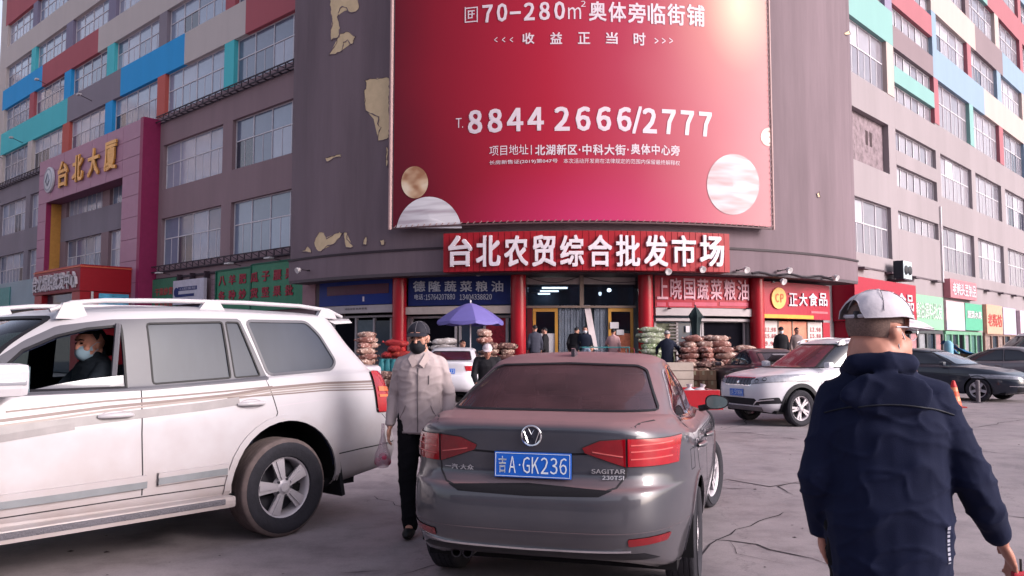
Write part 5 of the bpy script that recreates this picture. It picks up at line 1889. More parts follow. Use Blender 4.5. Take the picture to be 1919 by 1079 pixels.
suv.panel('grille', rounded([(-.45, .84), (.45, .84), (.48, 1.02), (-.48, 1.02)], .03), 'F', CHROME, .008, test=lambda m: m.x > 1.9)
AX, AR = 1.425, .495
suv.arch(-AX, .42, AR, WHITEP, lip=.05, off=.014)
suv.arch(AX, .42, AR, WHITEP, lip=.05, off=.014)
# seams
DS = [(-.25, 1.20), (-.245, .9), (-.26, .48)]
suv.strip('door_seam', 'L', DS, .009, .001, SEAM)
suv.strip('door_seam', 'L', [(-1.25, 1.24), (-1.30, 1.10), (-1.335, .98), (-1.30, .90)], .008, .001, SEAM)
suv.strip('door_seam', 'L', [(-.93, .60), (-.90, .47), (-.26, .47), (.6, .46), (1.0, .46)], .008, .001, SEAM)
suv.strip('shoulder_crease', 'L', [(-1.33, 1.03), (-1.75, 1.06), (-2.2, 1.08)], .006, .001, M('crease_grey', rgb(190, 180, 190, .7), var=0))
suv.strip('bumper_seam', 'L', [(-1.93, .60), (-2.2, .62), (-2.70, .64)], .010, .001, SEAM)
suv.strip('bumper_seam', 'L', [(-2.47, .90), (-2.58, .82), (-2.68, .76)], .006, .001, SEAM)
# mouldings and stripes
GREYM = M('moulding_grey', rgb(134, 136, 142, .62), rough=.5, var=.15, scale=4)
mo = suv.strip('side_moulding', 'L', [(-.275, .575), (.3, .565), (1.0, .56)], .085, .022, WHITEP)
suv.strip('moulding_insert', 'L', [(-.28, .555), (.3, .545), (1.0, .54)], .045, .026, GREYM, parent=mo)
mo = suv.strip('side_moulding', 'L', [(-.36, .58), (-.90, .592)], .085, .022, WHITEP)
suv.strip('moulding_insert', 'L', [(-.36, .567), (-.89, .578)], .045, .026, GREYM, parent=mo)
TAUPE = [M('stripe_taupe', rgb(176, 160, 156, .46), rough=.4, var=.1), M('stripe_brown', rgb(150, 128, 126, .42), rough=.4, var=.1), M('stripe_silver', rgb(176, 168, 172, .42), rough=.35, var=.15, scale=6)]
for k, (w_, mtr, pts) in enumerate([
    (.020, 1, [(1.0, 1.02), (.4, 1.065), (0, 1.095), (-.5, 1.115), (-.9, 1.135), (-1.3, 1.175), (-1.8, 1.195), (-2.43, 1.19)]),
    (.014, 0, [(1.0, .99), (.4, 1.035), (0, 1.07), (-.5, 1.10), (-.9, 1.12), (-1.3, 1.155), (-1.8, 1.175), (-2.43, 1.165)]),
    (.012, 1, [(.6, 1.10), (0, 1.135), (-.5, 1.15), (-.9, 1.165), (-1.3, 1.185)]),
    (.012, 0, [(-.9, 1.10), (-1.3, 1.135), (-1.8, 1.155), (-2.43, 1.142)]),
    (.010, 1, [(-.9, 1.115), (-1.3, 1.120), (-1.8, 1.135), (-2.43, 1.118)]),
    (.060, 2, [(1.0, .96), (.4, .998), (-.2, 1.035), (-.7, 1.062), (-1.0, 1.088)]),
    (.045, 2, [(1.0, .90), (.5, .955), (.2, .985)])]):
    suv.strip('body_stripe', 'L', pts, w_, .0015 + k * .0004, TAUPE[mtr])
# door handles
def handle(car, x, z, y, L_=.23, mt=None, parent=None):
    h, n = car.proj('L' if y > 0 else 'R', x, z)
    if h is None: return
    s = 1 if y > 0 else -1
    m = MB()
    m.tube([h + Vector((-L_ / 2, s * .006, 0)), h + Vector((-L_ / 2 + .03, s * .034, .004)), h + Vector((0, s * .042, .006)), h + Vector((L_ / 2 - .03, s * .034, .004)), h + Vector((L_ / 2, s * .006, 0))], [.012, .016, .018, .016, .012], 10)
    hd = m.build('door_handle', mt, car.root)
    m = MB(); q = [(h.x + L_ * .42 * math.cos(2 * PI * k / 16), h.z + .035 * math.sin(2 * PI * k / 16)) for k in range(17)]
    car.strip('handle_cup', 'L' if y > 0 else 'R', q, .008, .001, M('cup_shade', rgb(170, 160, 170, .6), var=0), parent=hd)
for s_ in (1, -1):
    handle(suv, -.065, 1.035, s_, mt=WHITEP); handle(suv, -1.10, 1.06, s_, mt=WHITEP)
# running board
for s_ in (1, -1):
    m = MB()
    m.box(-.93, 1.0, s_ * .90, s_ * 1.075, .315, .40, 0, bev=.03)
    rb = m.build('running_board', WHITEP, suv.root)
    m = MB(); m.box(-.84, .95, s_ * 1.02, s_ * 1.081, .345, .388, 0, bev=.012); m.build('tread_strip', M('tread_grey', rgb(104, 100, 108, .6), rough=.9, bump=.6, bscale=60), rb)
    m = MB(); m.box(-.96, 1.0, s_ * .80, s_ * .95, .40, .47); m.build('sill', WHITEP, suv.root)
# mud flap
for s_ in (1, -1):
    m = MB(); m.prism([(-1.915, .66), (-1.945, .64), (-2.02, .25), (-1.985, .24)], s_ * .70, s_ * .975); m.build('mud_flap', RUBBER, suv.root)
# roof rails
def rail(car, pts, y, r, feet, mt):
    m = MB()
    m.tube([(x, y * (1 - .0 * i), z) for i, (x, z) in enumerate(pts)], r, 10)
    rl = m.build('roof_rail', mt, car.root)
    for fx in feet:
        h, n = car.proj('T', fx, y)
        zt = 1.88
        for (a, za), (b, zb) in zip(pts, pts[1:]):
            if min(a, b) <= fx <= max(a, b): zt = za + (zb - za) * (fx - a) / (b - a)
        m = MB(); m.prism([(fx - .11, h.z - .01), (fx + .11, h.z - .01), (fx + .06, zt), (fx - .06, zt)], y - .022, y + .022); m.build('rail_foot', mt, rl)
for s_ in (1, -1):
    rail(suv, [(.26, 1.745), (.12, 1.80), (-.1, 1.825), (-.6, 1.845), (-1.2, 1.855), (-1.75, 1.848), (-2.05, 1.82), (-2.20, 1.765)], s_ * .665, [.016, .019, .019, .018, .018, .018, .018, .014], [.12, -.92, -2.02], WHITEP)
# spoiler, mirror
m = MB()
vs = []
for y in (-.68, -.6, 0, .6, .68):
    e = 0 if abs(y) < .65 else .05
    vs += [(-2.05, y, 1.755 - e * .6), (-2.33 + e, y, 1.755 - e * .4), (-2.36 + e, y, 1.725 - e * .2), (-2.12, y, 1.70)]
F = []
for i in range(4):
    for k in range(4):
        F.append((4 * i + k, 4 * i + (k + 1) % 4, 4 * i + 4 + (k + 1) % 4, 4 * i + 4 + k))
F += [(0, 1, 2, 3), (16, 17, 18, 19)]
m.add(vs, F); m.build('spoiler', WHITEP, suv.root)
for s_ in (1, -1):
    m = MB(); m.box(.56, .80, s_ * .98, s_ * 1.22, 1.20, 1.40, 0, bev=.05)
    mr = m.build('wing_mirror', WHITEP, suv.root)
    m = MB(); m.box(.555, .562, s_ * 1.01, s_ * 1.19, 1.225, 1.38); m.build('mirror_glass', M('mirror_face', rgb(110, 130, 140, .7), rough=.05, metal=.6), mr)
    m = MB(); m.box(.58, .805, s_ * 1.14, s_ * 1.226, 1.27, 1.30, 0, bev=.01); m.build('indicator', M('indicator_grey', rgb(150, 150, 160, .6), rough=.15), mr)
    m = MB(); m.tube([(.66, s_ * .90, 1.20), (.68, s_ * 1.03, 1.23)], .03, 8); m.build('mirror_arm', RUBBER, mr)
for x in (-AX, AX):
    for y in (.855, -.855):
        wheel(suv, x, y, .385, .275, .235, 'suv', spin=.25)
suv.floor(.32)
# cabin: seats, dashboard, wheel
SEATM = M('seat_dark', rgb(30, 32, 50, .7), rough=.7)
for y in (.38, -.38):
    for x in (-.35,):
        m = MB()
        m.box(x - .02, x + .5, y - .25, y + .25, .72, .90, 0, bev=.05)
        m.box(x - .16, x + .04, y - .25, y + .25, .80, 1.38, 0, Matrix.Translation((x, 0, .8)) @ Matrix.Rotation(rad(-12), 4, 'Y') @ Matrix.Translation((-x, 0, -.8)), bev=.06)
        st = m.build('seat', SEATM, suv.root)
        m = MB(); m.box(x - .26, x - .12, y - .13, y + .13, 1.42, 1.60, 0, bev=.05); m.build('headrest', SEATM, st)
m = MB(); m.box(-1.35, -1.15, -.65, .65, .7, 1.32, 0, bev=.06); m.build('rear_bench', SEATM, suv.root)
m = MB(); m.box(.62, 1.0, -.78, .78, .85, 1.17, 0, bev=.05); m.build('dashboard', SEATM, suv.root)
m = MB()
for k in range(24):
    pass
T = Matrix.Translation((.46, .38, 1.12)) @ Matrix.Rotation(rad(-65), 4, 'Y')
m.tube([T @ Vector((.18 * math.cos(2 * PI * k / 24), .18 * math.sin(2 * PI * k / 24), 0)) for k in range(25)], .014, 6, caps=False)
m.build('steering_wheel', RUBBER, suv.root)
m = MB(); m.tube([(-.14, .80, 1.66), (-.10, .84, 1.22)], .02, 6); m.build('door_pillar_trim', FRG, suv.root)
suv.finish(WHITEP, LINING, extra={1: ('window_frame', FRG)})

# ---------------------------------------- the dusty grey saloon in front
DUSTR = rgb(156, 116, 120, .66)
GREYP = M('paint_grey_metallic', rgb(80, 87, 102, .38), rough=.30, metal=.2, var=.08, scale=2, coat=.9, dust=DUSTR, dust_amt=.88, low_dirt=rgb(104, 98, 104, .55))
sedR = [
    (2.10, -2.12, .78, 5, 4.8, [(-2.2, .325), (-1.8, .22), (1.9, .20), (2.1, .24)]),
    (2.20, -2.24, .84, 5, 4.8, [(-2.3, .365), (-1.8, .26), (1.9, .22), (2.1, .26)]),
    (2.28, -2.30, .875, 5, 4.9, [(-2.3, .42), (1.9, .36)]),
    (2.31, -2.335, .888, 5, 4.9, [(-2.3, .52), (2.0, .48)]),
    (2.30, -2.335, .890, 5, 4.9, [(-2.3, .62), (2.0, .58)]),
    (2.28, -2.318, .890, 5, 4.9, [(-2.35, .705), (-1.8, .70), (2.0, .64)]),
    (2.27, -2.285, .890, 5, 4.9, [(-2.35, .735), (-1.8, .73), (2.0, .66)], True),
    (2.25, -2.255, .889, 5, 4.9, [(-2.35, .80), (-1.6, .80), (1.8, .69)]),
    (2.20, -2.262, .882, 4.5, 4.9, [(-2.35, .915), (-1.6, .885), (1.6, .76), (2.2, .70)]),
    (2.12, -2.272, .865, 4.2, 4.8, [(-2.35, 1.02), (-1.8, .975), (-1.2, .935), (.9, .875), (1.7, .80), (2.1, .73)]),
    (2.05, -2.262, .845, 4.0, 4.7, [(-2.35, 1.068), (-1.8, 1.01), (-1.2, .965), (.9, .91), (1.7, .83), (2.1, .75)]),
    (1.95, -2.225, .815, 4.0, 4.6, [(-2.3, 1.092), (-1.8, 1.045), (-1.2, .985), (.9, .94), (1.6, .87), (2.0, .78)], True),
    (1.45, -2.00, .775, 4.0, 6, [(-2.1, 1.102), (-1.7, 1.08), (-1.2, 1.01), (.6, .965), (1.4, .92)]),
    (1.02, -1.86, .750, 3.6, 5.5, [(-1.9, 1.108), (-1.5, 1.08), (-1.1, 1.03), (.4, .99), (1.0, .975)], True),
    (.60, -1.56, .690, 3.6, 5, [(-1.6, 1.235), (-.8, 1.20), (.6, 1.175)]),
    (.14, -1.24, .610, 3.6, 4.5, [(-1.3, 1.355), (-.8, 1.365), (.1, 1.34)]),
    (.02, -1.13, .565, 3.4, 4.2, [(-1.2, 1.395), (-.6, 1.415), (.1, 1.38)]),
    (-.12, -1.00, .44, 3.2, 4, [(-1.1, 1.43), (-.6, 1.448), (-.1, 1.42)]),
    (-.35, -.75, .10, 3, 3, 1.462),
]
sed = Car('saloon_car', 'dusty dark grey saloon seen from behind with a blue number plate', 'car', (.71, 6.86), rad(15.8), sedR, N=120, sub=5)
sed.width = .89
RGL = glass_mat('rear_glass_dusty', (.6, .62, .7), .55, .04, dust=.17, dcol=rgb(150, 104, 112, .7), ior=1.75)
SGL = glass_mat('side_glass_sedan', (.6, .62, .66), .6, .03, dust=.08, dcol=rgb(150, 110, 118, .6), ior=1.6)
sed.panel('rear_window', rounded([(.66, 1.114), (-.66, 1.114), (-.535, 1.345), (-.47, 1.372), (0, 1.385), (.47, 1.372), (.535, 1.345)], .02, 2), 'B', RGL, -.003, test=lambda m: m.x < -1.0 and m.z > 1.08, rim=.010, rim_mat=RUBBER)
sed.panel('windscreen', rounded([(.60, 1.02), (-.60, 1.02), (-.50, 1.36), (.50, 1.36)], .05), 'F', SGL, -.003, test=lambda m: m.x > -.1 and m.z > .98, rim=.015, rim_mat=RUBBER)
for v in 'LR':
    sed.panel('side_window', rounded([(.62, 1.01), (.08, 1.325), (-.50, 1.365), (-.52, 1.005)], .02, 2), v, SGL, -.003, rim=.016, rim_mat=CHROME)
    sed.panel('side_window', rounded([(-.56, 1.005), (-.54, 1.365), (-.98, 1.33), (-1.42, 1.10), (-1.36, 1.05)], .03, 2), v, SGL, -.003, rim=.016, rim_mat=CHROME)
# lamps
LRED = M('lamp_red_dark', rgb(176, 14, 34, .34), rough=.12, var=.2, scale=10, coat=.9)
LREDB = M('lamp_red_bright', rgb(206, 26, 44, .42), rough=.12, var=.2, scale=12, coat=.9)
for s_ in (1, -1):
    a = sed.panel('tail_lamp', [(s_ * .545, .845), (s_ * .790, .845), (s_ * .800, .985), (s_ * .545, .995)], 'B', LREDB, .010, test=lambda m: m.x < -1.5 and m.z < 1.02, rim=.008, rim_mat=SEAM)
    b = sed.panel('tail_lamp', [(s_ * .535, .843), (s_ * .535, .995), (s_ * .40, .985), (s_ * .305, .945), (s_ * .318, .918)], 'B', LRED, .008, test=lambda m: m.x < -1.5 and m.z < 1.02, rim=.008, rim_mat=SEAM)
    for z in (.885, .925, .96):
        sed.strip('lamp_line', 'B', [(s_ * .56, z), (s_ * .76, z + .004)], .006, .013, M('lamp_line', rgb(246, 120, 120, .5), rough=.1), parent=a)
    sed.strip('lamp_line', 'B', [(s_ * .36, .925), (s_ * .52, .90)], .006, .012, _mc['lamp_line'], parent=b)
    sed.panel('reflector', rounded([(s_ * .55, .425), (s_ * .74, .437), (s_ * .76, .478), (s_ * .55, .468)], .01), 'B', LRED, .006, test=lambda m: m.x < -1.9)
    sed.panel('headlight', rounded([(s_ * .45, .60), (s_ * .86, .64), (s_ * .86, .76), (s_ * .5, .70)], .03), 'F', M('headlamp', rgb(206, 206, 214, .7)), .006, test=lambda m: m.x > 1.2)
# boot lid gap: dark undercut below the lid and seams
sed.strip('boot_gap', 'B', [(.565, 1.055), (.545, 1.0)], .010, .001, SEAM)
sed.strip('boot_gap', 'B', [(-.565, 1.055), (-.545, 1.0)], .010, .001, SEAM)
sed.strip('boot_gap', 'B', [(.540, .84), (.535, .79), (.49, .735), (.40, .708)], .010, .001, SEAM)
sed.strip('boot_gap', 'B', [(-.540, .84), (-.535, .79), (-.49, .735), (-.40, .708)], .010, .001, SEAM)
sed.panel('bumper_gap', [(.47, .722), (.40, .690), (0, .680), (-.40, .690), (-.47, .722), (0, .745)], 'B', M('shadow_gap_black', rgb(24, 22, 30, .6), rough=.9, var=0), .001, test=lambda m: m.x < -2)
sed.strip('lid_crease', 'B', [(.33, .912), (.18, .905), (0, .902), (-.18, .905), (-.33, .912)], .012, .001, _mc['shadow_gap_black'])
sed.strip('bumper_crease', 'B', [(.84, .50), (.5, .492), (0, .488), (-.5, .492), (-.84, .50)], .010, .004, GREYP)
cs = sed.strip('chrome_strip', 'B', [(.66, .415), (.5, .398), (0, .390), (-.56, .398)], .012, .008, CHROME)
sed.panel('lower_valance', [(.70, .335), (.60, .392), (0, .384), (-.60, .392), (-.70, .335), (0, .31)], 'B', M('valance_black', rgb(40, 38, 46, .6), rough=.6), .002, test=lambda m: m.x < -1.9)
m = MB()
for y in (.50, .43):
    m.lathe([(.025, 0), (.032, 0), (.032, .16), (.025, .16)], 14, 0, Matrix.Translation((-2.06, y, .285)) @ Matrix.Rotation(PI / 2, 4, 'Y'))
m.build('exhaust_pipe', ALLOYD, sed.root)
# number plate, badge, lettering
h, n = sed.proj('B', -.022, .835)
flat_plate(sed, 'B', -.025, .842, h.x - .022, ('吉', 'A'), 'GK236', tilt=rad(3))
h, n = sed.proj('B', -.02, 1.005)
m = MB()
T = Matrix.Translation(h + Vector((-.004, 0, 0))) @ n.to_track_quat('Z', 'Y').to_matrix().to_4x4()
m.lathe([(.050, 0), (.050, .006), (.056, .008), (.060, .005), (.060, 0)], 32, 0, T)
bd = m.build('badge', CHROME, sed.root)
m = MB(); m.lathe([(0, .001), (.05, .001)], 32, 0, T); m.build('badge_field', M('badge_field', rgb(60, 62, 76, .6), rough=.2), bd)
def T2(x, z): 
    hh, nn = sed.proj('B', -.02 - x, 1.005 + z)
    return hh + nn * .007
m = MB()
for pts in ([(-.022, .044), (0, .006), (.022, .044)], [(-.044, .022), (-.020, -.042), (0, -.002), (.020, -.042), (.044, .022)]):
    m.tube([T2(*p) for p in pts], .0034, 5)
m.build('badge_letters', CHROME, bd)
LETC = M('letter_chrome', rgb(200, 196, 204, .7), rough=.25, metal=.4, var=0)
sed.text('lettering', '一汽·大众', 'B', .505, .798, .325, .830, LETC, bold=.03)
sed.text('lettering', 'SAGITAR', 'B', -.352, .806, -.530, .832, LETC, bold=.012)
sed.text('lettering', '230TSI', 'B', -.412, .772, -.525, .795, LETC, bold=.01)
# side seams and handles
for v in 'LR':
    sed.strip('door_seam', v, [(-.53, 1.0), (-.53, .5), (-.5, .32)], .008, .001, SEAM)
    sed.strip('door_seam', v, [(.60, 1.0), (.66, .5), (.62, .32)], .008, .001, SEAM)
    sed.strip('door_seam', v, [(-1.42, 1.03), (-1.30, .75), (-1.02, .55), (-1.0, .33), (-.5, .32), (.62, .31)], .008, .001, SEAM)
    sed.strip('fuel_flap' if v == 'R' else 'panel_seam', v, [(-1.62, .88), (-1.62, .76), (-1.50, .76), (-1.50, .88), (-1.62, .88)], .005, .001, SEAM)
for s_ in (1, -1):
    handle(sed, -.42, .855, s_, .18, GREYP); handle(sed, -1.28, .875, s_, .18, GREYP)
sed.arch(-1.325, .33, .355, GREYP, lip=.03, off=.008)
sed.arch(1.325, .33, .355, GREYP, lip=.03, off=.008)
for y in (.775, -.775):
    wheel(sed, -1.325, y, .318, .205, .215, 'multi', spin=.3)
    wheel(sed, 1.325, y, .318, .205, .215, 'multi', steer=rad(-14), spin=.1)
for s_ in (1, -1):
    m = MB(); ellip_ = []
    vs, fs = [], []
    for i in range(7):
        f = i / 6; r = (1 - .75 * f ** 2.2)
        for k in range(20):
            a_ = 2 * PI * k / 20
            c_, sn = math.cos(a_), math.sin(a_)
            y = .098 * r * math.copysign(abs(c_) ** .8, c_); z = .060 * r * math.copysign(abs(sn) ** .8, sn) * (1 - .18 * c_)
            vs.append((.42 + .13 * f, s_ * (.935 + y), 1.035 + z))
    fs = [(i * 20 + k, i * 20 + (k + 1) % 20, (i + 1) * 20 + (k + 1) % 20, (i + 1) * 20 + k) for i in range(6) for k in range(20)] + [tuple(range(20)), tuple(range(120, 140))]
    m.add(vs, fs, 0, True)
    mr = m.build('wing_mirror', M('mirror_shell', rgb(36, 36, 44, .62), rough=.25, coat=.5), sed.root)
    m = MB(); m.add([(.416, s_ * .935 + .88 * (v[1] - s_ * .935), 1.035 + .86 * (v[2] - 1.035)) for v in vs[:20]], [tuple(range(20))]); m.build('mirror_glass', M('mirror_face2', rgb(140, 160, 164, .7), rough=.04, metal=.7), mr)
    m = MB(); m.tube([(.46, s_ * .78, .975), (.47, s_ * .90, 1.0)], .026, 8); m.build('mirror_arm', RUBBER, mr)
    sed.strip('boot_gap', 'T', [(-2.17, s_ * .582), (-2.06, s_ * .615), (-1.93, s_ * .665)], .010, .001, SEAM)
    sed.strip('waist_chrome', 'L' if s_ > 0 else 'R', [(-1.40, 1.035), (-.9, 1.0), (-.5, .985), (.62, .975)], .014, .006, CHROME)
# aerial fin
m = MB(); m.prism([(-1.02, 1.425), (-.86, 1.44), (-.90, 1.448), (-1.0, 1.49), (-1.03, 1.485)], -.012, .012); m.build('aerial', GREYP, sed.root)
m = MB(); m.box(-1.80, -1.30, -.55, .55, .75, 1.04); m.build('parcel_shelf', LINING, sed.root)
for y in (.36, -.36):
    for x in (-.02,):
        m = MB(); m.box(x - .16, x, y - .24, y + .24, .55, 1.10, 0, bev=.05); m.box(x, x + .5, y - .24, y + .24, .42, .56, 0, bev=.04); st = m.build('seat', SEATM, sed.root)
        m = MB(); m.box(x - .17, x - .06, y - .13, y + .13, 1.14, 1.29, 0, bev=.045); m.build('headrest', SEATM, st)
m = MB(); m.box(-1.28, -1.08, -.62, .62, .5, 1.06, 0, bev=.05); rb = m.build('rear_bench', SEATM, sed.root)
for y in (.36, -.36):
    m = MB(); m.box(-1.27, -1.15, y - .13, y + .13, 1.07, 1.17, 0, bev=.04); m.build('headrest', SEATM, rb)
m = MB(); m.box(.55, .95, -.66, .66, .6, .95, 0, bev=.05); m.build('dashboard', SEATM, sed.root)
sed.floor(.20)
sed.finish(GREYP, LINING)

# ---------------------------------------- the other cars
def scaled(rings, sx, sy, sz):
    out = []
    for r in rings:
        zp = r[5]
        zp = [(x * sx, z * sz) for x, z in zp] if isinstance(zp, list) else zp * sz
        out.append((r[0] * sx, r[1] * sx, r[2] * sy, r[3], r[4], zp) + tuple(r[6:]))
    return out
HEADL = M('headlamp_grey', rgb(168, 168, 182, .5), rough=.08, coat=1.0, var=.3, scale=9)
WGL = M('glass_dark_car', rgb(46, 48, 60, .7), rough=.06, var=.1, spec=.8)
WGB = M('glass_bright', rgb(150, 164, 184, .5), rough=.08, var=.15, spec=.9)
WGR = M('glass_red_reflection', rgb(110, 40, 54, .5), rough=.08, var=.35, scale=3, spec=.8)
TRIMB = flat('trim_black', 34, 32, 40, .6, rough=.6)
def paint_m(key, r, g, b, k, **kw):
    return M(key, rgb(r, g, b, k), rough=.3, var=.04, coat=.6, **kw)
def saloon(name, label, loc, az, paint, s=(1, 1, 1), glassf=None, glassb=None, glasss=None, plate=None, lamp=True, rim='five', group='parked cars in front of the market', N=64):
    c = Car(name, label, 'car', loc, az, scaled(sedR, *s), N=N, sub=3, group=group)
    sx, sy, sz = s
    c.width = .89 * sy
    q = lambda P: [(a * sx, b * sz) for a, b in P]
    r_ = lambda P: [(a * sy, b * sz) for a, b in P]
    c.panel('rear_window', rounded(r_([(.60, 1.118), (-.60, 1.118), (-.50, 1.345), (.50, 1.345)]), .03, 2), 'B', glassb or WGL, -.003, test=lambda m: m.x < -1.0 and m.z > 1.08 * sz, rim=.016, rim_mat=RUBBER)
    c.panel('windscreen', rounded(r_([(.62, 1.01), (-.62, 1.01), (-.50, 1.36), (.50, 1.36)]), .04, 2), 'F', glassf or WGL, -.003, test=lambda m: m.x > -.1 and m.z > .98 * sz, rim=.016, rim_mat=RUBBER)
    for v in 'LR':
        c.panel('side_window', rounded(q([(.62, 1.01), (.08, 1.325), (-.50, 1.365), (-.52, 1.005)]), .02, 2), v, glasss or WGL, -.003, rim=.014, rim_mat=RUBBER)
        c.panel('side_window', rounded(q([(-.56, 1.005), (-.54, 1.365), (-.98, 1.33), (-1.42, 1.10), (-1.36, 1.05)]), .03, 2), v, glasss or WGL, -.003, rim=.014, rim_mat=RUBBER)
        c.strip('door_seam', v, q([(-.53, 1.0), (-.53, .5), (-.5, .32)]), .008, .001, SEAM)
        c.strip('door_seam', v, q([(.60, 1.0), (.66, .5), (.62, .32)]), .008, .001, SEAM)
    for k in (1, -1):
        c.panel('tail_lamp', [(k * .50 * sy, .845 * sz), (k * .90 * sy, .835 * sz), (k * .90 * sy, .99 * sz), (k * .46 * sy, .97 * sz)], 'B', LREDB, .008, test=lambda m: m.x < -1.8)
        hl = c.panel('headlight', rounded([(k * .42 * sy, .60 * sz), (k * .89 * sy, .64 * sz), (k * .89 * sy, .75 * sz), (k * .5 * sy, .70 * sz)], .02), 'F', HEADL, .006, test=lambda m: m.x > 1.2, rim=.01, rim_mat=TRIMB)
        handle(c, -.42 * sx, .855 * sz, k, .18, paint); handle(c, -1.28 * sx, .875 * sz, k, .18, paint)
        m = MB(); m.box(.42 * sx, .56 * sx, k * .86 * sy, k * 1.03 * sy, .965 * sz, 1.08 * sz, 0, bev=.04); m.build('wing_mirror', paint, c.root)
    c.panel('grille', rounded([(-.27, .42 * sz), (.27, .42 * sz), (.33, .70 * sz), (-.33, .70 * sz)], .03), 'F', TRIMB, .006, test=lambda m: m.x > 1.8, rim=.018, rim_mat=CHROME)
    c.panel('air_intake', rounded([(-.6, .28 * sz), (.6, .28 * sz), (.66, .40 * sz), (-.66, .40 * sz)], .02), 'F', TRIMB, .004, test=lambda m: m.x > 1.8)
    c.strip('chrome_strip', 'F', [(.75 * sy, .44 * sz), (.36, .43 * sz)], .014, .006, CHROME)
    c.strip('chrome_strip', 'F', [(-.75 * sy, .44 * sz), (-.36, .43 * sz)], .014, .006, CHROME)
    h, n = c.proj('B', 0, .84 * sz)
    flat_plate(c, 'B', 0, .84 * sz, h.x - .02, ('吉', 'A') if plate else None, plate)
    h, n = c.proj('F', 0, .48 * sz)
    flat_plate(c, 'F', 0, .50 * sz, h.x + .03, None, None)
    c.arch(-1.325 * sx, .33, .36, paint, lip=.03, off=.008)
    c.arch(1.325 * sx, .33, .36, paint, lip=.03, off=.008)
    for y in (.775 * sy, -.775 * sy):
        wheel(c, -1.325 * sx, y, .325, .21, .22, rim, spin=.3); wheel(c, 1.325 * sx, y, .325, .21, .22, rim, spin=.7)
    c.floor(.20)
    return c

PAINT_W = paint_m('paint_white_car', 220, 216, 226, .62)
PAINT_N = paint_m('paint_navy', 44, 50, 66, .62)
PAINT_S = paint_m('paint_silver', 134, 128, 136, .60, metal=.2)
PAINT_D = paint_m('paint_dark_plum', 66, 56, 66, .62)
a6 = saloon('saloon_car', 'dark navy saloon facing right behind the traffic cone, with a chromed grille', (12.55, 24.4), rad(141), PAINT_N, (1.05, 1.03, 1.0), glassf=WGB, rim='five')
a6.finish(PAINT_N)
gs = saloon('saloon_car', 'taupe grey saloon seen side on behind the dark navy saloon', (16.35, 28.2), rad(318), PAINT_S, (1.02, 1.0, 1.03), glassb=WGB)
gs.finish(PAINT_S)
ws = saloon('saloon_car', 'white saloon seen from behind between the masked man and the grey saloon', (-1.60, 24.15), rad(3), PAINT_W, (1.0, 1.0, 1.02), glassb=M('glass_maroon', rgb(70, 34, 46, .6), rough=.08, var=.2), plate='E5K23')
ws.finish(PAINT_W)
wh = saloon('hatchback', 'small white car half hidden behind the rear of the big off-road car', (-4.55, 15.3), rad(276), PAINT_W, (.92, .96, 1.06))
wh.finish(PAINT_W)
dk = saloon('saloon_car', 'dark plum saloon with its boot lid raised, behind the white crossover', (6.75, 22.9), rad(354), PAINT_D, (.97, .98, 1.0))
m = MB(); m.box(-.04, .0, -.58, .58, 0, .62, 0, Matrix.Translation((-1.80, 0, 1.10)) @ Matrix.Rotation(rad(-68), 4, 'Y'), bev=.015); m.build('boot_lid', M('paint_lid', rgb(120, 112, 122, .6), rough=.3, coat=.6), dk.root)
m = MB(); m.box(-2.15, -1.9, -.55, .55, 1.06, 1.12); m.build('boot_opening', TRIMB, dk.root)
dk.finish(PAINT_D)

# white crossover with its blue plate
crR = [
    (2.02, -2.05, .80, 5, 6, [(-2.1, .34), (-1.8, .26), (1.8, .24), (2.0, .28)]),
    (2.14, -2.15, .87, 5.6, 6, [(-2.2, .42), (2.1, .36)]),
    (2.20, -2.20, .905, 5.4, 6, .50),
    (2.22, -2.21, .915, 5.4, 6, .64),
    (2.20, -2.19, .915, 5.4, 6, .80),
    (2.13, -2.16, .905, 5.4, 6, [(-2.2, .98), (-1, .97), (1.2, .95), (2.1, .91)]),
    (2.00, -2.12, .880, 4.0, 6, [(-2.2, 1.08), (-1, 1.05), (.8, 1.02), (1.5, 1.01), (2.0, .97)]),
    (1.75, -2.08, .845, 3.6, 6, [(-2.2, 1.14), (-1, 1.09), (.6, 1.07), (1.2, 1.06), (1.7, 1.02)], True),
    (1.38, -2.05, .815, 3.6, 6, [(-2.1, 1.16), (-1, 1.10), (.9, 1.085), (1.3, 1.075)]),
    (1.08, -2.02, .790, 3.4, 6, [(-2.1, 1.20), (-1, 1.14), (1.0, 1.11)], True),
    (.66, -1.96, .735, 3.4, 5.5, [(-2.0, 1.40), (.6, 1.34)]),
    (.26, -1.86, .665, 3.4, 5, [(-1.9, 1.56), (-.8, 1.59), (.2, 1.55)]),
    (.12, -1.82, .61, 3.4, 5, [(-1.9, 1.61), (-.8, 1.645), (.1, 1.60)]),
    (-.05, -1.60, .44, 3.2, 4, [(-1.7, 1.65), (-.8, 1.68), (-.1, 1.65)]),
    (-.5, -1.2, .10, 3, 3, 1.695),
]
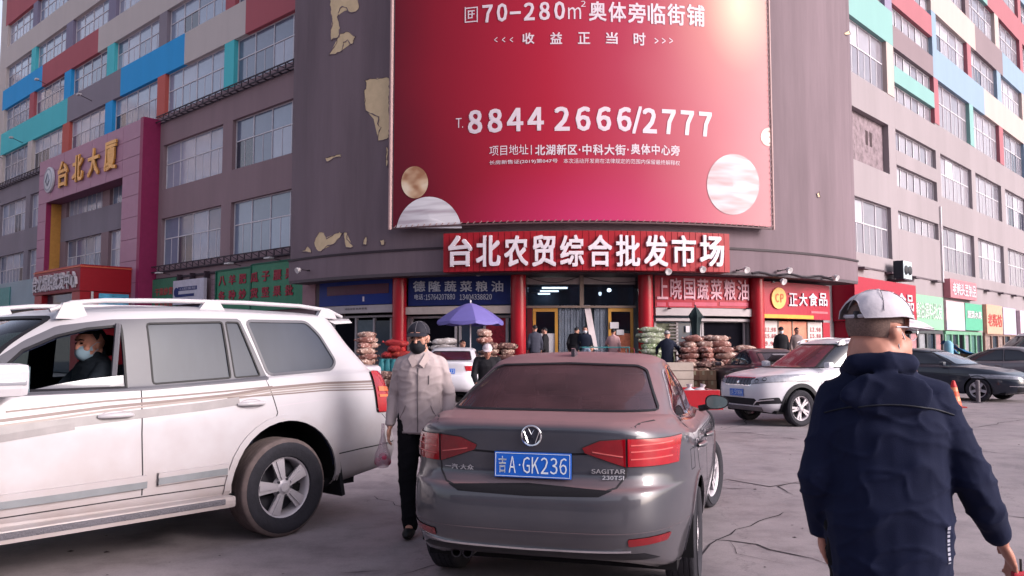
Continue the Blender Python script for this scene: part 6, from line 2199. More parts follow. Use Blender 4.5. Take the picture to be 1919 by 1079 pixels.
def crossover(name, label, loc, az, paint, group, gf=WGL, N=90):
    c = Car(name, label, 'car', loc, az, crR, N=N, sub=4, group=group)
    c.width = .915
    c.panel('windscreen', rounded([(.68, 1.10), (-.68, 1.10), (-.56, 1.56), (.56, 1.56)], .06), 'F', gf, -.003, test=lambda m: m.x > .05 and m.z > 1.05, rim=.02, rim_mat=RUBBER)
    c.panel('rear_window', rounded([(.62, 1.20), (-.62, 1.20), (-.52, 1.54), (.52, 1.54)], .06), 'B', WGL, -.003, test=lambda m: m.x < -1.0, rim=.02, rim_mat=RUBBER)
    for v in 'LR':
        c.paint([(.93, 1.09), (.30, 1.545), (-.5, 1.60), (-1.3, 1.595), (-1.85, 1.52), (-1.92, 1.22), (-1.0, 1.12)], v, 1)
        c.panel('side_window', rounded([(.80, 1.115), (.26, 1.50), (-.38, 1.56), (-.40, 1.13)], .02, 2), v, WGL, -.003)
        c.panel('side_window', rounded([(-.46, 1.13), (-.44, 1.56), (-1.18, 1.56), (-1.24, 1.16)], .02, 2), v, WGL, -.003)
        c.panel('side_window', rounded([(-1.30, 1.17), (-1.25, 1.555), (-1.72, 1.50), (-1.80, 1.25)], .03, 2), v, WGL, -.003)
        c.strip('door_seam', v, [(-.43, 1.1), (-.43, .7), (-.40, .36)], .008, .001, SEAM)
        c.strip('door_seam', v, [(.85, 1.06), (.80, .7), (.74, .36)], .008, .001, SEAM)
        c.strip('side_cladding', v, [(-1.0, .36), (0, .35), (.9, .36)], .16, .012, TRIMB)
    for k in (1, -1):
        a = c.panel('headlight', rounded([(k * .42, .80), (k * .92, .86), (k * .92, .985), (k * .62, .955), (k * .40, .87)], .02), 'F', HEADL, .008, test=lambda m: m.x > 1.1, rim=.012, rim_mat=TRIMB)
        for (yy, zz) in ((.55, .86), (.68, .895)):
            hh, nn = c.proj('F', k * yy, zz)
            m = MB(); m.lathe([(0, .006), (.032, .004), (.042, .014), (.046, 0)], 14, 0, Matrix.Translation(hh) @ nn.to_track_quat('Z', 'Y').to_matrix().to_4x4()); m.build('lamp_projector', TRIMB, a)
        c.panel('tail_lamp', [(k * .58, .95), (k * .93, .92), (k * .93, 1.12), (k * .62, 1.10)], 'B', LREDB, .008, test=lambda m: m.x < -1.6)
        c.panel('fog_lamp_recess', rounded([(k * .50, .42), (k * .84, .44), (k * .84, .56), (k * .62, .52)], .02), 'F', TRIMB, .003, test=lambda m: m.x > 1.4)
        c.strip('chrome_strip', 'F', [(k * .80, .52), (k * .55, .48), (k * .44, .40)], .02, .01, CHROME)
        handle(c, -.30, .97, k, .2, paint); handle(c, -1.15, .99, k, .2, paint)
        m = MB(); m.box(.60, .74, k * .90, k * 1.06, 1.10, 1.22, 0, bev=.045); m.build('wing_mirror', paint, c.root)
    g = c.panel('grille', rounded([(-.42, .775), (.42, .775), (.48, .92), (-.48, .92)], .04), 'F', M('grille_grey', rgb(92, 94, 106, .6), rough=.4, metal=.4), .004, test=lambda m: m.x > 1.7, rim=.016, rim_mat=CHROME)
    for k in range(9):
        y = -.40 + .1 * k
        c.strip('grille_bar', 'F', [(y, .79), (y, .905)], .008, .010, TRIMB, parent=g)
    m = MB(); hh, nn = c.proj('F', 0, .83); m.lathe([(0, .016), (.03, .014), (.04, .004)], 16, 0, Matrix.Translation(hh) @ nn.to_track_quat('Z', 'Y').to_matrix().to_4x4()); m.build('badge', CHROME, c.root)
    c.panel('lower_intake', rounded([(-.60, .40), (.60, .40), (.52, .53), (-.52, .53)], .02), 'F', TRIMB, .003, test=lambda m: m.x > 1.6)
    c.panel('skid_plate', rounded([(-.55, .29), (.55, .29), (.62, .37), (-.62, .37)], .02), 'F', M('skid_silver', rgb(150, 144, 150, .6), rough=.4, metal=.3), .012, test=lambda m: m.x > 1.5)
    h, n = c.proj('F', 0, .62)
    flat_plate(c, 'F', 0, .63, h.x + .015, ('吉', 'A'), '5Y80K')
    h, n = c.proj('B', 0, .85); flat_plate(c, 'B', 0, .85, h.x - .02, None, None)
    for x in (-1.32, 1.32):
        c.arch(x, .36, .39, TRIMB, lip=.075, off=.014)
        for y in (.80, -.80):
            wheel(c, x, y, .345, .22, .23, 'multi', spin=.4)
    for k in (1, -1):
        rail(c, [(.10, 1.60), (-.1, 1.66), (-.8, 1.70), (-1.5, 1.675), (-1.8, 1.60)], k * .60, .016, [-.05, -1.65], ALLOY)
    c.floor(.24)
    c.finish(paint, extra={1: ('window_surround', TRIMB)})
    c.root.scale = (.93, .93, .99)
    return c
crossover('crossover_car', 'white crossover with blue plate facing left, left of the man in navy', (6.28, 16.92), rad(248), PAINT_W, 'parked cars in front of the market', gf=WGR)

# pale van at the far right edge
vnR = scaled([(r[0], r[1], r[2], r[3], r[4], r[5]) + tuple(r[6:]) for r in crR], 1.08, .98, 1.0)
vn2 = []
for r in vnR:
    z = r[5]
    f = lambda q: q * 1.0 if q < 1.0 else 1.0 + (q - 1.0) * 1.36
    z = [(x, f(a)) for x, a in z] if isinstance(z, list) else f(z)
    vn2.append((r[0], r[1], r[2], r[3], r[4], z) + tuple(r[6:]))
van = Car('van', 'pale lilac white van with dark windows behind the taupe grey saloon', 'van', (19.3, 31.0), rad(263), vn2, N=64, sub=3, group='parked cars in front of the market')
van.width = .9
van.panel('windscreen', rounded([(.64, 1.14), (-.64, 1.14), (-.52, 1.74), (.52, 1.74)], .06), 'F', WGL, -.003, test=lambda m: m.x > .0 and m.z > 1.1, rim=.02, rim_mat=RUBBER)
for v in 'LR':
    van.panel('side_window', rounded([(.82, 1.16), (.30, 1.68), (-.30, 1.74), (-.30, 1.18)], .04, 3), v, WGL, -.003, rim=.014, rim_mat=RUBBER)
    van.panel('side_window', rounded([(-.46, 1.18), (-.46, 1.74), (-1.2, 1.74), (-1.2, 1.20)], .05, 3), v, WGL, -.003, rim=.014, rim_mat=RUBBER)
    van.panel('side_window', rounded([(-1.34, 1.20), (-1.34, 1.74), (-1.9, 1.70), (-2.0, 1.25)], .05, 3), v, WGL, -.003, rim=.014, rim_mat=RUBBER)
for x in (-1.4, 1.4):
    van.arch(x, .36, .38, PAINT_S, lip=.03)
    for y in (.76, -.76): wheel(van, x, y, .335, .2, .22, 'five')
for k in (1, -1):
    van.panel('headlight', rounded([(k * .5, .72), (k * .9, .76), (k * .9, .90), (k * .55, .86)], .02), 'F', HEADL, .006, test=lambda m: m.x > 1.2)
van.floor(.24)
van.root.scale = (1, 1, 1.08)
van.finish(M('paint_pale_van', rgb(200, 194, 208, .6), rough=.35, var=.04, coat=.5))

# red cargo tricycle behind the grey saloon's mirror
RT = M('paint_trike_red', rgb(190, 22, 40, .5), rough=.22, var=.08, coat=.8)
tr = thing('cargo_tricycle', 'shiny red cargo tricycle beyond the wing mirror of the grey saloon', 'tricycle', (2.62, 13.9, 0), rad(8))
m = MB(); m.box(-.55, .75, -.48, .48, .48, .54, 0); 
for (a, b, c, d) in ((-.55, .70, .45, .48), (-.55, .70, -.48, -.45), (-.55, -.52, -.45, .45), (.67, .70, -.45, .45)):
    m.box(a, b, c, d, .54, .80, 0, bev=.01)
m.build('cargo_bed', RT, tr)
m = MB(); m.box(-1.25, -.60, -.20, .20, .42, .66, 0, bev=.08); m.build('seat_box', RT, tr)
m = MB(); m.box(-1.0, -.62, -.18, .18, .67, .76, 0, bev=.04); m.build('seat', RUBBER, tr)
m = MB(); m.box(-1.62, -1.45, -.22, .22, .45, .98, 0, bev=.07); m.build('front_fairing', RT, tr)
m = MB(); m.tube([(-1.42, -.33, 1.02), (-1.5, -.1, 1.0), (-1.5, .1, 1.0), (-1.42, .33, 1.02)], .016, 6); m.tube([(-1.5, 0, 1.0), (-1.66, 0, .3)], .03, 8); m.build('handlebar', RUBBER, tr)
m = MB(); m.box(-1.4, .6, -.06, .06, .34, .42); m.build('frame', TRIMB, tr)
m = MB(); m.lathe([(0, 0), (.07, .0), (.08, .04), (0, .07)], 14, 0, Matrix.Translation((-1.60, 0, .86)) @ Matrix.Rotation(-PI / 2, 4, 'Y')); m.build('headlight', HEADL, tr)
for (x, y) in ((-1.68, 0), (.35, .44), (.35, -.44)):
    m = MB()
    m.lathe([(.17, -.05), (.24, -.055), (.26, -.03), (.26, .03), (.24, .055), (.17, .05)], 22, 0, Matrix.Translation((x, y, .26)) @ Matrix.Rotation(PI / 2, 4, 'X'), closed=True)
    w_ = m.build('wheel', RUB, tr)
    m = MB(); m.lathe([(0, -.02), (.17, -.03), (.17, .03), (0, .02)], 16, 0, Matrix.Translation((x, y, .26)) @ Matrix.Rotation(PI / 2, 4, 'X')); m.build('rim', ALLOY, w_)
for k in range(3):
    m = MB(); m.lathe([(0, 0), (.12, .02), (.16, .12), (.12, .22), (.03, .27), (.05, .33), (0, .32)], 12, 0, Matrix.Translation((.1 + .22 * k, .1 - .2 * (k % 2), .55)) @ Matrix.Rotation(.3 * (k - 1), 4, 'Y'))
    o = m.build('plastic_bag', M('plastic_white', rgb(220, 206, 214, .65), rough=.35, var=.1)); 
    o.location = tr.matrix_world.translation if False else Vector((2.62, 13.9, .0)); o.rotation_euler = (0, 0, rad(8))
    tag(o, ('white knotted bag at the saddle end of the red tricycle bed', 'white knotted bag in the middle of the red tricycle bed', 'white knotted bag at the tail end of the red tricycle bed')[k], 'bag', 'white bags in the red tricycle')

# ------------------------------------------------------------------ people
def ellip(mb, c, r, mtx=None, n=14, m=9):
    vs, fs = [], []
    T = Matrix.Translation(c) @ (mtx or Matrix.Identity(4))
    vs.append(T @ Vector((0, 0, r[2])))
    for i in range(1, m):
        t = PI * i / m
        for k in range(n):
            p = 2 * PI * k / n
            vs.append(T @ Vector((r[0] * math.sin(t) * math.cos(p), r[1] * math.sin(t) * math.sin(p), r[2] * math.cos(t))))
    vs.append(T @ Vector((0, 0, -r[2])))
    for k in range(n): fs.append((0, 1 + k, 1 + (k + 1) % n))
    for i in range(m - 2):
        for k in range(n):
            a = 1 + i * n
            fs.append((a + k, a + n + k, a + n + (k + 1) % n, a + (k + 1) % n))
    e = 1 + (m - 2) * n
    for k in range(n): fs.append((e + k, len(vs) - 1, e + (k + 1) % n))
    mb.add(vs, fs, 0, True)
    return mb
def limb(mb, pts, rs, n=12):
    for i in range(len(pts) - 1):
        a, b = Vector(pts[i]), Vector(pts[i + 1])
        mb.tube([a, b], [rs[i], rs[i + 1]], n)
    for p, r in zip(pts, rs):
        ellip(mb, Vector(p), (r, r, r), None, n, 7)
    return mb
def loft(mb, secs, n=20, expo=2.3):
    """closed body from stacked oval sections (centre, half width, half depth)."""
    vs, fs = [], []
    for c, rx, ry in secs:
        for k in range(n):
            t = 2 * PI * k / n
            cx, sx = math.cos(t), math.sin(t)
            vs.append(Vector(c) + Vector((rx * math.copysign(abs(cx) ** (2 / expo), cx), ry * math.copysign(abs(sx) ** (2 / expo), sx), 0)))
    m = len(secs)
    for i in range(m - 1):
        for k in range(n):
            fs.append((i * n + k, i * n + (k + 1) % n, (i + 1) * n + (k + 1) % n, (i + 1) * n + k))
    fs.append(tuple(range(n))); fs.append(tuple(range((m - 1) * n, m * n)))
    return mb.add(vs, fs, 0, True)
def skin(mb, voxel, smooth=6, wrinkle=0.0, seed=0, wscale=9.0, sub=None):
    """fuse overlapping closed shapes into one smooth continuous surface."""
    o = mb.build('fuse_source', [SKINM])
    m1 = o.modifiers.new('a', 'REMESH'); m1.mode = 'VOXEL'; m1.voxel_size = voxel
    m2 = o.modifiers.new('b', 'SMOOTH'); m2.factor = .5; m2.iterations = smooth
    col.objects.unlink(o)
    me = evaluated_mesh(o)
    src = o.data
    bpy.data.objects.remove(o); bpy.data.meshes.remove(src)
    if wrinkle > 0:
        off = Vector((seed * 7.3, seed * 3.1, seed * 1.7))
        nrm = [v.normal.copy() for v in me.vertices]
        for v, n in zip(me.vertices, nrm):
            p = v.co
            q = Vector((p.x * wscale, p.y * wscale, p.z * wscale * .55)) + off
            a = noise.noise(q) + .5 * noise.noise(q * 2.3)
            r = 1 - abs(noise.noise(Vector((p.x * 5 + p.z * 7, p.y * 6, p.z * 5 - p.x * 4)) + off))
            r2 = 1 - abs(noise.noise(Vector((p.x * 4 - p.z * 9, p.y * 5, p.z * 8 + p.x * 6)) + off * 2))
            v.co = p + n * wrinkle * (a * .55 + (r ** 7 - .3) * .9 + (r2 ** 9 - .25) * .8)
    for p in me.polygons: p.use_smooth = True
    me.materials.clear()
    return me

SKINM = M('skin', rgb(206, 150, 132, .62), rough=.5, var=.06, scale=20)
SKIND = M('skin_tanned', rgb(176, 120, 104, .6), rough=.5, var=.06, scale=20)
HAIRB = M('hair_black', rgb(30, 28, 34, .7), rough=.6, var=.2, scale=40)
HAIRG = M('hair_grey', rgb(120, 112, 114, .6), rough=.7, var=.3, scale=40)
EYEM = M('eye_dark', rgb(30, 24, 24, .7), rough=.2)
MASKB = M('mask_black', rgb(28, 28, 36, .7), rough=.8)
MASKW = M('mask_white', rgb(214, 216, 226, .66), rough=.8, var=.04)
MASKL = M('mask_pale_blue', rgb(176, 206, 226, .66), rough=.8, var=.04)

CAPSEAM = M('cap_seam', rgb(150, 144, 154, .5), rough=.9)
def person(label, loc, az, scale=1.0, J=None, yaw=0, pitch=0, top=None, bottom=None, shoes=None, hair=HAIRB, mask=None, cap=None, brim=None,
           voxel=.014, skinm=SKINM, belly=0.0, hands=True, category='person', group=None, hem=.78, wr=.006, capback=False, legs=True, shoulder=1.0, fingers=False, coat_extra=None, hs=1.0, fat=False):
    P = dict(pel=(0, 0, .92), che=(0, 0, 1.28), nec=(0, 0, 1.46), hea=(0, .02, 1.575),
             shL=(-.160, 0, 1.365), elL=(-.225, -.03, 1.10), wrL=(-.235, .06, .87), shR=(.160, 0, 1.365), elR=(.225, -.03, 1.10), wrR=(.235, .06, .87),
             hiL=(-.09, 0, .90), knL=(-.10, .03, .49), anL=(-.10, -.01, .09), hiR=(.09, 0, .90), knR=(.10, .03, .49), anR=(.10, -.01, .09))
    if J: P.update(J)
    P = {k: Vector(v) for k, v in P.items()}
    rt = thing('person', label, category, (loc[0], loc[1], loc[2] if len(loc) > 2 else 0), -az, group)
    rt.scale = (scale,) * 3
    H = Matrix.Translation(P['hea']) @ Matrix.Rotation(-rad(yaw), 4, 'Z') @ Matrix.Rotation(rad(pitch), 4, 'X') @ Matrix.Scale(hs, 4)
    b = MB()
    def he(c, r, rot=None):
        T = H @ Matrix.Translation(c) @ (rot or Matrix.Identity(4))
        ellip(b, (0, 0, 0), r, T, 16, 10)
    he((0, -.012, .035), (.077, .096, .095)); he((0, .022, -.045), (.060, .070, .078)); he((0, .055, -.085), (.030, .030, .028))
    he((0, .080, .045), (.055, .022, .03)); he((0, .098, -.008), (.012, .020, .026)); he((0, .108, -.022), (.017, .014, .012))
    he((0, .082, -.050), (.026, .016, .012))
    for s in (-1, 1):
        he((s * .079, -.005, -.005), (.010, .020, .033)); he((s * .082, -.012, .004), (.010, .022, .022)); he((s * .045, .060, -.025), (.025, .025, .025))
    if fat:
        for s in (-1, 1):
            he((s * .040, .030, -.050), (.040, .058, .055)); he((s * .045, -.02, -.055), (.038, .045, .05))
        he((0, -.055, -.075), (.062, .045, .05))
        limb(b, [P['nec'], H @ Vector((0, -.025, -.05))], [.085, .080])
    limb(b, [P['nec'] + Vector((0, -.01, -.08)), P['nec'] + Vector((0, -.005, 0)), H @ Vector((0, -.02, -.04))], [.075, .060, .058])
    loft(b, [(P['pel'] + Vector((0, 0, -.06)), .13, .10), (P['pel'], .155, .11), ((P['pel'] + P['che']) / 2, .14, .10), (P['che'], .165, .11), (P['che'] + Vector((0, 0, .12)), .13, .08), (P['nec'], .05, .05)])
    for s in 'LR':
        sg = -1 if s == 'L' else 1
        limb(b, [P['sh' + s], P['el' + s], P['wr' + s]], [.05, .042, .027])
        if legs:
            limb(b, [P['hi' + s], P['kn' + s], P['an' + s]], [.08, .055, .04])
            limb(b, [P['an' + s], P['an' + s] + Vector((0, .12, -.045))], [.035, .03])
        w = P['wr' + s]; d = (w - P['el' + s]).normalized()
        if hands:
            side = Vector((sg * .0, 1, 0)); side = (side - d * side.dot(d)).normalized()
            nm = d.cross(side)
            T = Matrix((side, nm, d)).transposed().to_4x4()
            ellip(b, w + d * .055, (.040, .018, .055), T, 10, 7)
            lens = (.062, .075, .080, .068)
            for k in range(4):
                o = w + d * .090 + side * (.030 - .020 * k)
                curl = nm * (-sg) * .02
                fr = .0095 if fingers else .011
                limb(b, [o, o + d * lens[3 - k] * .5 + curl * .4, o + d * lens[3 - k] * .85 + curl * 1.6], [fr, fr * .92, fr * .78], 8)
            o = w + d * .03 + side * .032
            limb(b, [o, o + d * .035 + side * .022, o + d * .065 + side * .026 - nm * sg * .01], [.012, .011, .009], 8)
    me = skin(b, voxel if not fingers else min(voxel, .008), 3)
    me.materials.append(skinm)
    link('body', me, rt)
    # clothes
    if top is not None:
        c = MB()
        hz = hem
        secs = [(Vector((P['pel'].x, P['pel'].y, hz)), .175 + belly * .3, .125 + belly * .4), (Vector((P['pel'].x, P['pel'].y + belly * .2, .96)), .178 + belly, .13 + belly),
                ((P['pel'] + P['che']) / 2 + Vector((0, belly * .3, 0)), .172 + belly, .125 + belly), (P['che'], .195 * shoulder, .130 + belly * .4), (P['che'] + Vector((0, 0, .09)), .185 * shoulder, .115), (P['che'] + Vector((0, -.005, .15)), .13 * shoulder, .09), (P['nec'] + Vector((0, -.008, .00)), .078, .072)]
        loft(c, secs, 24, 2.4)
        for s in 'LR':
            sh = P['sh' + s] + Vector((0, 0, -.012))
            limb(c, [P['che'] + Vector(((P['sh' + s].x) * .45, 0, .08)), sh, P['el' + s], P['wr' + s] + (P['el' + s] - P['wr' + s]).normalized() * .03], [.080, .066 * shoulder, .058 + belly * .2, .044 + belly * .15], 14)
            limb(c, [P['nec'] + Vector((0, -.01, -.035)), P['sh' + s] + Vector((0, 0, .0))], [.055, .062 * shoulder], 12)
        limb(c, [P['nec'] + Vector((-.05, .01, .005)), P['nec'] + Vector((0, -.06, .02)), P['nec'] + Vector((.05, .01, .005))], [.022, .028, .022])
        if coat_extra: coat_extra(c, P)
        me = skin(c, voxel, 5, wr, seed=len(label))
        me.materials.append(top)
        link('jacket', me, rt)
    if bottom is not None and legs:
        c = MB()
        loft(c, [(P['pel'] + Vector((0, 0, -.10)), .15 + belly * .6, .11 + belly * .5), (P['pel'] + Vector((0, 0, .0)), .165 + belly * .8, .118 + belly * .6), (P['pel'] + Vector((0, 0, .12)), .155 + belly * .8, .11 + belly * .6)])
        for s in 'LR':
            limb(c, [P['hi' + s] + Vector((0, 0, .02)), P['kn' + s], P['an' + s] + Vector((0, 0, .0))], [.102 + belly * .3, .078, .062], 14)
        me = skin(c, voxel, 4, wr * .8, seed=len(label) + 3)
        me.materials.append(bottom)
        link('trousers', me, rt)
        for s in 'LR':
            m = MB(); a = P['an' + s]
            ellip(m, a + Vector((0, .055, -.045)), (.047, .135, .045), None, 14, 8)
            for v in m.v: v.z = max(v.z, a.z - .088)
            m.build('shoe', shoes or flat('shoe_black', 30, 28, 32, .6), rt)
    def shell(rx, ry, rz, keep, mt, name, c=(0, -.012, .035), n=22, m_=14, parent=None, thick=0):
        q = MB(); ellip(q, (0, 0, 0), (rx, ry, rz), Matrix.Identity(4), n, m_)
        cc = Vector(c)
        q.v = [v + cc for v in q.v]
        fs = [f for f in q.f if keep(sum((q.v[i] for i in f), Vector()) / len(f))]
        q.f = fs; q.mi = [0] * len(fs); q.sm = [True] * len(fs)
        q.v = [H @ v for v in q.v]
        return q.build(name, mt, parent or rt, recalc=False)
    def dome(r, rim, mt, name, c=(0, -.012, .035), par=None, K=44, J_=9):
        q = MB(); vs = []
        for i in range(K):
            th = 2 * PI * i / K                 # 0 = forehead
            z0 = max(-.98, min(.98, rim(th) / r[2]))
            e0 = math.asin(z0)
            for j in range(J_):
                e = e0 + (PI / 2 - .03 - e0) * j / (J_ - 1)
                dn = Vector((-math.sin(th) * math.cos(e), math.cos(th) * math.cos(e), math.sin(e)))
                q_ = 1 + (.05 if capback else .03) * noise.noise(dn * 2.9 + Vector((3, 1, 7))) + .016 * noise.noise(dn * 8)
                vs.append(H @ (Vector(c) + Vector((dn.x * r[0] * q_, dn.y * r[1] * q_, dn.z * r[2] * q_))))
        vs.append(H @ (Vector(c) + Vector((0, 0, r[2]))))
        fs = [(i * J_ + j, ((i + 1) % K) * J_ + j, ((i + 1) % K) * J_ + j + 1, i * J_ + j + 1) for i in range(K) for j in range(J_ - 1)]
        fs += [(i * J_ + J_ - 1, ((i + 1) % K) * J_ + J_ - 1, len(vs) - 1) for i in range(K)]
        q.add(vs, fs, 0, True)
        q.tube([vs[i * J_] for i in range(K)] + [vs[0]], .0018, 5, caps=False)
        return q.build(name, mt, par or rt)
    def bump_(th, c_, w_):
        d = abs((th - c_ + PI) % (2 * PI) - PI)
        return max(0, 1 - (d / w_) ** 2)
    if hair is not None:
        dome((.083, .103, .101), lambda th: .045 - .085 * (bump_(th, PI, 1.25) ** .5) - .05 * (bump_(th, 1.45, .22) + bump_(th, -1.45, .22)), hair, 'hair')
    cs = 1.08 if capback else 1.0
    if cap is not None:
        cp = dome((.092 * cs, .112 * cs, (.092 if capback else .100) * cs), lambda th: .014 - (.016 if capback else .028) * bump_(th, PI, 1.6 if capback else 2.2) + (.062 * bump_(th, PI, .46) ** .5 if capback else 0), cap, 'cap', c=(0, -.010, .040))
        q = MB(); vs = []; K = 15
        for i in range(K):
            t = -1 + 2 * i / (K - 1)
            x0 = .088 * cs * math.sin(t * 1.2); y0 = -.010 + .106 * cs * math.cos(t * 1.2)
            L_ = (.100 if capback else .085) * (1 - abs(t) ** 3.5)
            for d, dz in ((0, 0), (L_ * .5, -.006), (L_, -.020)):
                vs.append(H @ Vector((x0 * (1 + d * .8), y0 + d, .056 + dz - .006 * t * t)))
        q.add(vs, [(3 * i + j, 3 * i + j + 1, 3 * i + j + 4, 3 * i + j + 3) for i in range(K - 1) for j in range(2)], 0, True)
        n0 = len(q.v)
        q.add([v + H.to_3x3() @ Vector((0, 0, -.005)) for v in vs], [(3 * i + j + 3, 3 * i + j + 4, 3 * i + j + 1, 3 * i + j) for i in range(K - 1) for j in range(2)], 0, True)
        q.build('cap_brim', brim or cap, cp, recalc=False)
        if capback:
            q = MB(); q.tube([H @ Vector((-.05, -.092, .050)), H @ Vector((-.025, -.106, .047)), H @ Vector((0, -.111, .046)), H @ Vector((.025, -.106, .047)), H @ Vector((.05, -.092, .050))], .007, 6)
            q.v = [v for v in q.v]; q.build('cap_strap', cap, cp)
            q = MB(); q.box(.048, .066, -.099, -.088, .040, .062, 0, H @ Matrix.Rotation(rad(-24), 4, 'Z')); q.build('cap_buckle', ALLOYD, cp)
        for k in range(3):
            a_ = k * PI / 3 + PI / 6
            q = MB(); q.tube([H @ (Vector((0, -.010, .040)) + Vector((math.cos(a_) * math.cos(b_) * .0945, math.sin(a_) * math.cos(b_) * .1135, math.sin(b_) * (.0935 if capback else .1015))) * cs) for b_ in [rad(14) + rad(152) * j / 14 for j in range(15)]], .0014, 4); q.build('cap_seam', CAPSEAM, cp)
        q = MB(); ellip(q, (0, 0, 0), (.009, .009, .005), H @ Matrix.Translation((0, -.010, .040 + (.092 if capback else .10) * cs)), 8, 5); q.build('cap_button', cap, cp)
    if mask is not None:
        mk = shell(.070, .092, .068, lambda p: p.y > .022 and -.115 < p.z < -.004 and abs(p.x) < .068, mask, 'face_mask', c=(0, .024, -.055), n=24, m_=16)
        for s in (-1, 1):
            q = MB(); q.tube([H @ Vector((s * .064, .045, -.02)), H @ Vector((s * .084, .00, .018)), H @ Vector((s * .088, -.018, .012))], .0022, 5); q.tube([H @ Vector((s * .060, .035, -.08)), H @ Vector((s * .084, -.005, -.03))], .0022, 5); q.build('mask_strap', mask, mk)
    for s in (-1, 1):
        q = MB(); ellip(q, (0, 0, 0), (.016, .008, .007), H @ Matrix.Translation((s * .033, .088, .014)), 10, 6); q.build('eye', EYEM, rt)
        q = MB(); q.tube([H @ Vector((s * .018, .100, .035)), H @ Vector((s * .036, .097, .041)), H @ Vector((s * .056, .082, .036))], .0045, 5); q.build('eyebrow', HAIRB, rt)
    return rt, H, P

NAVYJ = M('cloth_navy', rgb(18, 28, 66, .42), rough=.9, spec=.25, var=.10, scale=6, bump=.1, bscale=300)
BLK = M('cloth_black', rgb(24, 22, 30, .4), spec=.2, rough=.95, var=.1)
BEIGE = M('cloth_beige', rgb(196, 178, 180, .62), rough=.8, var=.05, bump=.1, bscale=200)
CAPD = M('cap_dark', rgb(42, 40, 52, .6), rough=.8)
CAPW = M('cap_white', rgb(216, 208, 218, .62), rough=1.0, spec=.05, var=.05, scale=9, bump=.08, bscale=90)

# --- masked man in the beige jacket
bp_ = on_ground(787, 1000)
def beige_x(c, P):
    pass
rt, H, P = person('man in a beige zipped jacket, black mask and black cap walking towards the camera', (bp_.x + .0, bp_.y, 0), rad(184), 1.0,
    J=dict(hea=(.015, .035, 1.565), shL=(-.160, 0, 1.36), shR=(.160, 0, 1.36), elL=(-.225, -.03, 1.10), wrL=(-.235, .06, .87), elR=(.23, -.05, 1.09), wrR=(.245, .03, .86),
           knL=(-.10, .08, .50), anL=(-.07, -.10, .14), knR=(.09, .07, .50), anR=(.055, .12, .09)),
    yaw=4, pitch=-6, top=BEIGE, bottom=BLK, hair=HAIRB, mask=MASKB, cap=CAPD, voxel=.009, skinm=SKINM, wr=.007, hem=.80, fingers=True)
# collar, zip and pocket of the jacket
def tube_part(pts, r, name, mt, par, n=6):
    pts = [p for p in pts if p is not None]
    if len(pts) < 2: return None
    m = MB(); m.tube(pts, r, n); return m.build(name, mt, par)
for s in (-1, 1):
    m = MB()
    m.add([(s * .008, .135, 1.36), (s * .060, .075, 1.465), (s * .088, .100, 1.40), (s * .045, .140, 1.335)], [(0, 1, 2, 3)], 0, True)
    m.add([(s * .008, .12, 1.36), (s * .060, .055, 1.465), (s * .088, .08, 1.39), (s * .045, .125, 1.33)], [(0, 1, 2, 3)], 0, True)
    m.build('collar', M('cloth_collar_beige', rgb(214, 192, 190, .62), rough=.8), rt)
def front_y(x, z, par):
    best = None
    return .14
jk = [c for c in rt.children if c.name.startswith('jacket')][0]
bv = BVHTree.FromPolygons([v.co for v in jk.data.vertices], [tuple(p.vertices) for p in jk.data.polygons])
def onj(x, z, off=.003, d=(0, -1, 0), o=(0, 2, 0), bv=None):
    h = bv.ray_cast(Vector((x + o[0], o[1], z)), Vector(d))
    return h[0] + h[1] * off if h[0] else Vector((x, .14, z))
tube_part([onj(.0, z, bv=bv) for z in [.82 + .03 * k for k in range(18)]], .004, 'zip', M('zip_grey', rgb(120, 108, 112, .6), rough=.5), jk)
tube_part([onj(-.085, z, bv=bv) for z in (1.20, 1.24, 1.27)], .004, 'chest_pocket', _mc['zip_grey'], jk)
for s in (-1, 1):
    tube_part([onj(s * .15, .93, bv=bv), onj(s * .12, .98, bv=bv), onj(s * .10, 1.03, bv=bv)], .004, 'pocket_seam', M('seam_beige', rgb(150, 134, 138, .6)), jk)
tube_part([onj(x, .815, .004, bv=bv) for x in [-.16 + .02 * k for k in range(17)]], .006, 'hem_band', _mc['seam_beige'], jk)
# bag in his right hand (viewer's left)
bag = thing('plastic_bag', 'pink and white plastic bag of fruit hanging from the beige jacket man', 'bag', (bp_.x - .30, bp_.y - .02, .52))
m = MB(); m.lathe([(.0, .0), (.05, .01), (.07, .06), (.06, .12), (.034, .18), (.018, .26), (.02, .36)], 14)
for v in m.v: v.x += .01 * noise.noise(v * 25); v.y += .01 * noise.noise(v * 25 + Vector((5, 5, 5)))
m.build('bag', M('bag_translucent', rgb(222, 190, 204, .66), rough=.3, var=.2, alpha=.45), bag)
for k in range(4):
    m = MB(); ellip(m, (.035 * math.cos(k * 1.7), .035 * math.sin(k * 1.7), .055 + .035 * (k % 2)), (.034, .034, .034)); m.build('fruit', M('fruit_pink', rgb(196, 70, 104, .6), rough=.4, var=.2), bag)

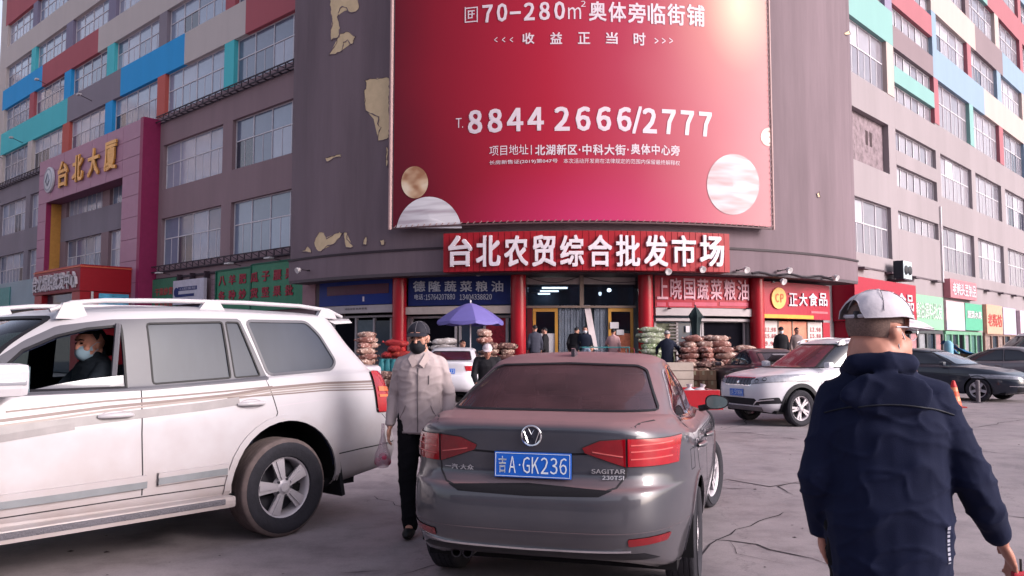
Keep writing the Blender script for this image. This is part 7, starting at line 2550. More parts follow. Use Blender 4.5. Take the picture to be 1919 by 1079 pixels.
# --- large man in the navy jacket, back to the camera
bm_rt, H, P = person('heavy man in navy hooded jacket and white cap seen from behind at the right', (1.25, 2.80, 0), rad(14), .985,
    J=dict(hea=(-.005, .03, 1.565), nec=(-.012, -.01, 1.455), shL=(-.16, 0, 1.35), shR=(.155, .0, 1.355), elL=(-.225, -.02, 1.08), wrL=(-.20, .10, .87), elR=(.250, -.03, 1.10), wrR=(.365, .08, .875),
           che=(0, 0, 1.24)), hs=1.10, fat=True,
    yaw=54, pitch=-5, top=NAVYJ, bottom=BLK, hair=None, mask=MASKW, cap=CAPW, voxel=.0075, skinm=M('skin_warm', rgb(206, 144, 126, .6), rough=.45, var=.08, scale=25), belly=.028, wr=.008, hem=.70, shoulder=1.03, fingers=True, capback=True,
    coat_extra=lambda c, P: (limb(c, [P['nec'] + Vector((-.10, .03, -.01)), P['nec'] + Vector((-.08, -.05, .012)), P['nec'] + Vector((0, -.085, .010)), P['nec'] + Vector((.08, -.05, .012)), P['nec'] + Vector((.10, .03, -.01))], [.024, .034, .038, .034, .024]),
        ellip(c, P['nec'] + Vector((0, -.115, -.09)), (.145, .022, .075)),
        limb(c, [P['elR'] * .35 + P['wrR'] * .65, P['elR'] * .12 + P['wrR'] * .88], [.052, .050]), limb(c, [P['elL'] * .35 + P['wrL'] * .65, P['elL'] * .12 + P['wrL'] * .88], [.052, .050])))
hd = H
# cropped hair, fold at the nape, glasses
def headshell(rx, ry, rz, keep, mt, name, c=(0, -.012, .035)):
    q = MB(); ellip(q, (0, 0, 0), (rx, ry, rz), None, 28, 18)
    q.v = [v + Vector(c) for v in q.v]
    fs = [f for f in q.f if keep(sum((q.v[i] for i in f), Vector()) / len(f))]
    q.f = fs; q.mi = [0] * len(fs); q.sm = [True] * len(fs); q.v = [hd @ v for v in q.v]
    return q.build(name, mt, bm_rt, recalc=False)
headshell(.0800, .0985, .097, lambda p: -.012 - .3 * min(0, p.y + .03) * 0 < p.z < .08 and p.y < .035 and not (abs(p.x) > .06 and -.04 < p.y < .03 and p.z < .03), M('hair_cropped', rgb(136, 110, 104, .5), rough=.9, var=.35, scale=160), 'hair')
for s in (-1, 1):
    q = MB(); q.tube([hd @ Vector((s * .088, -.02, .020)), hd @ Vector((s * .086, .03, .024)), hd @ Vector((s * .072, .088, .022))], .0025, 6)
    q.tube([hd @ Vector((s * .035 + .027 * math.cos(2 * PI * k / 18), .108 - .012 * abs(math.cos(2 * PI * k / 18)), .012 + .021 * math.sin(2 * PI * k / 18))) for k in range(19)], .0018, 5)
    q.build('glasses_arm', CHROME, bm_rt)
jk = [c for c in bm_rt.children if c.name.startswith('jacket')][0]
bv2 = BVHTree.FromPolygons([v.co for v in jk.data.vertices], [tuple(p.vertices) for p in jk.data.polygons])
def back(x, z, off=.003):
    h = bv2.ray_cast(Vector((x, -2, z)), Vector((0, 1, 0)))
    return h[0] + h[1] * off if h[0] else None
m = MB()
z_ = .83
for w_ in (.006, .012, .010, .016, .007, .013, .011, .009, .014):      # illegible printed strokes
    m.add([back(.155, z_, .004), back(.165, z_, .004), back(.165, z_ + w_ * .8, .004), back(.155, z_ + w_ * .8, .004)], [(0, 1, 2, 3)])
    z_ += w_ + .003
o = m.build('printed_strokes', M('print_silver', rgb(170, 170, 190, .6), rough=.5), jk); o['kind'] = 'stuff'
tube_part([back(x, 1.335 - .9 * abs(x) ** 2, .002) for x in [-.2 + .025 * k for k in range(17)]], .003, 'hood_seam', M('seam_navy', rgb(16, 20, 40, .5)), jk)
ph = thing('red_pouch', 'small red pouch held in the right hand of the man in navy', 'pouch', tuple((Matrix.Translation(bm_rt.location) @ Matrix.Rotation(-rad(14), 4, 'Z')) @ (P['wrR'] * .985 + Vector((.065, .03, -.135)))))
m = MB(); m.box(-.03, .03, -.012, .012, -.07, .03, 0, bev=.008); m.build('pouch', M('pouch_red', rgb(200, 50, 70, .6), rough=.5), ph)
m = MB(); m.tube([(0, 0, .03), (.0, 0, .07)], .004, 5); m.build('strap', RUBBER, ph)

# --- driver at the open window (seated)
dw = suv.root.location + Matrix.Rotation(suv.root.rotation_euler.z, 3, 'Z') @ Vector((-.16, .40, 0))
person('driver in dark jacket and pale blue mask looking out of the white off-road car', (dw.x, dw.y, -.02), rad(220), 1.0,
    J=dict(hea=(0, .03, 1.535), hiL=(-.09, .05, .90), knL=(-.10, .46, .92), anL=(-.10, .55, .62), hiR=(.09, .05, .90), knR=(.10, .46, .92), anR=(.10, .55, .62), elL=(-.24, .16, 1.16), wrL=(-.16, .36, 1.06), elR=(.24, .16, 1.16), wrR=(.16, .36, 1.06)),
    yaw=-8, pitch=-3, top=M('cloth_charcoal', rgb(40, 48, 58, .6), rough=.8), bottom=BLK, mask=MASKL, voxel=.010, skinm=M('skin_driver', rgb(224, 156, 134, .7), rough=.5))

# --- people farther off
far_cols = {k: M('cloth_' + k, rgb(*v, .62), rough=.85, var=.1) for k, v in dict(slate=(66, 66, 82), black2=(28, 26, 34), pink=(204, 158, 160), navy2=(26, 32, 54), greyblue=(130, 140, 160), brown=(96, 60, 56), plaid=(150, 130, 130)).items()}
def at_px(px, Y, z):
    return ((px - 960) / 1554.0 * Y, Y, z)
DK = BLK
FP = dict(voxel=.020, wr=.004)
person('person in a slate grey jacket standing left at the market doors with back turned', at_px(1003, 28.2, .5), rad(-10), 1.02, top=far_cols['slate'], bottom=DK, skinm=SKINM, **FP)
person('woman in black turned to the left holding a white bag by the market doors', at_px(1022, 28.6, .5), rad(-70), .97, pitch=-10, top=far_cols['black2'], bottom=DK, J=dict(elR=(.22, .16, 1.15), wrR=(.18, .30, 1.0)), **FP)
person('person in black stooping through the strip curtain doorway', at_px(1077, 28.9, .5), rad(25), 1.03, pitch=-18, top=far_cols['black2'], bottom=DK, J=dict(che=(0, .10, 1.26), nec=(0, .17, 1.41), hea=(0, .24, 1.50), shL=(-.185, .12, 1.36), shR=(.185, .12, 1.36)), **FP)
person('person in navy coming out of the doorway facing the street', at_px(1097, 28.8, .5), rad(185), 1.0, top=far_cols['navy2'], bottom=DK, mask=MASKW, **FP)
person('person in a grey blue top bending low in front of the doorway', at_px(1086, 27.4, .33), rad(80), .92, pitch=-40, top=far_cols['greyblue'], bottom=DK, J=dict(che=(0, .22, 1.12), nec=(0, .36, 1.2), hea=(0, .44, 1.22), shL=(-.18, .3, 1.15), shR=(.18, .3, 1.15), elL=(-.2, .4, .92), elR=(.2, .4, .92), wrL=(-.16, .55, .78), wrR=(.16, .55, .78)), **FP)
person('person in a pink blouse facing the right hand gold door', at_px(1150, 28.3, .5), rad(10), .95, top=far_cols['pink'], bottom=M('cloth_pink_dark', rgb(150, 60, 80, .6), rough=.8), J=dict(elL=(-.26, .08, 1.15), wrL=(-.24, .28, 1.12)), **FP)
person('person in navy with pale cap lifting goods beside the green bags', at_px(1251, 25.6, .2), rad(15), 1.05, pitch=-15, top=far_cols['navy2'], bottom=DK, cap=M('cap_grey', rgb(170, 164, 168, .6)), J=dict(elL=(-.30, .10, 1.2), wrL=(-.34, .28, 1.02), elR=(.30, .10, 1.2), wrR=(.36, .26, 1.0)), **FP)
person('masked person in black before the orange shop doors', at_px(1465, 28.0, .5), rad(190), .98, top=far_cols['black2'], bottom=DK, mask=MASKW, cap=CAPD, **FP)
person('person in a checked brown top beside the orange shop door', at_px(1494, 28.2, .5), rad(170), .97, top=far_cols['plaid'], bottom=far_cols['brown'], **FP)
person('man in a black jacket and pale cap pushing along behind the grey saloon', at_px(914, 14.2, 0), rad(178), .93, pitch=-14, top=far_cols['black2'], bottom=DK, cap=M('cap_pink_white', rgb(214, 196, 204, .66)), skinm=SKIND, J=dict(che=(0, .08, 1.26), nec=(0, .12, 1.42), hea=(0, .16, 1.53), shL=(-.19, .09, 1.37), shR=(.19, .09, 1.37), elL=(-.25, .12, 1.1), wrL=(-.2, .3, .95), elR=(.25, .12, 1.1), wrR=(.2, .3, .95)), voxel=.014, wr=.005)
person('rider with black helmet under the purple parasol', at_px(866, 25.2, 0), rad(120), 1.0, top=far_cols['black2'], bottom=DK, cap=None, hair=M('helmet_black', rgb(26, 26, 34, .6), rough=.2, coat=.6), **FP)
person('person in blue leaning over boxes near the green shop posts', at_px(1778, 32.5, 0), rad(100), 1.0, pitch=-25, top=M('cloth_blue', rgb(60, 130, 176, .62), rough=.6, var=.2), bottom=far_cols['navy2'], hair=HAIRG, J=dict(che=(0, .12, 1.24), nec=(0, .2, 1.38), hea=(0, .27, 1.45), shL=(-.18, .16, 1.32), shR=(.18, .16, 1.32), elL=(-.22, .3, 1.15), wrL=(-.2, .5, 1.1), elR=(.22, .3, 1.15), wrR=(.2, .5, 1.1)), **FP)

# ------------------------------------------------------------------ goods in front of the shops
def sack_mesh(L_, w, h, seed, tied=True):
    rnd = random.Random(seed)
    mb = MB()
    n, m_ = 14, 9
    vs, fs = [], []
    for i in range(m_ + 1):
        t = i / m_
        x = -L_ / 2 + L_ * t
        e = math.sin(PI * min(1, max(0, t * .92 + .04))) ** .38
        for k in range(n):
            a = 2 * PI * k / n
            c, s = math.cos(a), math.sin(a)
            y = w / 2 * e * math.copysign(abs(c) ** .8, c)
            z = h / 2 * e * math.copysign(abs(s) ** .7, s)
            q = Vector((x, y, z))
            q += Vector((1, 1, 1)) * .03 * noise.noise(q * 6 + Vector((seed * 9, 0, 0)))
            q.y += .03 * noise.noise(q * 11 + Vector((seed, 4, 0))); q.z += .035 * noise.noise(q * 9 + Vector((0, seed, 3)))
            vs.append(q + Vector((0, 0, h / 2)))
    for i in range(m_):
        for k in range(n):
            fs.append((i * n + k, i * n + (k + 1) % n, (i + 1) * n + (k + 1) % n, (i + 1) * n + k))
    fs += [tuple(range(n)), tuple(range(m_ * n, (m_ + 1) * n))]
    mb.add(vs, fs, 0, True)
    if tied:
        mb.tube([(L_ / 2 - .02, 0, h / 2), (L_ / 2 + .05, 0, h / 2 + .01), (L_ / 2 + .09, 0, h / 2 + .03)], [.03, .018, .04], 8)
    return mb
def net_mat(key, a, b, sc=60):
    m = bpy.data.materials.new(key); m.use_nodes = True
    nt = m.node_tree; N, Lk = nt.nodes, nt.links
    bs = N['Principled BSDF']; bs.inputs['Roughness'].default_value = .7
    tc = N.new('ShaderNodeTexCoord')
    v = N.new('ShaderNodeTexVoronoi'); v.inputs['Scale'].default_value = sc / 5
    Lk.new(tc.outputs['Object'], v.inputs['Vector'])
    nz = N.new('ShaderNodeTexNoise'); nz.inputs['Scale'].default_value = 5; nz.inputs['Detail'].default_value = 4
    Lk.new(tc.outputs['Object'], nz.inputs['Vector'])
    ad = N.new('ShaderNodeMath'); ad.operation = 'ADD'
    Lk.new(v.outputs['Distance'], ad.inputs[0]); Lk.new(nz.outputs['Fac'], ad.inputs[1])
    r = N.new('ShaderNodeValToRGB'); e = r.color_ramp.elements
    e[0].position = .62; e[0].color = a; e[1].position = 1.05; e[1].color = b
    Lk.new(ad.outputs[0], r.inputs[0]); Lk.new(r.outputs[0], bs.inputs['Base Color'])
    bp = N.new('ShaderNodeBump'); bp.inputs['Strength'].default_value = .5; bp.inputs['Distance'].default_value = .02
    Lk.new(v.outputs['Distance'], bp.inputs['Height']); Lk.new(bp.outputs[0], bs.inputs['Normal'])
    return m
NETS = {
    'pinkish': [net_mat('net_pinkish', rgb(216, 180, 172, .62), rgb(140, 84, 76, .6)), net_mat('net_cream', rgb(224, 200, 190, .62), rgb(160, 120, 110, .6))],
    'brown': [net_mat('net_brown', rgb(196, 160, 146, .6), rgb(96, 56, 52, .6)), net_mat('net_buff', rgb(214, 188, 172, .6), rgb(120, 84, 76, .6))],
    'orange': [net_mat('net_orange', rgb(226, 92, 60, .6), rgb(190, 40, 40, .6)), net_mat('net_red', rgb(206, 60, 52, .6), rgb(170, 30, 40, .6))],
    'green': [net_mat('net_green_white', rgb(224, 228, 206, .75), rgb(120, 136, 96, .7)), net_mat('net_white', rgb(232, 228, 220, .78), rgb(150, 158, 130, .7))],
    'white': [net_mat('sack_white', rgb(220, 212, 214, .62), rgb(180, 168, 168, .6))],
}
ORD = ('first', 'second', 'third', 'fourth', 'fifth', 'sixth', 'seventh', 'eighth', 'ninth', 'tenth', 'eleventh', 'twelfth')
_sm = {}
def sack(kind, v, L_, w, h):
    k = (kind, v, L_)
    if k not in _sm:
        o = sack_mesh(L_, w, h, v + len(kind)).build('sack', NETS[kind][v % len(NETS[kind])])
        _sm[k] = o.data
        bpy.data.objects.remove(o)
    return _sm[k]
rnd = random.Random(12)
def pile(label, group, kind, px0, px1, Y, z0, rows, L_=.75, w=.42, h=.24, depth=2, taper=.25, rot=0):
    x0, x1 = at_px(px0, Y, 0)[0], at_px(px1, Y, 0)[0]
    for d in range(depth):
        for r in range(rows):
            wid = (x1 - x0) - taper * r
            if wid < L_ * .6: wid = L_ * .6
            n = max(1, int(round(wid / (L_ * .94))))
            for k in range(n):
                cx = (x0 + x1) / 2 - wid / 2 + wid * (k + .5) / n
                end = rnd.random() < .35
                o = link('sack', sack(kind, rnd.randrange(4), L_, w, h))
                o.location = (cx + rnd.uniform(-.07, .07), Y + d * w * .95 + rnd.uniform(-.04, .04) + .05 * r, z0 + r * h * .86)
                o.rotation_euler = (rnd.uniform(-.1, .1), rnd.uniform(-.10, .10), rot + rnd.uniform(-.25, .25) + (PI if rnd.random() < .5 else 0) + (PI / 2 * .8 if end else 0))
                s = rnd.uniform(.9, 1.1)
                o.scale = (s, s, s)
                tag(o, '%s, %s layer, %s from left%s' % (label, ORD[r], ORD[k], '' if depth == 1 else (', front' if d == 0 else ', behind')), 'sack', group)
pile('pinkish net onion sack before the leftmost shop windows', 'onion sacks before the leftmost shop', 'pinkish', 655, 712, 27.4, .5, 8, L_=.6, w=.4, h=.215, depth=2, taper=.12)
pile('orange red net sack beside the first red column', 'orange net sacks by the first column', 'orange', 714, 768, 25.6, 1.15, 3, L_=.62, w=.38, h=.2, depth=2, taper=.10)
pile('pinkish brown net sack between the parasol and second column', 'net sacks right of the parasol', 'brown', 886, 986, 25.4, .0, 9, L_=.56, w=.38, h=.205, depth=2, taper=.07)
pile('pinkish net sack crowning the parasol side pile', 'net sacks crowning the pile right of the parasol', 'pinkish', 882, 930, 26.4, 1.6, 2, depth=1, taper=.1)
pile('green white vegetable bag by the third column', 'leafy vegetable bags by the third column', 'green', 1190, 1262, 27.0, .5, 9, L_=.8, w=.5, h=.21, depth=2, taper=.10)
pile('brown net sack before the open grey shop', 'net sacks before the open grey shop', 'brown', 1274, 1368, 24.6, .0, 6, L_=.56, w=.38, h=.2, depth=2, taper=.02)
pile('cream pink net sack atop the large pile', 'upper sacks before the open grey shop', 'pinkish', 1270, 1384, 25.3, .95, 5, L_=.58, w=.38, h=.2, depth=2, taper=.14)
pile('pinkish sack heaped beside the dark plum saloon', 'sacks heaped by the dark plum saloon', 'pinkish', 1366, 1440, 27.0, .5, 5, depth=1, taper=.15)
pile('white sack behind the white saloon', 'white sacks behind the white saloon', 'white', 800, 870, 27.0, .5, 6, depth=1, taper=.1)
pile('buff sack heaped before the pale green shop', 'sacks before the pale green shop', 'brown', 1728, 1772, 33.5, 0, 6, L_=.8, depth=1, taper=.1)
# upright white bags with teal tops
for i in range(11):
    px = 716 + i * 5.6
    t = thing('bag', ORD[i] + ' upright teal topped white bag from left below the orange sacks', 'bag', at_px(px, 24.6 + .15 * (i % 2), 0), rnd.uniform(-.3, .3), 'upright teal and white bags')
    m = MB(); loft(m, [((0, 0, 0), .09, .09), ((0, 0, .3), .105, .10), ((0, 0, .72), .095, .085)], 12); m.build('bag', M('bag_white', rgb(208, 206, 214, .62), rough=.5, var=.15, scale=4), t)
    m = MB(); loft(m, [((0, 0, .722), .096, .086), ((0, 0, .95), .10, .09), ((0, 0, 1.08), .06, .05), ((0, 0, 1.14), .07, .06)], 12); m.build('bag_top', M('bag_teal', rgb(60, 140, 150, .62), rough=.5, var=.25, scale=4), t)
t = thing('pallet', 'low wooden pallet with sacks below the upright bags', 'pallet', at_px(722, 23.6, 0), .1)
for k in range(6):
    m = MB(); m.box(-.6, .6, -.5 + .18 * k, -.38 + .18 * k, .13, .16); m.build('board', M('pallet_wood', rgb(150, 120, 110, .6), rough=.9, var=.2), t)
for x in (-.5, 0, .5):
    m = MB(); m.box(x - .05, x + .05, -.5, .52, 0, .128); m.build('bearer', _mc['pallet_wood'], t)
for k in range(3):
    o = link('sack', sack('brown', k, .75, .42, .24)); o.location = at_px(722, 23.6, .165 + k * .2); o.rotation_euler = (0, 0, .1 + .2 * k)
    tag(o, ORD[k] + ' sack from the bottom on the low wooden pallet', 'sack', 'sacks on the wooden pallet')
# cardboard cartons and crates
CARD = M('cardboard', rgb(176, 138, 112, .62), rough=.85, var=.12, scale=3)
CARD2 = M('cardboard_dark', rgb(140, 100, 84, .62), rough=.85, var=.15, scale=3)
def carton(p, w, d, h, rz, label, mt=CARD, group=None, cat='box'):
    t = thing('carton', label, cat, p, rz, group)
    m = MB(); m.box(-w / 2, w / 2, -d / 2, d / 2, 0, h, bev=.008); m.build('box', mt, t)
    m = MB(); m.box(-w / 2 - .002, w / 2 + .002, -.03, .03, h + .001, h + .004); m.box(-.03, .03, -d / 2 - .004, -d / 2 - .001, h * .55, h - .01); m.build('tape', M('tape', rgb(200, 180, 150, .6), rough=.3), t)
for r in range(3):
    for c in range(4):
        X, Y, _ = at_px(1284 + c * 15.5, 23.6, 0)
        carton((X, Y + rnd.uniform(-.05, .05), .0 + r * .28), .25, .4, .27, rnd.uniform(-.1, .1), ORD[c] + ' brown carton from left in the ' + ('bottom', 'middle', 'top')[r] + ' row before the large sack pile', CARD if (r + c) % 3 else CARD2, 'cartons in front of the large sack pile')
for k in range(6):
    X, Y, _ = at_px(1742 + (k % 3) * 14, 31.4, 0)
    carton((X, Y, (k // 3) * .42), .27, .4, .40, 0, ORD[k % 3] + ' tan carton from left, ' + ('lower', 'upper')[k // 3] + ' row, behind the dark navy saloon', CARD2 if k % 2 else CARD, 'cartons behind the dark navy saloon')
for k in range(5):
    X, Y, _ = at_px(1792 + k * 9, 32.2, 0)
    t = thing('crate', ORD[k] + ' slatted tan crate from left by the green shop posts', 'crate', (X, Y, 0.0), .1, 'crates by the green shop posts')
    for z in (.45, .62, .79, .95, 1.1):
        m = MB(); m.box(-.09, .09, -.2, .2, z, z + .12); m.build('slat', CARD, t)
    m = MB(); m.box(-.08, .08, -.18, .18, 0, .449); m.build('base', flat('navy_base', 60, 74, 104, .6), t)
# blue tarpaulin cover
t = thing('tarpaulin', 'bright blue folded tarpaulin draped by the green shop front', 'tarpaulin', at_px(1795, 31.9, 1.1), 0)
m = MB(); vs = []
for i in range(9):
    for j in range(6):
        u, v = i / 8, j / 5
        vs.append((-.55 + 1.3 * u, -.25 + .5 * v, .62 * (1 - u) * (1 - .2 * abs(v - .5)) + .05 * math.sin(u * 9 + v * 5)))
m.add(vs, [(i * 6 + j, i * 6 + j + 1, i * 6 + j + 7, i * 6 + j + 6) for i in range(8) for j in range(5)], 0, True)
m.build('sheet', M('tarp_blue', rgb(36, 110, 170, .66), rough=.5, var=.2), t)
m = MB(); m.lathe([(0, 0), (.16, .02), (.17, .5), (.08, .62), (0, .64)], 12, 0, Matrix.Translation((-.45, -.2, 0))); m.build('bundle', M('tarp_light', rgb(130, 186, 210, .62), rough=.5, var=.2), t)
for x in (-.5, .7):
    m = MB(); m.tube([(x, 0, -1.1), (x, 0, .02)], .02, 6); m.build('pole', TRIMB, t)

# purple parasol
t = thing('parasol', 'open purple parasol with scalloped edge before the navy signed shop', 'parasol', at_px(882, 24.2, 0))
PUR = [M('parasol_purple', rgb(120, 110, 182, .62), rough=.7, var=.06), M('parasol_purple_b', rgb(108, 100, 172, .60), rough=.7, var=.06)]
ZA, ZR, RR = 2.78, 2.24, .98
for k in range(8):
    m = MB(); vs = []
    K, J_ = 6, 5
    for i in range(K + 1):
        f = i / K
        for j in range(J_ + 1):
            a = 2 * PI * (k + j / J_) / 8 + .2
            sag = math.sin(PI * j / J_)
            r = RR * f * (1 - .05 * sag * f)
            z = ZA - (ZA - ZR) * (f ** 1.5) - .02 * sag * f
            vs.append((r * math.cos(a), r * math.sin(a), z))
    fs = [(i * (J_ + 1) + j, i * (J_ + 1) + j + 1, (i + 1) * (J_ + 1) + j + 1, (i + 1) * (J_ + 1) + j) for i in range(K) for j in range(J_)]
    o = len(vs)
    for j in range(J_ + 1):
        p = Vector(vs[K * (J_ + 1) + j]); vs.append((p.x * 1.005, p.y * 1.005, p.z - .075 - .03 * math.sin(PI * j / J_)))
    fs += [(K * (J_ + 1) + j, K * (J_ + 1) + j + 1, o + j + 1, o + j) for j in range(J_)]
    m.add(vs, fs, 0, True); m.build('canopy_panel', PUR[k % 2], t)
    a = 2 * PI * k / 8 + .2
    m = MB(); m.tube([(.02, 0, ZA - .06), (RR * .55 * math.cos(a), RR * .55 * math.sin(a), ZA - (ZA - ZR) * .42 - .02), (RR * .98 * math.cos(a), RR * .98 * math.sin(a), ZR)], .008, 5); m.build('rib', ALLOY, t)
m = MB(); m.tube([(0, 0, 0), (0, 0, ZA + .02)], .02, 8); m.lathe([(0, ZA + .02), (.03, ZA + .02), (.02, ZA + .08), (0, ZA + .1)], 10); m.build('pole', ALLOY, t)
m = MB(); m.lathe([(0, 0), (.25, 0), (.24, .08), (.05, .12), (0, .12)], 18); m.build('base', TRIMB, t)
# furled dark parasol
t = thing('parasol', 'furled dark green parasol standing at the open grey shop', 'parasol', at_px(1305, 26.8, .0))
m = MB(); m.lathe([(0, 2.80), (.03, 2.78), (.10, 2.68), (.20, 2.50), (.17, 2.42), (.13, 2.2), (.12, 1.9), (.09, 1.5), (.06, 1.3), (0, 1.28)], 12)
for v in m.v: a = math.atan2(v.y, v.x); k = 1 + .22 * math.sin(a * 6 + v.z * 2); v.x *= k; v.y *= k
m.build('furled_canopy', M('cloth_dark_green', rgb(30, 46, 50, .6), rough=.8, var=.15), t)
m = MB(); m.tube([(0, 0, 0), (0, 0, 2.85)], .022, 8); m.build('pole', ALLOYD, t)
# cart at the doors
t = thing('hand_cart', 'teal tube framed hand cart standing in front of the market doors', 'cart', at_px(1133, 26.6, .5), .03)
TEAL = M('cart_teal', rgb(60, 140, 146, .62), rough=.4)
for y in (-.3, .3):
    m = MB(); m.tube([(-.75, y, .15), (-.75, y, .98), (.75, y, .98), (.75, y, .15)], .022, 6); m.build('side_rail', TEAL, t)
m = MB(); m.tube([(-.75, -.3, .98), (-.75, .3, .98)], .022, 6); m.tube([(.75, -.3, .98), (.75, .3, .98)], .022, 6); m.build('end_rail', TEAL, t)
m = MB(); m.box(-.74, .74, -.29, .29, .22, .26); m.build('platform', TEAL, t)
for x in (-.6, .6):
    for y in (-.26, .26):
        m = MB(); m.lathe([(0, -.02), (.1, -.02), (.1, .02), (0, .02)], 14, 0, Matrix.Translation((x, y, .1)) @ Matrix.Rotation(PI / 2, 4, 'X')); m.build('wheel', RUB, t)
for k in range(3):
    o = link('sack', sack('white', k, .75, .42, .24)); o.location = at_px(1122 + 12 * k, 26.6, .77 + .02 * k); o.rotation_euler = (0, 0, .3 * k)
    tag(o, ORD[k] + ' pale sack from left in the teal hand cart', 'sack', 'pale sacks in the teal cart')
t = thing('carrier_bag', 'white carrier bag with loop handles standing right of the market doors', 'bag', at_px(1184, 27.0, .5), 0)
m = MB(); loft(m, [((0, 0, 0), .17, .12), ((0, 0, .4), .2, .14), ((0, 0, .78), .19, .12)], 14); m.build('bag', _mc['bag_white'], t)
m = MB(); m.tube([(-.1, 0, .76), (-.08, 0, .95), (.08, 0, .95), (.1, 0, .76)], .014, 6); m.build('handle', M('handle_red', rgb(170, 40, 60, .6), rough=.6), t)
t = thing('chair', 'white slatted plastic chair by the open grey shop', 'chair', at_px(1280, 26.2, .17), PI)
PLW = M('chair_white', rgb(206, 196, 200, .62), rough=.5)
m = MB(); m.box(-.2, .2, -.2, .2, .42, .45); m.build('seat', PLW, t)
for k in range(4):
    m = MB(); m.box(-.2, .2, -.2, -.17, .55 + .1 * k, .60 + .1 * k); m.build('back_slat', PLW, t)
for x in (-.18, .18):
    for y in (-.18, .18):
        m = MB(); m.box(x - .02, x + .02, y - .02, y + .02, 0, .419); m.build('leg', PLW, t)
    m = MB(); m.box(x - .02, x + .02, -.202, -.168, .451, .95); m.build('back_post', PLW, t)
# board the navy man handles
t = thing('crate', 'pale flat sided crate of goods just behind the grey saloon roof', 'crate', at_px(1266, 22.0, 0), 0)
for z in (.0, .22, .44, .66, .88):
    m = MB(); m.box(-.42, .42, -.25, .25, z, z + .2); m.build('board', M('board_cream', rgb(204, 186, 176, .62), rough=.7), t)
m = MB(); m.box(-.40, .40, -.23, .23, .01, 1.05); m.build('lining', M('crate_lining', rgb(150, 130, 124, .6), rough=.8), t)

# traffic cone, bollard
cone_p = on_ground(1789, 764)
t = thing('traffic_cone', 'orange traffic cone with faded bands near the dark navy saloon', 'traffic cone', tuple(cone_p))
ORC = M('cone_orange', rgb(226, 92, 56, .66), rough=.5, var=.12)
m = MB(); m.box(-.21, .21, -.21, .21, 0, .035, bev=.01); m.build('base', M('cone_base', rgb(176, 50, 50, .6), rough=.6), t)
segs = [(.175, .036, .150, .16, 0), (.150, .16, .125, .28, 1), (.125, .28, .100, .40, 0), (.100, .40, .080, .50, 1), (.080, .50, .035, .66, 2)]
for (ra, za, rb, zb, k) in segs:
    m = MB(); m.lathe([(ra, za), (rb, zb - .002)], 22); 
    if k == 2: m.lathe([(rb, zb - .002), (0, zb + .01)], 22)
    m.build('cone_section', [ORC, M('cone_band', rgb(238, 150, 110, .66), rough=.4, var=.12), M('cone_tip', rgb(206, 44, 50, .62), rough=.5)][k], t)
bpn = on_ground(1834, 755)
t = thing('bollard', 'grey steel bollard on a round base plate in front of the dark navy saloon', 'bollard', tuple(bpn))
m = MB(); m.tube([(0, 0, .02), (0, 0, .58)], .055, 16); m.lathe([(.055, .58), (.04, .60), (0, .605)], 16); m.build('post', M('steel_grey', rgb(116, 108, 116, .6), rough=.5, var=.15), t)
m = MB(); m.lathe([(0, 0), (.17, 0), (.165, .018), (0, .02)], 22); m.build('base_plate', M('steel_dark', rgb(84, 76, 84, .6), rough=.6), t)
# motor scooter under the parasol
t = thing('scooter', 'dark motor scooter parked under the purple parasol', 'scooter', at_px(868, 24.9, 0), rad(20))
m = MB(); m.box(-.5, .15, -.14, .14, .45, .72, bev=.06); m.build('body', flat('scooter_dark', 36, 36, 48, .6, rough=.3), t)
m = MB(); m.box(-.45, .1, -.12, .12, .72, .80, bev=.04); m.build('seat', RUBBER, t)
m = MB(); m.box(.38, .52, -.16, .16, .35, .98, bev=.05); m.build('leg_shield', _mc['scooter_dark'], t)
m = MB(); m.tube([(.46, -.3, 1.06), (.42, 0, 1.02), (.46, .3, 1.06)], .015, 6); m.tube([(.42, 0, 1.0), (.62, 0, .25)], .025, 6); m.build('handlebar', RUBBER, t)
for x in (-.45, .62):
    m = MB(); m.lathe([(.14, -.04), (.2, -.045), (.22, 0), (.2, .045), (.14, .04)], 18, 0, Matrix.Translation((x, 0, .22)) @ Matrix.Rotation(PI / 2, 4, 'X'), closed=True); m.build('wheel', RUB, t)

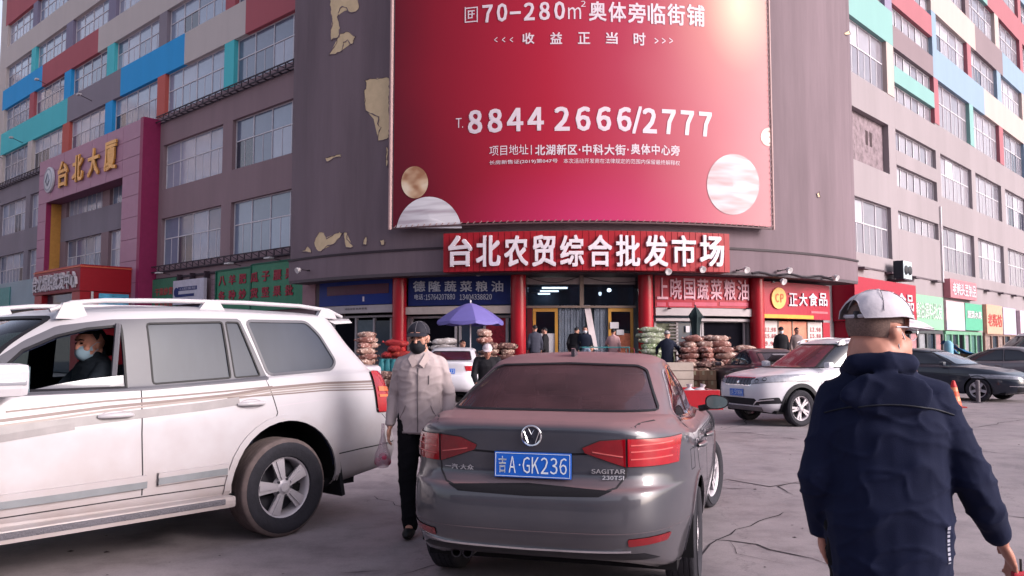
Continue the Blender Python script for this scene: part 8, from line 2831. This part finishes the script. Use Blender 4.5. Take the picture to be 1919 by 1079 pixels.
# loose wires sagging over the shop fronts
for k, (xa, xb, ya, yb, sag, lab) in enumerate(((990, 1086, 520, 519, .20, 'black wire sagging over the left transom pane'), (1096, 1196, 519, 528, .10, 'black wire drooping over the right transom pane'), (1412, 1428, 560, 522, -.05, 'thin wire slanting beside the fourth red column'))):
    P_ = [arc_pt(14.75, ang(xa + (xb - xa) * i / 14, 14.75), hit(xa + (xb - xa) * i / 14, ya + (yb - ya) * i / 14, 14.75)[1] - sag * math.sin(PI * i / 14)) for i in range(15)]
    m = MB(); m.tube(P_, .014, 5)
    tag(m.build('wire', LAMPD), lab, 'wire')
for k, (u, z) in enumerate(((27.2, 17.4), (31.6, 14.6), (20.2, 15.0), (35.6, 14.2))):
    t = on_wing(('wall_lamp', ('upper', 'middle', 'nearest', 'leftmost')[k] + ' small lamp on a thin arm fixed to the coloured left wing', 'lamp'), PL, AZL, 'small lamps on the left wing')
    m = MB(); m.tube([(u * SC, .03, Z(z)), (u * SC, .8, Z(z) + .25)], .025, 5); m.build('arm', RUST, t)
    m = MB(); m.box(u * SC - .18, u * SC + .18, .72, .95, Z(z) + .2, Z(z) + .32, bev=.03); m.build('lamp_head', LAMPW, t)

# ------------------------------------------------------------------ unseen block added across the street, to be mirrored in paint and glass
ob = thing('added_street_block', 'long low grey street block with red sign band across the road behind the camera', 'building', (0, -34, 0), 0)  # unseen block, added behind the camera for reflections
m = MB(); m.box(-60, 45, -10, 0, 0, 9.5); m.build('wall', M('added_block_wall', rgb(150, 132, 136, .6), rough=.9, var=.1, scale=.3), ob)
m = MB(); m.box(-60, 45, .002, .6, 3.6, 5.4); m.build('sign_band', M('added_block_red', rgb(170, 40, 56, .6), rough=.5, var=.2, scale=.3), ob)
m = MB(); m.box(-60.3, 45.3, -10.3, .3, 9.5, 9.9); m.build('roof', flat('added_block_roof', 110, 100, 106, .6), ob)
for k in range(20):
    m = MB(); m.box(-58 + k * 5.1, -54.6 + k * 5.1, .01, .05, 6.4, 8.6); m.build('window', PANES_L[k % 4], ob)
    m = MB(); m.box(-58 + k * 5.1, -54.2 + k * 5.1, .01, .06, .1, 3.3); m.build('shop_window', GLASSD, ob)

bpy.data.scenes.remove(WS)
